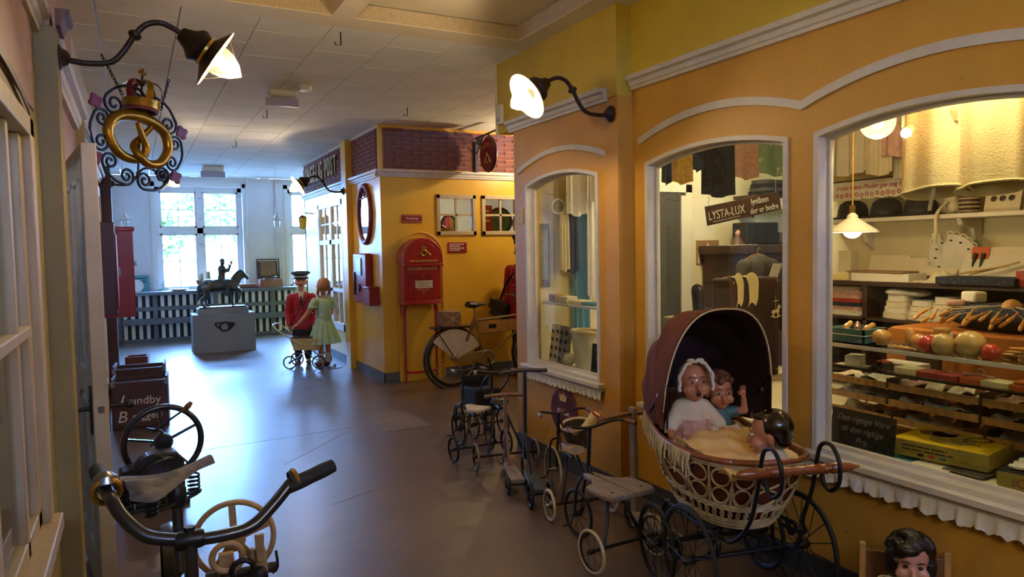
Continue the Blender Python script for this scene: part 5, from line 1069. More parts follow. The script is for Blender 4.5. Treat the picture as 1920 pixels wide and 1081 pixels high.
# cream cast-iron machine behind the handlebar
t = thing('cream_machine', 'cream cast iron hand machine with a five spoke wheel behind the handlebar', 'machine', (.34, 3.30, 0), -6)
WM = T((0, .02, .345)) @ RX(90)
w_ = MB().torus(.165, .0125, 48, 10, WM).build('hand_wheel', 'cream_iron', t)
for k in range(5): a = k*72+92; MB().beam(WM @ Vector((.03*math.cos(R_(a)), .03*math.sin(R_(a)), 0)), WM @ Vector((.165*math.cos(R_(a)), .165*math.sin(R_(a)), 0)), .030, .012, (0, 1, 0)).build('spoke', 'cream_iron', w_)
MB().lathe([(0, -.03), (.045, -.03), (.05, 0), (.045, .03), (0, .03)], 18, WM).build('hub', 'cream_iron', w_)
for x in (-.035, .095):
    MB().prism([(-.05, 0), (.05, 0), (.04, .10), (.035, .24), (.03, .31), (-.03, .31), (-.035, .24), (-.04, .10)], .035, T((x, -.06, .02)) @ RX(90)).build('standard', 'cream_iron', t, bevel=.006)
    MB().lathe([(0, 0), (.035, 0), (.035, .04), (.02, .05), (0, .05)], 14, T((x, -.095, .22)) @ RX(90)).build('bearing', 'iron_worn', t)
MB().torus(.06, .014, 26, 8, T((-.03, -.11, .32)) @ RX(90)).build('gear', 'cream_iron', t); MB().torus(.045, .012, 26, 8, T((.03, -.13, .26)) @ RX(90)).build('gear', 'iron_worn', t)
MB().prism([(-.014, 0), (.014, 0), (.02, .12), (-.02, .12)], .02, T((.10, -.10, .28)) @ RX(90)).build('lever', 'cream_iron', t, bevel=.003); MB().cv([(.15, -.11, .22), (.17, -.12, .25), (.165, -.12, .32)], .006, 4).build('hook', 'iron_worn', t)
MB().b2((-.14, -.15, 0), (.20, .05, .03)).build('base', 'cream_iron', t, bevel=.008); MB().tube([(-.12, -.05, .22), (.17, -.05, .22)], .022, 12).build('roller', 'iron_worn', t)

# ================================================================== TRICYCLES AND SCOOTERS
def trike(label, loc, rz, tw, rr, wb, fr, sz, sy, hz, hw, paint, tyre, ftyre, seat='pan', seat_m='plastic_white', group='old tricycles along the orange wall', hb=None, rimp='iron_worn', ftw=.008):
    t = thing('tricycle', label, 'tricycle', loc, rz, group)
    for s in (-1, 1): wheel(t, (s*tw, 0, rr), rr, (1, 0, 0), .009, tyre, rimp, 10, .013, .05)
    wheel(t, (0, wb, fr), fr, (1, 0, .0), ftw, ftyre, rimp, 16, .016, .06)
    MB().tube([(-tw-.02, 0, rr), (tw+.02, 0, rr)], .009, 8).build('rear_axle', paint, t)
    for s in (-1, 1): MB().cv([(s*tw*.62, 0, rr), (s*tw*.35, sy*.4, (rr+sz)/2), (s*.035, sy*.85, sz-.03)], .009, 5).build('rear_strut', paint, t)
    hy = wb-.10; MB().cv([(0, sy*.7, sz-.035), (0, hy*.75+.02, sz-.02), (0, hy, sz+.06)], .012, 5).build('backbone', paint, t)
    for s in (-1, 1): MB().cv([(s*.022, wb, fr), (s*.024, wb-.03, fr*2+.03), (0, hy, sz+.03)], .007, 5).build('fork_blade', paint, t)
    MB().tube([(0, hy, sz), (0, hy-.02, hz)], .011, 8).build('steering_post', paint, t)
    MB().cv(hb or [(-hw, hy-.13, hz+.03), (-hw*.8, hy-.04, hz+.025), (0, hy-.02, hz), (hw*.8, hy-.04, hz+.025), (hw, hy-.13, hz+.03)], .008, 5).build('handlebar', paint, t)
    for s in (-1, 1):
        g = MB(); grip(g, (s*hw*.95, hy-.10, hz+.03), (s*hw*1.02, hy-.17, hz+.028), .013); g.build('grip', 'wood_mid', t)
    for s in (-1, 1): MB().tube([(s*.03, wb, fr), (s*.05, wb, fr+s*.05), (s*.10, wb, fr+s*.05)], .006, 6).build('pedal', 'iron_worn', t)
    if seat == 'pan':   # triangular pan seat
        MB().grid(lambda u, v: ((u-.5)*2*(.025+.085*v**1.5), sy+.10-.2*v, sz+.01-.02*math.cos((u-.5)*3)*(v)+.012*v), 12, 10, None, .018).build('seat', seat_m, t, smooth=60)
    elif seat == 'plank':
        pl = [(-.035, .20), (.035, .20), (.05, .10), (.08, .05), (.145, .02), (.155, -.14), (.13, -.19), (-.13, -.19), (-.155, -.14), (-.145, .02), (-.08, .05), (-.05, .10)]
        MB().prism(pl, .028, T((0, sy, sz-.01))).build('seat', seat_m, t, bevel=.008); MB().b2((-.002, sy-.185, sz+.0175), (.002, sy+.19, sz+.0187)).build('seat_groove', 'black_print', t)
        for x, y in ((-.09, -.13), (.09, -.13), (0, .16)): MB().ell((x, sy+y, sz+.018), (.008, .008, .004), 8, 6).build('rivet', 'iron_worn', t)
    else:
        MB().cv([(0, sy+.10, sz+.015), (0, sy+.02, sz+.012), (0, sy-.06, sz+.015), (0, sy-.09, sz+.02)], [.02, .045, .075, .06], 5, 12, M=T((0, 0, sz+.02)) @ Matrix.Diagonal((1, 1, .32, 1)) @ T((0, 0, -sz-.02))).build('seat', seat_m, t)
    return t
trike('small iron tricycle with a pale triangular seat, leftmost of the row', (2.30, 4.93, 0), 0, .225, .10, .42, .14, .35, .12, .63, .13, 'black_iron', 'rubber', 'rubber', 'pan', 'canvas')
trike('dark tricycle with a black sprung seat beside the pale seated one', (2.36, 4.62, 0), -12, .225, .10, .50, .17, .44, .20, .64, .16, 'iron_worn', 'wood_grey', 'rubber', 'soft', 'leather_black')
t3 = trike('tricycle with cream tyres and a wicker basket on the handlebar', (2.30, 3.53, 0), -10, .20, .095, .46, .155, .36, .16, .55, .17, 'iron_worn', 'cream_tyre', 'cream_tyre', 'soft', 'wood_grey', rimp='steel')
trike('weathered tricycle with a broad grey plank seat next to the pram', (2.13, 2.88, 0), 2, .20, .11, .40, .135, .375, .10, .64, .19, 'iron_worn', 'cream_tyre', 'iron_worn', 'plank', 'wood_grey', rimp='iron_worn')
def scooter(label, loc, rz, L, zt, hw, deck_m, post_m, rwh, lean=8, dz=.10, wide=.10):
    t = thing('scooter', label, 'scooter', loc, rz, 'old scooters along the orange wall')
    MB().prism([(-wide*.5, 0), (wide*.5, 0), (wide*.42, L*.75), (wide*.3, L), (-wide*.3, L), (-wide*.42, L*.75)], .022, T((0, 0, dz))).build('deck', deck_m, t, bevel=.004)
    top = Vector((0, L*1.02+.06-math.tan(R_(lean))*.0, zt)); bot = Vector((0, L*1.02+.10, dz-.02))
    MB().beam(bot, top, .05, .022, (1, 0, 0)).build('steering_post', post_m, t, bevel=.004)
    MB().cv([(-hw, top.y-.01, zt), (0, top.y, zt+.006), (hw, top.y-.01, zt)], .014, 5, 10).build('handlebar', post_m if post_m != 'black_paint' else 'wood_dark', t)
    MB().beam((0, L*.8, dz+.02), (0, L*1.02+.08, dz+.26), .03, .016, (1, 0, 0)).build('brace', post_m, t)
    for s in (-1, 1):
        wheel(t, (s*(wide*.5+.015), .02, rwh), rwh, (1, 0, 0), .011, 'rubber', 'iron_worn', 8, .012, .04)
    wheel(t, (0, L*1.02+.13, rwh+.01), rwh+.01, (1, 0, 0), .012, 'wood_grey', 'iron_worn', 8, .012, .04)
    MB().tube([(-wide*.5-.03, .02, rwh), (wide*.5+.03, .02, rwh)], .007, 6).build('axle', 'iron_worn', t)
    return t
scooter('brown wooden scooter with a worn plank deck beside the black scooter', (2.16, 4.06, 0), -18, .40, .56, .15, 'wood_grey', 'wood_mid', .06, dz=.08)
scooter('tall black scooter with a dark crossbar below the narrow bay window', (2.16, 3.76, 0), -18, .42, .775, .155, 'deck_green', 'black_paint', .085, dz=.10)
t = thing('scooter', 'grey wooden scooter leaning behind the plank seat tricycle', 'scooter', (2.45, 3.20, 0), -8, 'old scooters along the orange wall')
MB().beam((0, 0, .02), (.0, .02, .70), .058, .024, (1, 0, 0)).build('steering_post', 'wood_grey', t, bevel=.004); MB().cv([(-.22, .0, .655), (0, .02, .665), (.22, .0, .65)], .013, 5, 10).build('handlebar', 'wood_mid', t); MB().b2((-.05, -.42, .09), (.05, .0, .115)).build('deck', 'wood_grey', t, bevel=.004)
wheel(t, (0, -.40, .07), .07, (1, 0, 0), .011, 'rubber', 'iron_worn', 8); wheel(t, (0, .05, .075), .075, (1, 0, 0), .011, 'rubber', 'iron_worn', 8)
# black doll carriage far behind the tricycles
t = thing('toy_carriage', 'small black toy carriage on wire wheels behind the tricycles', 'toy carriage', (2.63, 5.62, 0), 0)
MB().b2((-.12, -.18, .22), (.12, .18, .42)).build('body', 'black_cloth', t, bevel=.03); MB().lathe([(0, .0), (.12, .0), (.13, .05)], 20, T((0, .1, .42))).build('hood', 'black_cloth', t)
for sx in (-1, 1):
    for sy in (-1, 1): wheel(t, (sx*.14, sy*.15, .12), .12, (1, 0, 0), .008, 'rubber', 'iron_worn', 12)
MB().tube([(-.14, -.15, .12), (.14, -.15, .12)], .006, 6).build('axle', 'iron_worn', t); MB().tube([(-.14, .15, .12), (.14, .15, .12)], .006, 6).build('axle', 'iron_worn', t); MB().cv([(-.10, -.18, .38), (-.10, -.36, .56), (.10, -.36, .56), (.10, -.18, .38)], .007, 5).build('handle', 'black_iron', t)
for sx in (-1, 1): MB().tube([(sx*.1, -.15, .12), (sx*.1, 0, .23), (sx*.1, .15, .12)], .006, 6).build('spring', 'iron_worn', t)
# wicker basket on the handlebar, with two paper crackers
bk = thing('wicker_basket', 'small round wicker basket hung on the tricycle handlebar', 'basket', (2.44, 3.76, .34), 0, rot=(R_(6), R_(-12), 0))
MB().lathe([(0, 0), (.05, 0), (.075, .07), (.092, .16), (.085, .16), (.068, .07), (.045, .008), (0, .008)], 24).build('shell', 'wicker_dark', bk)
for k in range(7): MB().torus(.054+.0062*k, .006, 28, 6, T((0, 0, .012+k*.023))).build('weave_band', 'wicker_dark', bk)
MB().torus(.09, .010, 30, 8, T((0, 0, .162))).build('rim', 'wicker', bk); MB().cv([(-.088, 0, .16), (-.10, 0, .24), (-.05, .02, .28)], .007, 4).build('handle', 'wicker_dark', bk)
for k, (x, y, ry) in enumerate(((.035, -.03, 28), (.085, .045, 44))):
    t = thing('paper_cracker', ['gold paper roll with a red star end in the wicker basket', 'red ended paper roll behind the gold one in the wicker basket'][k], 'paper roll', (2.40+x, 3.74+y, .44), 0, rot=(R_(22), R_(ry), 0))
    MB().lathe([(0, 0), (.034, 0), (.034, .15), (0, .15)], 18).build('tube', ['linen_warm', 'steel'][k], t); MB().lathe([(0, .151), (.036, .151), (.036, .160), (0, .160)], 20).build('end_cap', 'red_box', t); MB().torus(.026, .003, 20, 5, T((0, 0, .161))).build('end_ring', 'gold_print', t)
    st_ = [((.022 if i % 2 == 0 else .010)*math.cos(i*math.pi/6), (.022 if i % 2 == 0 else .010)*math.sin(i*math.pi/6)) for i in range(12)]
    if k == 0: MB().prism(st_, .002, T((0, 0, .161))).build('star', 'white_print', t)
# oval royal sign on the bay wall
t = thing('oval_sign', 'maroon oval sign with a gold crown on the bay wall behind the scooters', 'sign', (XA-.002, 4.37, .42))
OM2 = RY(-90) @ RZ(90)
MB().lathe([(0, 0), (.165, 0), (.17, .004), (.165, .012), (0, .012)], 40, RY(-90) @ Matrix.Diagonal((1, 1.06, 1, 1))).build('plate', 'maroon_sign', t)
Mo = lambda y, z: frame((-.0128, -y, z), (0, -1, 0), (0, 0, 1))
text('KLASSE', .056, 'white_print', Mo(0, -.005), t, sx=.9); print_lines(t, Mo(0, .052), .15, 1, .02, .016, 'crimson', 3, ragged=.1); print_lines(t, Mo(0, -.065), .12, 1, .02, .014, 'crimson', 5, ragged=.1)
MB().prism([(-.04, 0), (-.055, .055), (-.028, .03), (-.018, .07), (0, .035), (.018, .07), (.028, .03), (.055, .055), (.04, 0)], .003, Mo(0, .075)).build('crown_print', 'gold_print', t)

# ================================================================== WICKER PRAM
PLOC, PRZ = Vector((2.40, 2.47, 0)), -13
pm = thing('wicker_pram', 'antique cane pram with a brown folding hood and large spoked wheels', 'pram', PLOC, PRZ)
def outl(th, L, W, p=.78):
    c, s = math.cos(th), math.sin(th)
    return (W*math.copysign(abs(c)**p, c), L*math.copysign(abs(s)**p, s))
def rimz(y): return .690+.125*max(0, y/.47)**2+.03*max(0, -y/.47)**2
def shell(th, h, inset=0.):
    L = .25+.225*h**.75-inset; W = .15+.105*h**.6-inset
    x, y = outl(th, L, W); y += .02*h
    zb = .375; return Vector((x, y, zb+(rimz(y)-zb)*h))
MB().grid(lambda u, v: shell(u*2*math.pi, v, .006), 60, 10, None, .010).build('basket_shell', 'pram_lining', pm, smooth=60); MB().prism([tuple(shell(k*2*math.pi/40, 0, .01).xy) for k in range(40)], .012, T((0, 0, .373))).build('basket_floor', 'pram_lining', pm)
rim = MB().tube([shell(k*2*math.pi/72, 1.0) for k in range(72)], .014, 8, True).build('rim', 'wood_turned', pm)
MB().tube([shell(k*2*math.pi/72, .955) for k in range(72)], .010, 6, True).tube([shell(k*2*math.pi/72, .92) for k in range(72)], .007, 6, True).build('braided_border', 'wicker', pm)
for h, r in ((.36, .008), (.33, .007), (.12, .009), (.07, .010), (.02, .012)): MB().tube([shell(k*2*math.pi/72, h, -.004) for k in range(72)], r, 6, True).build('cane_band', 'wicker', pm)
NR = 17
def sring(th0, h0, dth, dh, r, name='cane_ring', sx=0.): 
    return MB().tube([shell(th0+dth*math.cos(2*math.pi*k/20), h0+dh*math.sin(2*math.pi*k/20), -.007) for k in range(20)], r, 6, True).build(name, 'wicker', pm)
for k in range(NR):
    th = (k+.5)*2*math.pi/NR
    for h0 in (.50, .77): sring(th, h0, .145, .125, .0048)
    MB().tube([shell(th-math.pi/NR, .37+.55*j/10, -.008) for j in range(11)], .0055, 6).build('cane_stave', 'wicker', pm)
    MB().tube([shell(th-.17*math.cos(math.pi*j/12), .635+.24*math.sin(math.pi*j/12)*(-1), -.009) for j in range(13)], .0045, 5).build('cane_loop', 'wicker', pm)
for k in range(40): sring((k+.5)*2*math.pi/40, .225, .105, .085, .0048, 'cane_link')
for th0 in (math.pi-.15, -.15+.3):     # large scroll ovals on the hood end of the two long sides
    for (a, dth, dh) in ((-.72, .30, .30), (-.72, .22, .22)): pass
for q in range(4):
    th0 = math.pi-.55
    MB().tube([shell(th0+(.34-.07*q)*math.cos(2*math.pi*k/30), .62+(.29-.06*q)*math.sin(2*math.pi*k/30), -.012) for k in range(30)], .0052, 6, True).build('cane_oval', 'wicker', pm)
# fringe over the hood end of the rim
b = MB(); rf = random.Random(5)
for k in range(150):
    th = R_(55+k*.95) ; p = shell(th, 1.02, -.012); L = rf.uniform(.07, .12)
    b.tube([p, p+Vector((rf.uniform(-.01, .01)+.006*math.cos(th), .006*math.sin(th), -L*.5)), p+Vector((rf.uniform(-.015, .015), rf.uniform(-.01, .01), -L))], .0036, 4)
b.build('fringe', 'linen', pm, kind='stuff')
# folding hood: ribs about a pivot
PV = (.05, .775)
def hoodpt(phi, al, sag=0., inset=0.):
    H = (.56-.08*max(0, (al-10)/80))*(1-sag)-inset; W = (.285-.045*max(0, (al-20)/70))-inset
    c, s = math.cos(phi), math.sin(phi)
    x = W*math.copysign(abs(c)**.75, c); q = H*abs(s)**.8
    a = R_(al); return Vector((x, PV[0]+q*math.sin(a)+.05*max(0, al)/90, PV[1]-.02+q*math.cos(a)))
A0, A1 = -7, 96
def hfn(u, v):
    al = A0+(A1-A0)*v; f = (v*4) % 1.0
    return hoodpt(math.pi*u, al, .055*math.sin(math.pi*f))
hd = MB().grid(hfn, 36, 32, None, .004).build('hood', 'hood_brown', pm, smooth=60)
MB().grid(lambda u, v: hoodpt(math.pi*u, A0+(A1-A0)*v, .05*math.sin(math.pi*((v*4) % 1.0)), .007), 36, 32, None, .002).build('hood_lining', 'hood_inside', hd, smooth=60)
for k in range(5): MB().tube([hoodpt(math.pi*j/30, A0+(A1-A0)*k/4) for j in range(31)], .006, 6).build('hood_rib', 'hood_brown', hd)
MB().tube([hoodpt(math.pi*j/30, A0-1.2) for j in range(31)], .004, 6).build('hood_piping', 'linen', hd)
for s in (-1, 1):
    j = MB().tube([(s*.272, .02, .98), (s*.275, .20, .80)], .007, 8).build('hood_strut', 'black_iron', pm); MB().tube([(s*.272, .02, .98), (s*.272, .02, .76)], .005, 6).build('strut_bar', 'black_iron', j); MB().ell((s*.275, .10, .90), (.012, .02, .02), 8, 6).build('strut_joint', 'steel', j)
# under-carriage
WF, WR = .19, .24
wl = [(-.285, -.20, WR), (.285, -.20, WR), (-.285, .115, WF), (.285, .115, WF)]
for x, y, r in wl: wheel(pm, (x, y, r), r, (1, 0, 0), .010, 'rubber', 'iron_worn', 16, .022, .07, .0025)
for y, r in ((-.20, WR), (.115, WF)): MB().tube([(-.31, y, r), (.31, y, r)], .011, 8).build('axle', 'black_iron', pm)
for s in (-1, 1):
    for y, r, d in ((-.20, WR, -1), (.115, WF, 1)):
        MB().cv([(s*.2, y, r+.01), (s*.2, y+d*.07, r+.03), (s*.2, y+d*.10, r+.10), (s*.2, y+d*.05, .37), (s*.2, y+d*.01, .35), (s*.2, y+d*.03, .315), (s*.2, y+d*.055, .33)], .011, 6).build('scroll_spring', 'black_iron', pm)
    MB().tube([(s*.2, -.20, .365), (s*.2, .22, .365)], .010, 8).build('side_bar', 'black_iron', pm); MB().tube([(s*.2, -.20, WR), (0, 0, .28), (s*.2, .115, WF)], .007, 6).build('stay', 'black_iron', pm)
# handle: rods, turned wooden bar, iron loops
HB = Vector((-.015, -.56, .715)); hdv = Vector((1, -.12, .01)).normalized()
for s in (-.55, .55):
    c = HB+hdv*(s*.235)
    rod = MB().cv([(s*.30, -.20, .35), (s*.32, -.36, .37), (c.x, -.43, .46), (c.x, -.49, .61), (c.x, -.52, .75), (c.x, -.545, .805), (c.x, -.60, .815), (c.x, -.645, .76), (c.x, -.645, .68), (c.x, -.60, .635), (c.x, -.56, .65), (c.x, -.545, .695)], .0085, 6, 10).build('handle_rod', 'black_iron', pm)
pf = [(.006, -.25), (.014, -.235), (.020, -.20), (.022, -.15), (.016, -.135), (.022, -.125), (.017, -.11), (.021, -.10), (.019, -.04), (.015, -.02), (.021, 0), (.015, .02), (.019, .04), (.021, .10), (.017, .11), (.022, .125), (.016, .135), (.022, .15), (.020, .20), (.014, .235), (.006, .25)]
hbm = MB().lathe([(0, -.25)]+pf+[(0, .25)], 16, axis_frame(HB, hdv)).build('handle_bar', 'wood_turned', pm)
for s in (-1, 1): MB().lathe([(0, -.01), (.008, -.008), (.006, .01), (0, .012)], 10, axis_frame(HB+hdv*s*.255, hdv)).build('end_ferrule', 'brass', hbm)
PMM = T(PLOC) @ RZ(PRZ)
# quilt in the pram
q = tag(MB().grid(lambda u, v: PMM @ Vector(((u-.5)*.40, -.40+.60*v, .665+.05*math.sin(math.pi*u)*math.sin(math.pi*min(1, v*1.1))+.012*math.sin(u*17+v*5)*math.sin(v*19)+.06*v)), 40, 44, None, .03).build('pram_quilt', 'quilt', smooth=70), 'cream quilted cover lying in the wicker pram', 'quilt')

# dolls: built around the head at the origin of a local frame
def doll(name, label, head, yaw, s, skin, tilt=0., **kw):
    t = thing(name, label, 'doll', head, yaw)
    return t
# bonnet doll
hp = PMM @ Vector((-.10, .10, .955)); t = thing('baby_doll', 'baby doll in a white bonnet and knitted jacket under the pram hood', 'doll', hp, -20, 'dolls in the pram')
S = .92
blob('body', head_caps((0, 0, 0), S, 0, -8)+[((0, .01, -.07), .034, (0, .01, -.12), .045), ((0, .02, -.14), .062, (0, .0, -.26), .07), ((-.06, .01, -.12), .026, (-.12, -.04, -.20), .022), ((.06, .01, -.12), .026, (.12, -.04, -.20), .022), ((-.04, 0, -.25), .035, (-.06, -.16, -.27), .024), ((.04, 0, -.25), .035, (.06, -.16, -.27), .024)], 'doll_skin', t, .007); face_parts(t, (0, 0, 0), S, 0, -8, open_mouth=True)
blob('jacket', [((0, .02, -.115), .062, (0, .01, -.19), .078), ((-.06, .01, -.12), .038, (-.12, -.035, -.20), .034), ((.06, .01, -.12), .038, (.12, -.035, -.20), .034)], 'linen', t, .008); skirt(-.17, -.30, .07, .115, 10, .1, (0, -.01)).build('skirt', 'pink_cloth', t, smooth=60)
hand(t, (-.122, -.045, -.203), (-.3, -.8, -.4), (0, 0, -1), .42, m='doll_skin'); hand(t, (.122, -.045, -.203), (.3, -.8, -.4), (0, 0, -1), .42, m='doll_skin')
bn_ = MB().grid(lambda u, v: ((.079+.006*math.sin(9*math.pi*u)*(1-v))*math.cos(math.pi*(-.12+1.24*u))*(1-.55*v**2), -.045+.135*v, .005+(.098+.006*math.sin(11*math.pi*u)*(1-v))*math.sin(math.pi*(-.12+1.24*u))*(1-.35*v**2)), 40, 12, None, .004).build('bonnet', 'white_cloth', t, smooth=60); MB().tube([((.083+.004*math.sin(k))*math.cos(math.pi*(-.12+1.24*k/40)), -.05, .005+(.102+.004*math.cos(k*1.7))*math.sin(math.pi*(-.12+1.24*k/40))) for k in range(41)], .008, 6).build('bonnet_frill', 'white_cloth', bn_)
for s in (-1, 1): MB().ell((s*.022, -.04, .108), (.022, .012, .012), 10, 6).build('bonnet_bow', 'white_cloth', bn_)
# curly doll with raised arm
hp = PMM @ Vector((.045, .10, .90)); t = thing('baby_doll', 'small curly haired doll raising one arm under the pram hood', 'doll', hp, -25, 'dolls in the pram'); S = .80
blob('body', head_caps((0, 0, 0), S, 0, 0)+[((0, .01, -.06), .03, (0, .01, -.10), .036), ((0, .02, -.12), .05, (0, .0, -.22), .058), ((-.05, .01, -.10), .022, (-.10, -.03, -.17), .018), ((.05, .01, -.10), .022, (.115, -.02, -.09), .019), ((.115, -.02, -.09), .018, (.105, -.03, -.025), .014)], 'doll_skin', t, .006); face_parts(t, (0, 0, 0), S)
hand(t, (.105, -.03, -.02), (-.1, 0, 1), (0, -1, 0), .42, 15, 'doll_skin'); hand(t, (-.10, -.03, -.172), (-.4, -.6, -.4), (0, 0, -1), .4, m='doll_skin')
b = [((0, .018, .03), (.066, .066, .062))]; rd_ = random.Random(2)
for i in range(34):
    a, e = rd_.uniform(0, 6.28), rd_.uniform(.1, 1.25); p = (math.cos(a)*math.sin(e)*.064, .018+math.sin(a)*math.sin(e)*.066-.004, .03+math.cos(e)*.064); b.append((p, (.014, .014, .014)))
blob('curls', b, 'hair_brown', t, .006, smooth_it=2)
blob('dress', [((0, .02, -.10), .05, (0, .01, -.20), .068), ((-.045, .01, -.10), .03, (-.07, -.0, -.13), .03), ((.045, .01, -.10), .03, (.075, .0, -.10), .03)], 'teal', t, .008); MB().lathe([(.075, -.02), (.09, -.03), (.1, -.06), (.06, -.07)], 24, T((0, 0, -.13))).build('apron_frill', 'white_cloth', t)
# dark painted hair doll at the handle end
hp = PMM @ Vector((.03, -.315, .80)); t = thing('baby_doll', 'doll with glossy black painted hair sitting at the handle end of the pram', 'doll', hp, -142, 'dolls in the pram'); S = .95
blob('body', head_caps((0, 0, 0), S, 0, 6)+[((0, .01, -.07), .034, (0, .01, -.11), .045), ((0, .015, -.13), .06, (0, .0, -.18), .065), ((-.055, .0, -.12), .026, (-.09, -.06, -.16), .02), ((.055, .0, -.12), .026, (.09, -.06, -.16), .02)], 'doll_skin', t, .007); face_parts(t, (0, 0, 0), S, 0, 6)
blob('painted_hair', [((0, .026, .030), (.079, .078, .078)), ((0, .05, -.01), (.066, .05, .055)), ((0, -.035, .075), (.05, .04, .022))], 'hair_painted', t, .007, smooth_it=6)
blob('smock', [((0, .015, -.12), .072, (0, .0, -.18), .078), ((-.055, .0, -.12), .036, (-.09, -.055, -.155), .032), ((.055, .0, -.12), .036, (.09, -.055, -.155), .032)], 'white_cloth', t, .009)
hand(t, (-.09, -.065, -.165), (0, -.9, -.3), (0, 0, -1), .42, m='doll_skin'); hand(t, (.09, -.065, -.165), (0, -.9, -.3), (0, 0, -1), .42, m='doll_skin')

# large doll sitting on a low chair under the window
hp = Vector((2.575, 1.66, .388)); t = thing('curly_doll', 'large doll with black curls and closed eyes at the lower right', 'doll', hp, -50); t.scale = (.84, .84, .84); S = 1.0
blob('body', head_caps((0, 0, 0), S, 0, 4)+[((0, .01, -.07), .036, (0, .01, -.12), .05), ((0, .02, -.14), .07, (0, .0, -.27), .075), ((-.07, .01, -.13), .03, (-.13, -.04, -.22), .024), ((.07, .01, -.13), .03, (.13, -.04, -.22), .024), ((-.045, 0, -.27), .045, (-.06, -.16, -.30), .03), ((.045, 0, -.27), .045, (.06, -.16, -.30), .03)], 'doll_pink', t, .008); face_parts(t, (0, 0, 0), S, 0, 4, closed=True, mouth='red_box', brow='hair_black')
b = [((0, .03, .030), (.088, .082, .078)), ((-.02, -.055, .062), (.05, .026, .026)), ((-.045, -.05, .045), (.028, .022, .022)), ((-.07, .03, -.04), (.035, .05, .06)), ((.075, .03, -.03), (.035, .05, .065))]; rd_ = random.Random(9)
for i in range(90):
    a, e = rd_.uniform(0, 6.28), rd_.uniform(.05, 2.0); p = Vector((math.cos(a)*math.sin(e)*.092, .03+math.sin(a)*math.sin(e)*.086, .03+math.cos(e)*.086))
    if p.y < -.03 and p.z < .035: continue
    b.append((p, (.019, .019, .019)))
blob('curls', b, 'hair_black', t, .007, smooth_it=2)
blob('dress', [((0, .02, -.13), .08, (0, .0, -.26), .10), ((-.07, .01, -.13), .048, (-.12, -.02, -.19), .048), ((.07, .01, -.13), .048, (.12, -.02, -.19), .048)], 'white_cloth', t, .01)
for s in (-1, 1): skirt(-.10, -.135, .05, .075, 8, .12, (s*.085, .0)).build('shoulder_frill', 'linen', t, smooth=60)
hand(t, (-.132, -.045, -.225), (-.2, -.8, -.5), (0, 0, -1), .5, m='doll_pink'); hand(t, (.132, -.045, -.225), (.2, -.8, -.5), (0, 0, -1), .5, m='doll_pink')
t = thing('doll_chair', 'small brown wooden doll chair behind the curly haired doll', 'chair', (2.61, 1.70, 0), -50)
MB().b2((-.15, .075, .08), (.15, .095, .36)).build('backrest', 'wood_mid', t, bevel=.006); MB().b2((-.15, -.17, .10), (.15, .095, .12)).build('seat', 'wood_mid', t)
for sx in (-1, 1): MB().b2((sx*.15-.012, .07, 0), (sx*.15+.012, .10, .385)).build('back_post', 'wood_light', t, bevel=.004); MB().b2((sx*.14-.012, -.17, 0), (sx*.14+.012, -.145, .105)).build('leg', 'wood_mid', t)
# ================================================================== SHOP INTERIOR, LARGE WINDOW
def cloth(name, label, cat, p0, p1, ztop, zbot, m, folds=5, amp=.02, flare=1.15, scallop=0., group=None, thick=.003, hem=None, nx=40):
    """hanging cloth between two points, falling in folds"""
    p0, p1 = Vector(p0), Vector(p1); d = p1-p0; nrm = Vector((-d.y, d.x, 0)).normalized(); mid = (p0+p1)/2
    def fn(u, v):
        p = mid+(p0-mid)*(1-2*u)*(1+(flare-1)*v) if True else p0
        off = amp*(.35+.65*v)*math.sin(u*folds*2*math.pi+.8*math.sin(u*5))
        z = ztop+(zbot-ztop)*v + (scallop*abs(math.sin(u*math.pi*folds))*v if scallop else .012*v*math.sin(u*7+1))
        q = p+nrm*off; return (q.x, q.y, z)
    o = MB().grid(fn, nx, 14, None, thick).build(name, m, smooth=70)
    return tag(o, label, cat, group)
def flat(name, label, cat, c, size, rz, m, bevel=.003, group=None, rot=None):
    o = MB().box((0, 0, size[2]/2), size).build(name, m, bevel=bevel); o.location = c; o.rotation_euler = rot or (0, 0, R_(rz)); return tag(o, label, cat, group)
# lights
t = thing('pendant_lamp', 'white conical pendant lamp hanging in the large shop window', 'lamp', (3.6, 2.69, 1.655))
MB().lathe([(.012, .115), (.028, .10), (.030, .085), (.135, .012), (.136, .006), (.03, .078)], 30).build('shade', 'shade_white', t); MB().lathe([(.012, .115), (.016, .12), (.016, .155), (.008, .16), (.006, .165)], 14).build('lamp_holder', 'brass', t); MB().tube([(0, 0, .16), (0, 0, 1.06)], .004, 6).build('cord', 'ochre_cloth', t); MB().ell((0, 0, .012), (.05, .05, .04), 16, 10).build('bulb', 'glass_globe', t); MB().ell((0, 0, .025), .016, 8, 6).build('filament', 'filament', t)
lamp_point('shop_pendant_light', (0, 0, -.035), 11, (1, .78, .46), .04, t)
t = thing('globe_lamp', 'frosted glass globe lamp at the top of the large shop window', 'lamp', (3.4, 2.40, 2.215)); MB().ell((0, 0, 0), (.085, .085, .085), 24, 14).build('globe', 'glass_globe', t); MB().ell((0, 0, 0), (.03, .03, .035), 12, 8).build('bulb', 'filament', t); MB().lathe([(.02, .09), (.035, .085), (.035, .13), (0, .135)], 14).build('holder', 'brass', t); MB().tube([(0, 0, .13), (0, 0, .5)], .006, 6).build('rod', 'brass', t)
lamp_point('shop_globe_light', (0, 0, -.10), 14, (1, .78, .46), .06, t)
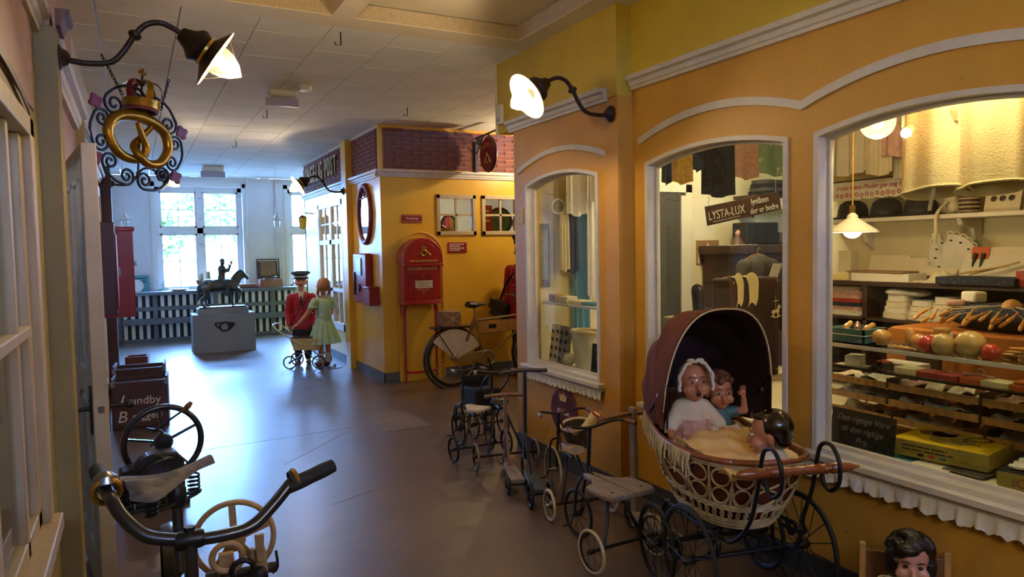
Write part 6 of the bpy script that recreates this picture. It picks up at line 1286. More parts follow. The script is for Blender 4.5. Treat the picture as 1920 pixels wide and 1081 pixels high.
t = thing('spot_lamp', 'small shop spot lamp fixed above the large window on the inside', 'lamp', (3.03, 1.72, 2.62)); MB().lathe([(.02, 0), (.05, -.02), (.06, -.10), (.055, -.10), (.04, -.02)], 18).build('shade', 'bronze_iron', t); MB().ell((0, 0, -.075), .028, 10, 8).build('bulb', 'filament', t); MB().tube([(0, 0, 0), (0, 0, .1)], .01, 6).build('stem', 'bronze_iron', t)
lamp_point('shop_spot_light', (0, 0, -.13), 42, (1, .82, .52), .03, t)
t = thing('ceiling_lamp', 'plain bowl lamp on the ceiling at the back of the shop', 'lamp', (4.2, 4.1, 2.62)); MB().lathe([(0, -.09), (.10, -.07), (.14, 0), (.12, .02), (0, .02)], 22).build('bowl', 'shade_white', t); MB().lathe([(0, .02), (.05, .02), (.05, .1), (0, .1)], 12).build('holder', 'brass', t); lamp_point('shop_back_light', (0, 0, -.14), 60, (1, .82, .54), .08, t)
# hat shelf on the back partition
t = thing('hat_shelf', 'long white wall shelf carrying hats and button cards', 'shelf', (4.75, 2.1, 0)); MB().b2((-.30, -1.5, 1.742), (0, 1.6, 1.77)).build('shelf_board', 'shop_white', t, bevel=.004)
for y in (-1.1, -.25, .55, 1.3): MB().prism([(0, 0), (-.24, 0), (-.22, -.04), (-.10, -.06), (-.07, -.14), (-.03, -.16), (0, -.2)], .03, T((0, y, 1.742)) @ RX(90)).build('bracket', 'shop_white', t, bevel=.003)
def bowler(label, c): 
    t = thing('bowler_hat', label, 'hat', c, 0, 'black hats on the wall shelf'); MB().lathe([(0, .135), (.05, .13), (.085, .105), (.098, .06), (.10, .012), (.105, .006), (.145, .014), (.147, .010), (.105, 0), (0, 0)], 28, Matrix.Diagonal((1.12, .95, 1, 1))).build('felt', 'black_cloth', t); MB().lathe([(.101, .012), (.1025, .016), (.1015, .04)], 28, Matrix.Diagonal((1.12, .95, 1, 1))).build('hat_band', 'black_print', t)
bowler('black bowler hat at the left end of the wall shelf', (4.58, 3.42, 1.77)); bowler('black bowler hat in the middle of the three on the wall shelf', (4.58, 3.16, 1.77)); bowler('black bowler hat nearest the wicker tube on the wall shelf', (4.60, 2.93, 1.77))
t = thing('cloth_bag', 'pale draped cloth bag beside the hats on the wall shelf', 'bag', (4.6, 2.72, 1.77)); blob('bag', [((0, 0, .05), (.06, .05, .05)), ((0, .01, .11), (.045, .04, .05))], 'linen', t, .01); MB().cv([(-.06, -.0, .08), (-.17, .0, .0), (-.175, .0, -.10), (-.16, .015, -.17), (-.15, .03, -.12)], .010, 5).build('strap', 'linen', t)
t = thing('wicker_tube', 'upright wicker tube basket on the wall shelf', 'basket', (4.6, 2.62, 1.77)); MB().lathe([(0, 0), (.055, 0), (.06, .15), (.052, .15), (.048, .01), (0, .01)], 20).build('shell', 'wicker_dark', t)
for k in range(6): MB().torus(.059, .005, 24, 6, T((0, 0, .015+k*.026))).build('band', 'wicker', t)
for k, (y, w_, hx) in enumerate(((2.42, .20, 'paper'), (2.20, .20, 'white_cloth'), (1.98, .2, 'paper'))):
    t = thing('button_card', ['button card with six dark buttons on the wall shelf', 'button card with large black buttons at the right of the shelf', 'last button card on the wall shelf, near the right frame'][k], 'button card', (4.57, y, 1.772), 0, 'button cards on the wall shelf'); CM_ = RY(14)
    MB().b2((0, -w_/2, 0), (.006, w_/2, .20), CM_).build('card', hx, t)
    for i in range(3):
        for j in range(2): MB().lathe([(0, 0), (.016, .0), (.018, .003), (0, .006)], 14, CM_ @ T((-.001, -.05+.05*i, .08+.05*j)) @ RY(-90)).build('button', ['wood_dark', 'black_print', 'wood_mid'][k], t)
# embroidered shelf border
t = thing('embroidered_border', 'white embroidered border with red lettering over the hats', 'embroidery', (4.42, 3.17, 1.97)); MB().grid(lambda u, v: (.004*math.sin(u*9), .32-.64*u, .055-.115*v-.012*abs(math.sin(u*22))*v), 60, 4, None, .002).build('cloth', 'white_cloth', t)
text('d min kjære Moder gav mig fra', .045, 'red_print', frame((-.010, 0, .012), (0, -1, 0), (0, 0, 1)), t, shear=.3, sx=.92)
for k in range(16): a = .29-.0385*k; MB().torus(.013, .0028, 12, 5, T((-.007, a, -.043+.006*(k % 2))) @ RY(90), 1, .8).build('stitched_flower', 'red_print', t)
MB().tube([(.0, -.6, .06), (.0, .45, .06)], .006, 6).build('hanging_wire', 'wood_dark', t)
# garments along the top of the back wall
top = [('lace_curtain', 'white lace curtain in folds at the upper left of the large window', 'curtain', (4.25, 3.42, 0), (4.25, 3.06, 0), 2.718, 2.06, 'white_cloth', 4, .03), ('baby_dress', 'small green and cream baby dress hung above the lettered border', 'garment', (4.2, 3.04, 0), (4.2, 2.86, 0), 2.718, 2.03, 'linen', 3, .02), ('floral_blouse', 'pale floral blouse hung behind the globe lamp', 'garment', (4.1, 2.86, 0), (4.1, 2.60, 0), 2.718, 2.12, 'pink_cloth', 3, .015), ('green_apron', 'pale green sprigged apron beside the bloomers', 'garment', (3.6, 2.40, 0), (3.6, 2.22, 0), 2.718, 2.19, 'green_cloth', 2, .012), ('ivory_slip', 'ivory slip hung behind the hats near the middle of the window', 'garment', (4.35, 2.95, 0), (4.35, 2.62, 0), 2.718, 2.0, 'linen', 4, .02), ('flowered_cloth', 'long flowered cloth hung behind the globe lamp on the back wall', 'cloth', (4.5, 3.5, 0), (4.5, 2.55, 0), 2.718, 1.98, 'linen_warm', 5, .02)]
for a in top: cloth(*a[:3], a[3], a[4], a[5], a[6], a[7], a[8], a[9], 1.05)
# bloomers
t = thing('cotton_bloomers', 'large cream cotton bloomers hanging at the top of the big window', 'garment', (3.2, 1.85, 0))
for s, y0, y1 in ((1, .255, -.02), (-1, .02, -.255)):
    def leg(u, v, y0=y0, y1=y1, s=s):
        a = u*2*math.pi; yc = (y0+y1)/2*(1+.04*v); hw_ = abs(y0-y1)/2*(1+.10*v); f = .012*v*math.sin(a*5+s)
        zz = 2.62-.80*v-(.025*math.sin(a+.5)*v)
        return ((.035+.03*v)*math.sin(a)+f, yc+hw_*math.cos(a)+.004*math.sin(a*9)*v, zz)
    lg = MB().grid(leg, 48, 18, None, .003).build('leg', 'linen_warm', t, smooth=70)
    MB().tube([Vector(leg(k/48, 1.0))+Vector((0, 0, .002)) for k in range(48)], .006, 6, True).build('hem', 'linen_warm', lg)
MB().grid(lambda u, v: (-.04-.004*math.sin(v*30), (u-.5)*.03+.02*v, 2.60-.48*v), 4, 24, None, .003).build('front_placket', 'linen_warm', t)
MB().cv([(-.045, .10, 1.84), (-.05, .11, 1.78), (-.045, .12, 1.74)], .008, 4).build('tape', 'linen', t)
# dark counter shelves
t = thing('shelf_unit', 'dark wooden open shelf unit along the back of the shop', 'shelf unit', (4.3, 2.1, 0))
MB().b2((0, -1.5, 1.315), (.42, 1.6, 1.345)).build('top', 'wood_dark', t, bevel=.003); MB().b2((0, -1.5, 1.085), (.42, 1.6, 1.105)).build('shelf', 'wood_dark', t, bevel=.003); MB().b2((0, -1.5, .72), (.42, 1.6, .74)).build('shelf', 'wood_dark', t); MB().b2((.40, -1.5, 0), (.42, 1.6, 1.32)).build('back_panel', 'wood_dark', t)
for y in (-1.49, .35, 1.02, 1.59): MB().b2((0, y-.015, 0), (.41, y+.015, 1.315)).build('divider', 'wood_dark', t, bevel=.003)
def folded(name, label, c, size, m, n, group):
    t = thing(name, label, 'linen', c, random.uniform(-4, 4), group); rd = random.Random(hash(label) % 999)
    for k in range(n):
        h = size[2]/n
        MB().grid(lambda u, v: ((size[0]*.5-.01*k)*math.copysign(abs(math.cos(u*2*math.pi))**.35, math.cos(u*2*math.pi)), (size[1]*.5-.006*k)*math.copysign(abs(math.sin(u*2*math.pi))**.35, math.sin(u*2*math.pi)), h*k+h*v*.94+.004*math.sin(u*19+k)), 36, 3).prism([((size[0]*.5-.01*k)*math.copysign(abs(math.cos(a))**.35, math.cos(a)), (size[1]*.5-.006*k)*math.copysign(abs(math.sin(a))**.35, math.sin(a))) for a in [2*math.pi*i/36 for i in range(36)]], .006, T((0, 0, h*k+h*.9))).build('folded_layer', m[k % len(m)], t, smooth=60)
    return t
folded('folded_cloth', 'stack of red, pink and white folded cloths at the left of the shelf unit', (4.46, 3.36, 1.106), (.26, .34, .19), ['white_cloth', 'pink_cloth', 'navy_cloth', 'red_box', 'pink_cloth', 'pink_cloth', 'linen'], 7, 'folded linen on the dark shelves')
for k, (y, h, n) in enumerate(((2.95, .15, 4), (2.78, .12, 4), (2.63, .15, 4), (2.34, .12, 4), (2.05, .13, 4))):
    folded('folded_linen', ['pile of white folded linen beside the shelf divider', 'lower pile of white folded linen in the middle of the shelf', 'neat pile of white linen next to the lace pillow', 'pile of folded linen behind the lace bobbins', 'pile of folded linen at the right end behind the bobbins'][k], (4.47, y, 1.106), (.26, .17, h), ['linen', 'white_cloth'], n, 'folded linen on the dark shelves')
blob_ = thing('loose_linen', 'loosely folded white garment on top of the left linen pile', 'linen', (4.45, 2.93, 1.257)); blob('cloth', [((0, .02, .02), (.12, .10, .03)), ((.02, -.08, .015), (.09, .07, .025))], 'white_cloth', blob_, .012)
# things on the counter top
CT2 = 1.345
flat('floral_box', 'flat pale floral box at the left of the counter top', 'box', (4.42, 3.36, CT2), (.2, .20, .05), 0, 'linen_warm'); flat('floral_box', 'long white flowered box with torn paper on the counter top', 'box', (4.40, 3.02, CT2), (.2, .40, .055), 2, 'white_cloth')
flat('torn_paper', 'torn brown wrapping paper lying over the flowered box', 'paper', (4.38, 3.05, CT2+.057), (.16, .42, .012), -4, 'parcel'); flat('box_lid', 'large pale box lid leaning on the wall at the left', 'box lid', (4.60, 3.16, CT2), (.02, .30, .17), 0, 'paper', rot=(0, R_(12), 0)); flat('box_lid', 'second pale box lid leaning beside the lace doily', 'box lid', (4.58, 2.86, CT2+.03), (.02, .36, .13), 0, 'linen', rot=(0, R_(24), 0)); flat('carton', 'small upright carton with a dark stripe at the far left counter', 'box', (4.6, 3.47, CT2), (.08, .10, .20), 0, 'paper')
t = thing('lace_doily', 'round white lace doily standing against the back wall', 'doily', (4.62, 2.70, CT2), 0, rot=(0, R_(-14), 0)); MB().lathe([(0, 0), (.155, 0), (.155, .004), (0, .004)], 40, T((0, 0, .155)) @ RY(-90)).build('centre', 'white_cloth', t)
for k in range(24): a = k*math.pi/12; MB().torus(.020, .004, 12, 5, T((-.002, .155*math.cos(a), .155+.155*math.sin(a))) @ RY(90)).build('lace_loop', 'white_cloth', t)
for k in range(12): a = k*math.pi/6; MB().ell((-.005, .115*math.cos(a), .155+.115*math.sin(a)), (.002, .010, .006), 8, 6).build('eyelet', 'black_print', t)
t = thing('crumpled_doily', 'crumpled white lace cloth heaped before the round doily', 'doily', (4.43, 2.70, CT2)); MB().grid(lambda u, v: ((u-.5)*.22, (v-.5)*.26, .004+.07*max(0, 1-((u-.6)**2+(v-.5)**2)*9)+.010*math.sin(u*23)*math.sin(v*19)), 24, 24, None, .003).build('cloth', 'linen', t, smooth=70)
t = thing('cord_card', 'orange card with two dark bootlaces on the counter top', 'card', (4.52, 2.52, CT2)); MB().b2((0, -.05, 0), (.01, .05, .22), RY(8)).build('card', 'orange_box', t); MB().b2((.012, -.24, 0), (.03, -.05, .22), RY(8)).build('back_card', 'paper', t)
for y in (.02, -.025): MB().cv([(-.004, y, .03), (-.002, y+.008, .10), (.015, y, .18)], [.012, .006, .012], 4).build('bootlace', 'black_print', t)
t = thing('notion_case', 'flat navy case with a pale open lid on the counter top', 'case', (4.38, 2.40, CT2)); MB().b2((-.12, -.22, 0), (.12, .22, .045)).build('tray', 'navy_cloth', t, bevel=.004); MB().b2((0, -.21, 0), (.012, .21, .16), T((.10, 0, .04)) @ RY(30)).build('lid', 'shop_white', t); MB().tube([(.0, .15, .06), (.06, -.1, .11)], .006, 6).build('knitting_needle', 'egg_pale', t); MB().tube([(.02, .1, .055), (.09, -.14, .13)], .006, 6).build('knitting_needle', 'egg_pale', t)
flat('thread_box', 'small red patterned box on the counter top at the right', 'box', (4.36, 2.11, CT2), (.12, .17, .085), 0, 'red_box')
for k in range(4): o = tag(MB().lathe([(0, 0), (.02, 0), (.02, .006), (.015, .01), (.015, .05), (.02, .054), (.02, .06), (0, .06)], 12).build('thread_reel', 'white_cloth'), ['leftmost white thread reel behind the navy case', 'second white thread reel behind the navy case', 'third white thread reel behind the navy case', 'rightmost white thread reel behind the navy case'][k], 'thread reel', 'thread reels'); o.location = (4.60, 2.40-.045*k, CT2+.12)
flat('reel_box', 'cream labelled box carrying the row of thread reels', 'box', (4.60, 2.32, CT2), (.08, .26, .12), 0, 'paper'); flat('label_box', 'pale box with an orange end beside the thread reels', 'box', (4.60, 2.14, CT2+.0), (.08, .08, .20), 0, 'linen')
for k, (y, m_) in enumerate(((2.30, 'paper'), (2.17, 'white_cloth'), (2.02, 'linen_warm'))):
    t = thing('swatch_card', ['cream swatch card with dark samples on the back wall', 'white swatch card with coloured samples on the back wall', 'yellowish swatch card at the right on the back wall'][k], 'swatch card', (4.745, y, 1.52), 0, 'swatch cards on the back wall'); MB().b2((-.008, -.055, 0), (0, .055, .26)).build('card', m_, t)
    for j in range(6): MB().prism([(-.03, .016), (.03, .016), (.018, 0), (-.018, 0)], .003, frame((-.0085, 0, .02+.037*j), (0, -1, 0), (0, 0, 1))).build('sample', ['black_print', 'navy_cloth', 'teal', 'black_print', 'wood_dark', 'red_box'][(j+k) % 6], t)
    if k == 1: MB().b2((-.01, -.075, 0), (0, -.057, .26)).build('green_edge', 'teal', t)
# lace pillow with bobbins on an orange covered table
t = thing('covered_table', 'small table under a plain orange cloth inside the shop', 'table', (3.95, 2.15, 0)); MB().b2((-.20, -.55, .74), (.26, .42, 1.13)).build('orange_cloth', 'orange_cloth', t, bevel=.02); MB().grid(lambda u, v: (-.205-.012*math.sin(u*40)*v, -.55+.97*u, 1.12-.62*v), 60, 6, None, .003).build('cloth_front', 'orange_cloth', t, smooth=70)
for x, y in ((-.16, -.5), (-.16, .37), (.22, -.5), (.22, .37)): MB().tube([(x, y, 0), (x, y, .76)], .02, 8).build('leg', 'wood_dark', t)
t = thing('lace_pillow', 'lace making pillow with fanned wooden bobbins', 'lace pillow', (3.93, 2.08, 1.132)); MB().ell((.06, -.02, .07), (.16, .33, .075), 24, 12).build('pillow', 'navy_cloth', t); MB().ell((.0, -.06, .115), (.05, .05, .055), 14, 10).build('straw_roll', 'wood_light', t)
for k in range(26):
    y = .33-.028*k; a = R_(20*math.sin(k*.9)); p = Vector((-.10+.02*math.sin(k*1.7), y, .065+.02*math.sin(k*2.3)+.03)); d = Vector((-.5, .35*math.sin(k*1.3)+.25, -.45)).normalized()
    b_ = MB().lathe([(0, 0), (.006, 0), (.0045, .02), (.007, .03), (.011, .055), (.009, .075), (0, .082)], 8, axis_frame(p, d)).build('bobbin', 'egg_wood', t); MB().tube([p, (.0, -.06+.002*k, .14)], .0012, 4).build('thread', 'linen', b_)
for y in (.12, .02): MB().grid(lambda u, v: (-.212, y+(u-.5)*.02, .0-.13*v), 2, 8, None, .002).build('lace_ribbon', 'white_cloth', t)
flat('pin_cushion', 'small patterned pin cushion lying on the lace pillow', 'pin cushion', (3.93, 2.30, 1.25), (.07, .09, .035), 25, 'pink_cloth', .012); flat('pin_cushion', 'white and black folded cloth on the lace pillow', 'cloth', (3.99, 2.24, 1.27), (.08, .10, .06), -20, 'white_cloth', .012)
# glass display shelves right behind the pane
t = thing('glass_shelf', 'glass display shelf with a pale front edge in the large window', 'shelf', (3.10, 1.80, 0)); MB().b2((-.02, -.56, 1.092), (.24, .66, 1.102)).build('glass_board', 'glass_jar', t); MB().b2((-.026, -.56, 1.088), (-.02, .66, 1.106)).build('front_edge', 'shop_white', t)

t = thing('glass_shelf', 'dark edged lower glass shelf in the large window', 'shelf', (3.18, 1.80, 0)); MB().b2((-.02, -.56, .972), (.28, .70, .980)).build('glass_board', 'glass_jar', t); MB().b2((-.026, -.56, .970), (-.02, .70, .981)).build('front_edge', 'black_iron', t)
t = thing('teal_case', 'teal open wooden box with awls at the left of the glass shelf', 'box', (3.19, 2.35, 1.105)); MB().b2((-.09, -.10, 0), (.09, .10, .008)).b2((-.09, -.10, 0), (-.082, .10, .075)).b2((.082, -.10, 0), (.09, .10, .075)).b2((-.09, -.10, 0), (.09, -.092, .075)).b2((-.09, .092, 0), (.09, .10, .075)).build('case', 'teal', t, smooth=0); MB().b2((-.093, -.103, .042), (.093, .103, .046)).build('joint_line', 'shop_white', t)
for k, (y, a) in enumerate(((.05, 20), (-.02, 35), (-.06, 10))): MB().lathe([(0, 0), (.012, .005), (.016, .03), (.012, .06), (.014, .09), (0, .1)], 12, T((-.03, y, .07)) @ RZ(a) @ RY(80)).build('awl_handle', ['egg_wood', 'wood_turned', 'egg_wood'][k], t)
def egg(label, c, r, m, foot=False, rot=(0, 0, 0), name='darning_egg', cat='darning egg'):
    t = thing(name, label, cat, c, 0, 'darning eggs and mushrooms on the glass shelf', rot=rot); MB().ell((0, 0, r[2]), r, 22, 14).build('body', m, t)
    if foot: MB().lathe([(0, 0), (.024, 0), (.022, .008), (.012, .02), (.014, .03)], 14).build('foot', m, t)
    else: MB().lathe([(0, -.002), (.010, -.002), (.010, .004), (0, .004)], 10).build('base_ring', m, t)
GZ = 1.1035
egg('orange wood darning mushroom next to the teal box', (3.14, 2.185, GZ+.012), (.046, .042, .036), 'egg_wood', True); egg('upright oval wooden darning disc', (3.20, 2.08, GZ), (.022, .024, .048), 'egg_wood'); egg('round wooden darning ball behind the shuttle', (3.20, 2.04, GZ), (.036, .036, .036), 'egg_wood'); egg('plain wood ball darker than its neighbours', (3.23, 1.99, GZ), (.034, .034, .036), 'egg_wood')
egg('dotted red darning ball in the middle of the shelf', (3.13, 1.955, GZ), (.042, .042, .040), 'egg_red'); egg('large pale green wooden darning egg', (3.11, 1.875, GZ), (.042, .045, .048), 'egg_pale'); egg('largest cream darning ball on the glass shelf', (3.16, 1.785, GZ), (.056, .062, .056), 'egg_pale'); egg('smaller dotted red ball at the right of the shelf', (3.12, 1.68, GZ), (.036, .036, .036), 'egg_red'); egg('small honey coloured ball behind the dotted red one', (3.24, 1.93, GZ), (.034, .034, .034), 'egg_wood'); egg('little cream wooden egg between the two right balls', (3.16, 1.725, GZ), (.018, .022, .022), 'egg_pale')
t = thing('darning_mushroom', 'wooden darning mushroom with a flat cap behind the red ball', 'darning mushroom', (3.27, 1.975, GZ), 0); MB().lathe([(0, 0), (.014, 0), (.011, .03), (.013, .06), (.035, .085), (.036, .10), (0, .103)], 18).build('mushroom', 'egg_wood', t); MB().torus(.034, .004, 20, 6, T((0, 0, .094))).build('groove', 'egg_pale', t)
t = thing('weaving_shuttle', 'slim pale wooden weaving shuttle lying on the glass shelf', 'shuttle', (3.11, 2.065, GZ+.012), 95); MB().cv([(-.055, 0, 0), (0, 0, 0), (.055, 0, .004)], [.003, .014, .002], 6, 10).build('body', 'egg_wood', t); MB().b2((-.02, -.004, .010), (.02, .004, .014)).build('slot', 'wood_dark', t)
for k, (y, z, a) in enumerate(((1.64, .015, 85), (1.62, .03, 100), (1.61, .045, 92))):
    t = thing('wooden_needle_case', ['lowest of three slim wooden needle cases at the right', 'middle one of three slim wooden needle cases at the right', 'topmost of three slim wooden needle cases at the right'][k], 'needle case', (3.24, y, GZ+z), a, 'needle cases on the glass shelf'); MB().cv([(-.06, 0, 0), (0, 0, 0), (.06, 0, 0)], [.005, .009, .004], 5, 10).build('case', 'egg_wood', t); MB().torus(.009, .002, 12, 5, RY(90)).build('ring', 'wood_dark', t)
t = thing('cellophane_bag', 'shiny cellophane bag standing at the right end of the glass shelf', 'bag', (3.20, 1.545, GZ)); MB().grid(lambda u, v: ((.045-.02*v)*math.cos(u*2*math.pi)+.006*math.sin(u*31), (.055-.02*v)*math.sin(u*2*math.pi)+.006*math.sin(u*23+v*9), .17*v), 30, 10).build('film', 'glass_jar', t); MB().ell((0, 0, .035), (.035, .045, .035)).build('contents', 'green_cloth', t)
# lower shelf things
LZ = .981
t = thing('bead_bundle', 'tight bundle of black and coloured beads on the lower glass shelf', 'beads', (3.22, 2.225, LZ)); b = MB(); rb = random.Random(3)
for i in range(160): a, r = rb.uniform(0, 6.28), rb.uniform(0, 1)**.5; b.ell((.035*r*math.cos(a), .062*r*math.sin(a), .008+.034*(1-r*r)*rb.uniform(.4, 1)), .0058, 6, 4)
b.build('black_beads', 'black_paint', t, kind='stuff'); b = MB()
for i in range(60): a, r = rb.uniform(0, 6.28), rb.uniform(0, .8); b.ell((.035*r*math.cos(a), .05*r*math.sin(a), .034+.012*(1-r)), .005, 6, 4)
b.build('coral_beads', 'orange_box', t, kind='stuff')
flat('folded_paper', 'folded white paper strip at the left of the lower shelf', 'paper', (3.24, 2.40, LZ), (.10, .07, .05), 20, 'white_cloth'); flat('ruler_card', 'pale striped card lying flat on the lower shelf', 'card', (3.20, 2.38, LZ), (.06, .16, .006), 8, 'paper'); flat('white_card', 'white cloth card behind the beads', 'card', (3.33, 2.20, LZ), (.12, .20, .03), 0, 'white_cloth')
flat('wooden_tray', 'small pale wooden tray box on the lower shelf', 'box', (3.22, 2.09, LZ), (.09, .11, .03), -6, 'linen_warm'); flat('brown_book', 'brown upright book behind the glass shelves', 'book', (3.62, 2.28, LZ-.08), (.03, .18, .2), 0, 'brown_box')
for k, (y, w_, m_, l) in enumerate(((2.00, .10, 'red_box', 'flat red box left of the pair on the lower shelf'), (1.90, .09, 'red_box', 'flat red box in the middle of the lower shelf'), (1.80, .085, 'orange_box', 'small orange red box before the pink ribbon'), (1.70, .11, 'linen_warm', 'pale striped flat box on the lower shelf'), (1.58, .11, 'orange_box', 'orange flat box at the right of the lower shelf'))): flat('notion_box', l, 'box', (3.23, y, LZ), (.10, w_, .025), 0, m_, group='flat boxes on the lower glass shelf')
flat('notion_box', 'second orange box stacked on the right orange one', 'box', (3.23, 1.578, LZ+.026), (.09, .10, .014), 3, 'orange_box', group='flat boxes on the lower glass shelf')
t = thing('ribbon_coil', 'pink ribbon coil with a loop on the red boxes', 'ribbon', (3.23, 1.79, LZ+.027)); MB().tube([(0, -.07, .006), (0, 0, .010), (0, .06, .006)], .006, 6).build('ribbon', 'pink_cloth', t); MB().torus(.016, .002, 18, 5, T((0, -.01, .024)) @ RY(70)).build('loop', 'white_cloth', t)
# stepped wooden trays below
for k, (z, x, y0, y1) in enumerate(((.875, 3.30, 1.25, 2.62), (.795, 3.30, 1.25, 2.62), (.70, 3.34, 1.25, 2.62))):
    t = thing('display_tray', ['uppermost long wooden display tray below the glass shelves', 'middle long wooden display tray below the glass shelves', 'lowest long wooden display tray behind the yellow box'][k], 'tray', (x, 0, z), 0, 'stepped wooden display trays')
    MB().b2((0, y0, 0), (.26, y1, .008)).build('base', 'wood_dark', t)
    ys = [y0, (y0+y1)/2-.12, y1-.36, y1]
    for a, c in zip(ys, ys[1:]): MB().b2((-.008, a+.008, -.004), (0, c-.008, .030)).build('front_strip', 'wood_light', t, bevel=.002)
    for i, y in enumerate(ys[1:-1]): MB().b2((-.004, y-.006, 0), (.25, y+.006, .05)).build('divider', 'wood_dark', t)
    if k < 3:
        rt = random.Random(k+11)
        for i in range(11):
            y = y1-.06-i*.118; o_ = tag(MB().grid(lambda u, v: ((u-.5)*.14, (v-.5)*.10, .012+.018*math.sin(u*5+i)*math.sin(v*6+i*2)+.02*rt.random()*0), 10, 10, None, .004).build('lace_sample', ['linen', 'white_cloth', 'paper', 'pink_cloth'][(i+k) % 4], smooth=70), ['%s crumpled lace sample in the uppermost display tray', '%s crumpled lace sample in the middle display tray', '%s crumpled lace sample in the lowest display tray'][k] % ['first', 'second', 'third', 'fourth', 'fifth', 'sixth', 'seventh', 'eighth', 'ninth', 'tenth', 'eleventh'][i]+' counted from the left', 'lace sample', 'lace samples in the trays')
            o_.location = (x+.12, y, z+.012); o_.rotation_euler = (0, R_(rt.uniform(-25, 0)), R_(rt.uniform(-30, 30)))
# window bottom: chalkboard, yellow box, booklets
SZ = .62
struct(MB().b2((XB+.12, .6, .58), (3.75, 2.6, .62)).build('floor_window_display', 'shop_wall'), 'display floor behind the large window')
t = thing('chalk_sign', 'small black chalk sign in the lower left of the large window', 'sign', (2.985, 2.18, SZ)); CM_ = RY(6)
MB().b2((0, -.165, 0), (.008, .165, .185), CM_).build('board', 'chalkboard', t); MB().b2((.01, -.06, 0), (.09, -.05, .11)).build('easel', 'wood_dark', t)
for i, l in enumerate(('Den rigtige Vare', 'til den rigtige', 'Pris')): text(l, .041, 'chalk', CM_ @ frame((-.0012, .0, .145-.05*i), (0, -1, 0), (0, 0, 1)), t, shear=.35, depth=.0004)
def gamebox(label, c, size, rz, mtop, mside, deco=True):
    t = thing('puzzle_box', label, 'box', c, rz); a, b_, h = size[0]/2, size[1]/2, size[2]
    MB().b2((-a, -b_, 0), (a, b_, h*.8)).build('base', mside, t, bevel=.002); lid = MB().b2((-a-.003, -b_-.003, h*.25), (a+.003, b_+.003, h)).build('lid', mside, t, bevel=.002); MB().b2((-a-.002, -b_-.002, h), (a+.002, b_+.002, h+.001)).build('lid_picture', mtop, lid)
    return t, lid
t, lid = gamebox('bright yellow picture box lying under the display trays', (3.30, 1.89, SZ+.022), (.50, .38, .075), 9, 'sun_yellow', 'box_olive')
TZ = .0765
for (cx, cy, rx, ry, m_) in ((-.03, .06, .07, .05, 'skin'), (-.05, .10, .05, .06, 'wood_mid'), (.10, -.04, .035, .08, 'wood_mid'), (-.11, .0, .10, .09, 'box_olive')): MB().disc(1, 28, T((cx, cy, TZ)) @ Matrix.Diagonal((rx, ry, .05, 1)), .01).build('printed_figure', m_, lid)
for i in range(22): MB().ell((-.02-.055*math.cos(i*.31)-.003*i, -.06-.055*math.sin(i*.31)*(1)-.002*i, TZ+.001), (.006, .009, .0012), 8, 4).build('printed_bead', 'wood_dark', lid)
print_lines(t, frame((-.2532, .02, .052), (0, -1, 0), (0, 0, 1)), .26, 2, .016, .007, 'wood_dark', 2)
for i in range(3): MB().b2((-.2540, .06-.045*i, .012), (-.2532, .085-.045*i, .026)).build('printed_stamp', ['black_print', 'red_print', 'teal'][i], t)
t, lid = gamebox('olive picture box with a dark lid at the lower right corner of the window', (3.18, 1.44, SZ+.004), (.34, .34, .07), 12, 'chalkboard', 'box_olive'); text('i', .05, 'teal', frame((-.1735, .115, .035), (0, -1, 0), (0, 0, 1)), t); text('C', .05, 'red_print', frame((-.1735, .09, .035), (0, -1, 0), (0, 0, 1)), t); print_lines(t, frame((-.1732, -.02, .05), (0, -1, 0), (0, 0, 1)), .14, 2, .016, .007, 'wood_dark', 3)
t = thing('knitted_cloth', 'white knitted cloth spread on the corner picture box', 'cloth', (3.18, 1.44, SZ+.076), 8); MB().grid(lambda u, v: ((u-.5)*.26, (v-.5)*.28, .012+.03*(1-abs(u-.5)*1.6)*(1-abs(v-.5)*1.6)+.006*math.sin(u*31)*math.sin(v*27)), 26, 26, None, .008).build('cloth', 'white_cloth', t, smooth=70)
for k, (y, m_, l) in enumerate(((2.02, 'teal_board', 'thin teal booklet under the yellow box'), (1.86, 'paper', 'thin cream booklet under the yellow box'), (1.73, 'steel', 'thin grey booklet at the right under the yellow box'))): flat('booklet', l, 'booklet', (3.06+.02*k, y, SZ+.001+.006*k), (.18, .16, .005), 6-3*k, m_, .001, 'booklets in the window')

# ================================================================== SHOP INTERIOR, MIDDLE WINDOW
for k, a in enumerate((('checked_cloth', 'dark checked cloth at the left of the hanging row', 3.24, 3.31, 2.03, 'navy_cloth'), ('ochre_shirt', 'ochre shirt hanging second in the row of clothes', 3.31, 3.50, 2.04, 'ochre_cloth'), ('dark_waistcoat', 'short dark checked waistcoat in the hanging row', 3.50, 3.60, 2.13, 'navy_cloth'), ('black_skirt', 'long black skirt hanging in the middle window', 3.60, 3.90, 1.955, 'black_cloth'), ('rose_towel', 'folded rose towel hanging beside the black skirt', 3.90, 4.14, 2.09, 'pink_cloth'), ('green_pinafore', 'green polka dot pinafore at the right of the row', 4.14, 4.50, 2.125, 'green_cloth'))):
    cloth(a[0], a[1], 'garment', (a[2], 3.9, 0), (a[3], 3.9, 0), 2.55, a[4], a[5], 2 if k != 3 else 3, .015, 1.06, group='clothes hanging in the middle window')
tag(MB().tube([(3.0, 3.9, 2.56), (5.2, 3.9, 2.56)], .012, 8).build('clothes_rail', 'wood_mid'), 'wooden rail from which the row of clothes hangs', 'rail')
folded('folded_trousers', 'dark folded trousers stacked on a ledge under the green pinafore', (5.36, 4.85, 2.056), (.5, .24, .14), ['black_cloth', 'grey_tweed'], 4, 'folded dark clothes')
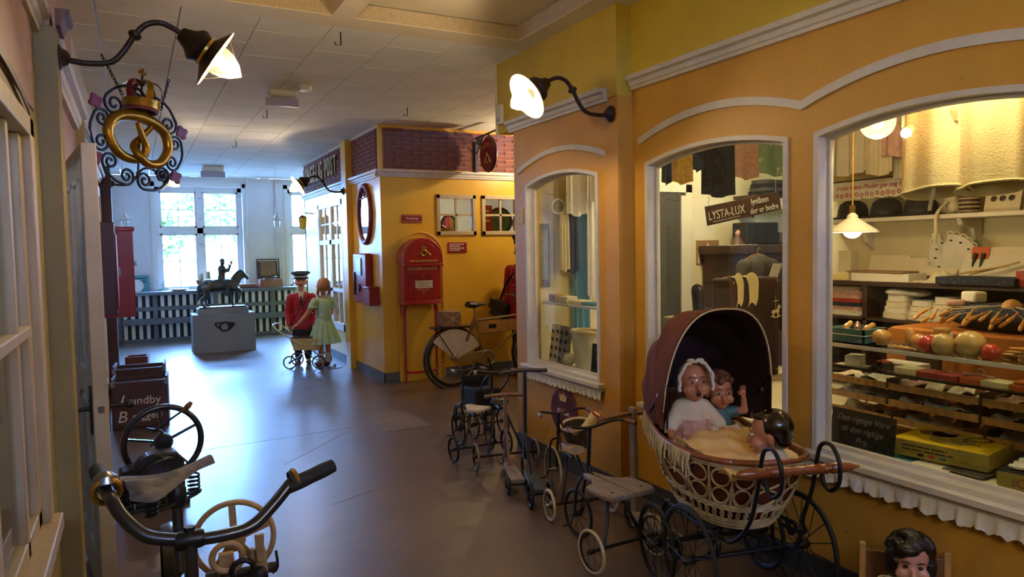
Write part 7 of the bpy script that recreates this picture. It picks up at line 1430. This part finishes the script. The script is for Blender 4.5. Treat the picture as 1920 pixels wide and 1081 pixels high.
t = thing('wall_shelf', 'narrow wall ledge carrying dark folded clothes', 'shelf', (5.0, 4.72, 2.03)); MB().b2((0, 0, 0), (.95, .28, .025)).build('board', 'wood_dark', t); MB().b2((0, -.005, -.10), (.95, 0, -.005)).build('paper_edge', 'paper', t)
for x in (.05, .85): MB().b2((x, .1, -.18), (x+.03, .28, 0)).build('bracket', 'wood_dark', t)
# advertising plate
t = thing('advert_sign', 'long brown advertising plate hanging aslant in the middle window', 'sign', (4.22, 4.1, 1.885), 0, rot=(0, R_(-9.6), 0)); MB().b2((-.395, 0, -.07), (.395, .01, .075)).build('plate', 'brown_box', t)
Ms = lambda x, z: frame((x, -.0012, z), (1, 0, 0), (0, 0, 1))
text('LYSTA-LUX', .092, 'white_print', Ms(-.19, -.005), t, sx=.82); text('lynlåsen', .068, 'white_print', Ms(.17, .036), t, sx=.9); text('der er bedre', .068, 'white_print', Ms(.21, -.036), t, sx=.9); MB().b2((-.34, -.0012, -.052), (-.06, -.0004, -.048)).build('underline', 'white_print', t)
for x in (-.36, .36): MB().tube([(x, .005, .07), (x*.98+.14, .005, .80)], .0015, 4).build('hanging_wire', 'steel', t)
# inner door
dd = struct(MB().b2((4.02, 4.97, 0), (4.10, 5.0, 2.15)).b2((4.40, 4.97, 0), (4.47, 5.0, 2.15)).b2((4.02, 4.97, 2.08), (4.47, 5.0, 2.15)).build('door_2', 'shop_white', smooth=0), 'white framed glazed door inside the shop'); MB().b2((4.10, 4.98, 0), (4.40, 4.995, 2.08)).build('door_leaf', 'grey_tweed', dd); MB().b2((4.34, 4.965, .1), (4.40, 4.985, 2.05)).build('stile', 'shop_white', dd)
t = thing('framed_print', 'small sepia picture on the inner shop wall', 'picture', (4.675, 4.999, 1.54)); MB().b2((-.135, -.008, -.11), (.135, 0, .11)).build('sheet', 'parcel', t)
for i in range(7): MB().b2((-.12+.036*i, -.0095, -.10+.012*(i % 3)), (-.10+.036*i, -.008, .02+.02*((i*5) % 4))).build('printed_figure', ['paper', 'wood_dark', 'linen'][i % 3], t)
# cabinet, head form, jacket, suitcase
t = thing('shop_cabinet', 'tall dark wooden cabinet at the back of the middle window', 'cabinet', (4.95, 4.62, 0)); MB().b2((-.35, 0, 0), (.6, .35, 1.52)).build('body', 'wood_dark', t); MB().b2((-.40, -.06, 1.52), (.65, .36, 1.60)).build('cornice', 'wood_dark', t, bevel=.01); MB().b2((-.31, -.01, .1), (.10, 0, 1.45)).build('door', 'wood_dark', t, bevel=.004); MB().b2((.14, -.01, .1), (.56, 0, 1.45)).build('door', 'wood_dark', t, bevel=.004)
flat('black_case', 'square black case standing on top of the cabinet', 'case', (5.02, 4.75, 1.602), (.36, .2, .20), -6, 'black_cloth', .012); 
t = thing('felt_hat', 'dark felt hat beside the black case on the cabinet', 'hat', (5.30, 4.70, 1.602)); MB().lathe([(0, .11), (.06, .11), (.09, .08), (.10, .01), (.16, .02), (.16, .015), (.1, 0), (0, 0)], 24).build('felt', 'grey_tweed', t); MB().lathe([(.101, .012), (.103, .03), (.099, .04)], 24).build('hat_band', 'black_print', t)
t = thing('small_doll', 'tiny dark haired doll on a white doily on the cabinet', 'doll', (4.73, 4.68, 1.602)); MB().lathe([(0, 0), (.07, 0), (.03, .07), (.02, .085), (0, .09)], 16).build('dress', 'brown_box', t); blob('body', [((0, 0, .11), (.024, .024, .028)), ((0, 0, .07), .012, (0, 0, .09), .01)], 'doll_pink', t, .005); blob('hair', [((0, .008, .12), (.027, .026, .025))], 'hair_black', t, .006)
tag(MB().grid(lambda u, v: (4.60+.26*u, 4.57+.2*v, 1.603+.003*math.sin(u*20)*math.sin(v*18)), 20, 16, None, .002).build('small_doily', 'white_cloth'), 'small white doily under the tiny doll on the cabinet', 'doily')
t = thing('tweed_jacket', 'grey tweed jacket on a hanger with a white paper tag', 'jacket', (4.49, 4.22, 1.28)); blob('jacket', [((-.10, 0, .17), .05, (.10, 0, .17), .05), ((0, 0, -.1), .15, (0, 0, .12), .13), ((0, 0, -.35), .16, (0, 0, -.1), .15), ((-.16, 0, .15), .06, (-.23, -.02, -.12), .055), ((-.23, -.02, -.12), .055, (-.24, -.05, -.35), .05), ((.16, 0, .15), .06, (.23, -.02, -.12), .055), ((.23, -.02, -.12), .055, (.24, -.05, -.35), .05)], 'grey_tweed', t, .014); MB().cv([(-.15, 0, .20), (0, 0, .245), (.15, 0, .20)], .008, 5).cv([(0, 0, .245), (.0, 0, .28), (.025, 0, .30), (.03, 0, .275)], .003, 5).build('hanger', 'wood_mid', t); MB().prism([(0, 0), (.10, .03), (.06, -.20), (-.02, -.22)], .004, T((.0, -.155, .17)) @ RX(90) @ RZ(-18)).build('paper_tag', 'white_cloth', t)
for s in (-1, 1): MB().prism([(0, 0), (s*.06, .06), (s*.075, -.03), (s*.02, -.12)], .01, T((s*.012, -.135, .12)) @ RX(90)).build('lapel', 'grey_tweed', t)
MB().tube([(0, .0, -1.28), (0, 0, .2)], .02, 8).b2((-.2, -.15, -1.28), (.2, .15, -1.255)).build('stand', 'wood_dark', t)
t = thing('suitcase', 'dark brown upright suitcase hung with white collars', 'suitcase', (3.93, 3.80, .62)); MB().b2((-.155, 0, 0), (.34, .20, .74)).build('shell', 'wood_dark', t, bevel=.02)
for x in (-.125, .30): MB().b2((x-.02, -.004, .02), (x+.02, .0, .72)).build('leather_band', 'brown_box', t)
for x, z in ((-.125, .71), (.31, .71), (-.125, .05), (.31, .05)): MB().ell((x, -.002, z), (.012, .006, .012), 8, 6).build('stud', 'brass', t)
for k, x in enumerate((-.10, .03)):
    o = thing('lace_collar', ['white collar hanging at the left over the suitcase', 'broad white lace collar hanging over the suitcase front'][k], 'collar', (3.93+x, 3.795, 1.362), 0, 'collars on the suitcase'); MB().grid(lambda u, v: (.0+(.035+.02*k)*(u-.5)*2*(1-.3*v)+.03*math.sin(v*3), -.008-.004*math.sin(v*9), .01-.22*v+.03*math.sin(u*3)), 8, 14, None, .004).build('front', 'linen_warm', o, smooth=70); MB().grid(lambda u, v: ((.035+.02*k)*(u-.5)*2, .10*v, .012+.004*math.sin(v*5)), 6, 8, None, .004).build('top_fold', 'linen_warm', o)
t = thing('toy_horse', 'small cream rocking horse ornament on the suitcase side', 'toy horse', (4.20, 3.775, 1.06)); blob('horse', [((-.02, 0, .045), .013, (.022, 0, .045), .012), ((.022, 0, .05), .011, (.034, 0, .085), .008), ((.034, 0, .085), .009, (.05, 0, .076), .006), ((-.018, 0, .04), .008, (-.026, 0, .008), .006), ((.02, 0, .04), .008, (.026, 0, .008), .006), ((-.03, 0, .05), .006, (-.042, 0, .03), .004)], 'linen_warm', t, .004); MB().cv([(-.05, 0, .012), (-.02, 0, .002), (.02, 0, .002), (.05, 0, .012)], .004, 4).build('rocker', 'linen_warm', t); MB().tube([(.0, .0, .06), (.0, .0, .16)], .0015, 4).tube([(-.025, 0, .12), (.025, 0, .125)], .003, 5).build('hanging_bar', 'linen_warm', t)
struct(MB().b2((2.96, 2.5, .58), (4.6, 4.9, .62)).build('floor_window_middle', 'shop_wall'), 'display floor behind the middle window')
t = thing('glass_ledge', 'pale glass ledge behind the hood in the middle window', 'shelf', (3.0, 3.40, 1.14)); MB().b2((0, -.25, 0), (.25, .20, .012)).build('board', 'shop_white', t); MB().b2((.0, -.25, -.5), (.012, -.238, 0)).build('support', 'shop_white', t)
t = thing('black_boot', 'small black boot at the left edge of the middle window', 'shoe', (3.16, 3.46, 1.153)); blob('boot', [((0, 0, .03), .03, (.08, -.02, .025), .028), ((0, 0, .03), .035, (-.01, .0, .17), .04)], 'leather_black', t, .01); MB().b2((-.03, -.03, 0), (.11, .03, .012)).build('sole', 'black_print', t)

# ================================================================== SHOP INTERIOR, BAY WINDOW
t = thing('glass_shelf', 'white curved shelf across the narrow bay window', 'shelf', (XA+.13, 4.40, 1.165)); MB().prism([(0, .50), (0, -.50), (.10, -.48), (.2, -.3), (.24, 0), (.22, .3), (.16, .5)], .016).build('board', 'shop_white', t, bevel=.003)
struct(MB().b2((XA+.12, 3.75, .66), (3.5, 4.98, .70)).build('floor_window_bay', 'shop_wall'), 'display floor behind the bay window')
for k, (y, sz_, m_, l) in enumerate(((4.82, (.10, .12, .06), 'ochre_cloth', 'wicker coloured bundle at the left of the bay shelf'), (4.66, (.10, .14, .05), 'linen', 'cream folded cloth on the bay shelf'), (4.48, (.12, .16, .03), 'linen_warm', 'straw coloured folded cloth on the bay shelf'), (4.32, (.12, .14, .025), 'teal_board', 'blue grey flat box on the bay shelf'), (4.14, (.10, .10, .05), 'brown_box', 'brown pouch at the right of the bay shelf'), (4.60, (.08, .10, .02), 'red_box', 'thin red box under the cloth on the bay shelf'))): flat('shelf_parcel', l, 'parcel', (XA+.22 if k != 5 else XA+.30, y, 1.182), sz_, 5*k-10, m_, .008, 'small goods on the bay shelf')
for a in (('white_shirt', 'long white nightshirt hanging at the right of the bay window', (3.25, 4.84, 0), (3.43, 4.84, 0), 2.36, 1.20, 'white_cloth'), ('ivory_dress', 'ivory dress hanging in the middle of the bay window', (3.03, 4.80, 0), (3.21, 4.80, 0), 2.35, 1.86, 'white_cloth'), ('dark_dress', 'dark narrow dress hanging behind the shelf in the bay window', (3.09, 4.90, 0), (3.19, 4.90, 0), 1.9, 1.40, 'black_cloth'), ('reflection_sheet', 'blue grey sheet standing for a reflected daylight window behind the bay clothes', (3.17, 4.94, 0), (3.32, 4.94, 0), 2.2, .85, 'teal_board'), ('long_sleeve', 'long cream sleeve hanging at the left of the bay window', (3.0, 4.86, 0), (3.08, 4.86, 0), 1.95, 1.42, 'linen'), ('top_cloth', 'pale grey cloth bunched at the upper right of the bay window', (3.2, 4.72, 0), (3.4, 4.72, 0), 2.35, 1.95, 'linen')): cloth(a[0], a[1], 'garment', a[2], a[3], a[4], a[5], a[6], 3, .015, 1.06, group='clothes hanging in the bay window')  # the blue grey sheet stands in for a daylight window's reflection
tag(MB().tube([(2.86, 4.85, 2.36), (3.6, 4.85, 2.36)], .010, 8).build('clothes_rail', 'wood_mid'), 'wooden rail for the clothes at the top of the bay window', 'rail')
t = thing('needlework_frame', 'framed white lace panel on the inner wall of the bay window', 'lace panel', (2.93, 4.995, 1.55)); MB().b2((-.05, -.008, -.26), (.05, 0, .25)).build('panel', 'steel', t)
for k in range(6): MB().tube([(-.03+.012*k, -.010, -.2), (-.03+.012*k, -.010, .2)], .002, 5).build('rib', 'white_cloth', t)
t = thing('ring_mirror', 'small round white rimmed mirror hanging in the bay window', 'mirror', (2.98, 4.85, 1.93)); MB().torus(.055, .006, 28, 6, RX(90)).build('rim', 'white_print', t); MB().disc(.052, 24, RX(90)).build('glass', 'mirror', t); MB().tube([(0, 0, .055), (0, 0, .35)], .002, 4).build('cord', 'linen', t)
for k, (y, x) in enumerate(((4.86, 2.92), (4.70, 2.90))):
    t = thing('patterned_packet', ['dark spotted packet standing at the left of the bay window bottom', 'mauve spotted packet beside the paper bag in the bay window'][k], 'packet', (x, y, .70), 0, 'spotted packets in the bay window'); MB().b2((0, -.07, 0), (.02, .07, .30), RY(8)).build('card', ['paper', 'mauve_cloth'][k], t)
    for i in range(4):
        for j in range(2): MB().ell((-.002+.009*i, -.035+.07*j, .05+.065*i), (.004, .016, .016), 8, 6, RY(0)).build('button', 'black_print' if k == 0 else 'navy_cloth', t)
t = thing('cloth_sack', 'large white cloth sack with a rolled top in the bay window', 'sack', (2.98, 4.46, .70)); MB().grid(lambda u, v: ((.08+.03*v)*math.cos(u*2*math.pi)+.006*math.sin(u*23), (.10+.05*v)*math.sin(u*2*math.pi)+.006*math.sin(u*31+v*4), .27*v), 40, 8, None, .004).build('sack', 'white_cloth', t, smooth=70); MB().torus(.12, .014, 30, 8, T((0, 0, .275)), .85, 1.2).build('rolled_rim', 'linen_warm', t); MB().ell((0, 0, .24), (.09, .12, .04)).build('filling', 'linen', t)
blob_ = thing('lace_heap', 'heap of crumpled lace beside the white sack in the bay window', 'lace', (2.92, 4.62, .70)); blob('lace', [((0, 0, .05), (.05, .05, .05)), ((.01, .04, .03), (.05, .05, .03))], 'white_cloth', blob_, .01)
t = thing('chalk_sign', 'small black chalk sign at the lower right of the bay window', 'sign', (2.90, 4.16, .70)); MB().b2((0, -.14, 0), (.008, .14, .21), RY(5)).build('board', 'chalkboard', t)
for i, W_ in enumerate((.2, .18, .07)): MB().tube([RY(5) @ Vector((-.0015, W_/2-W_*k/40-.02*(i == 2), .165-.055*i+.012*math.sin(k*1.3+i)*(1 if k % 9 < 7 else .2))) for k in range(41)], .0016, 4).build('chalk_writing', 'chalk', t)
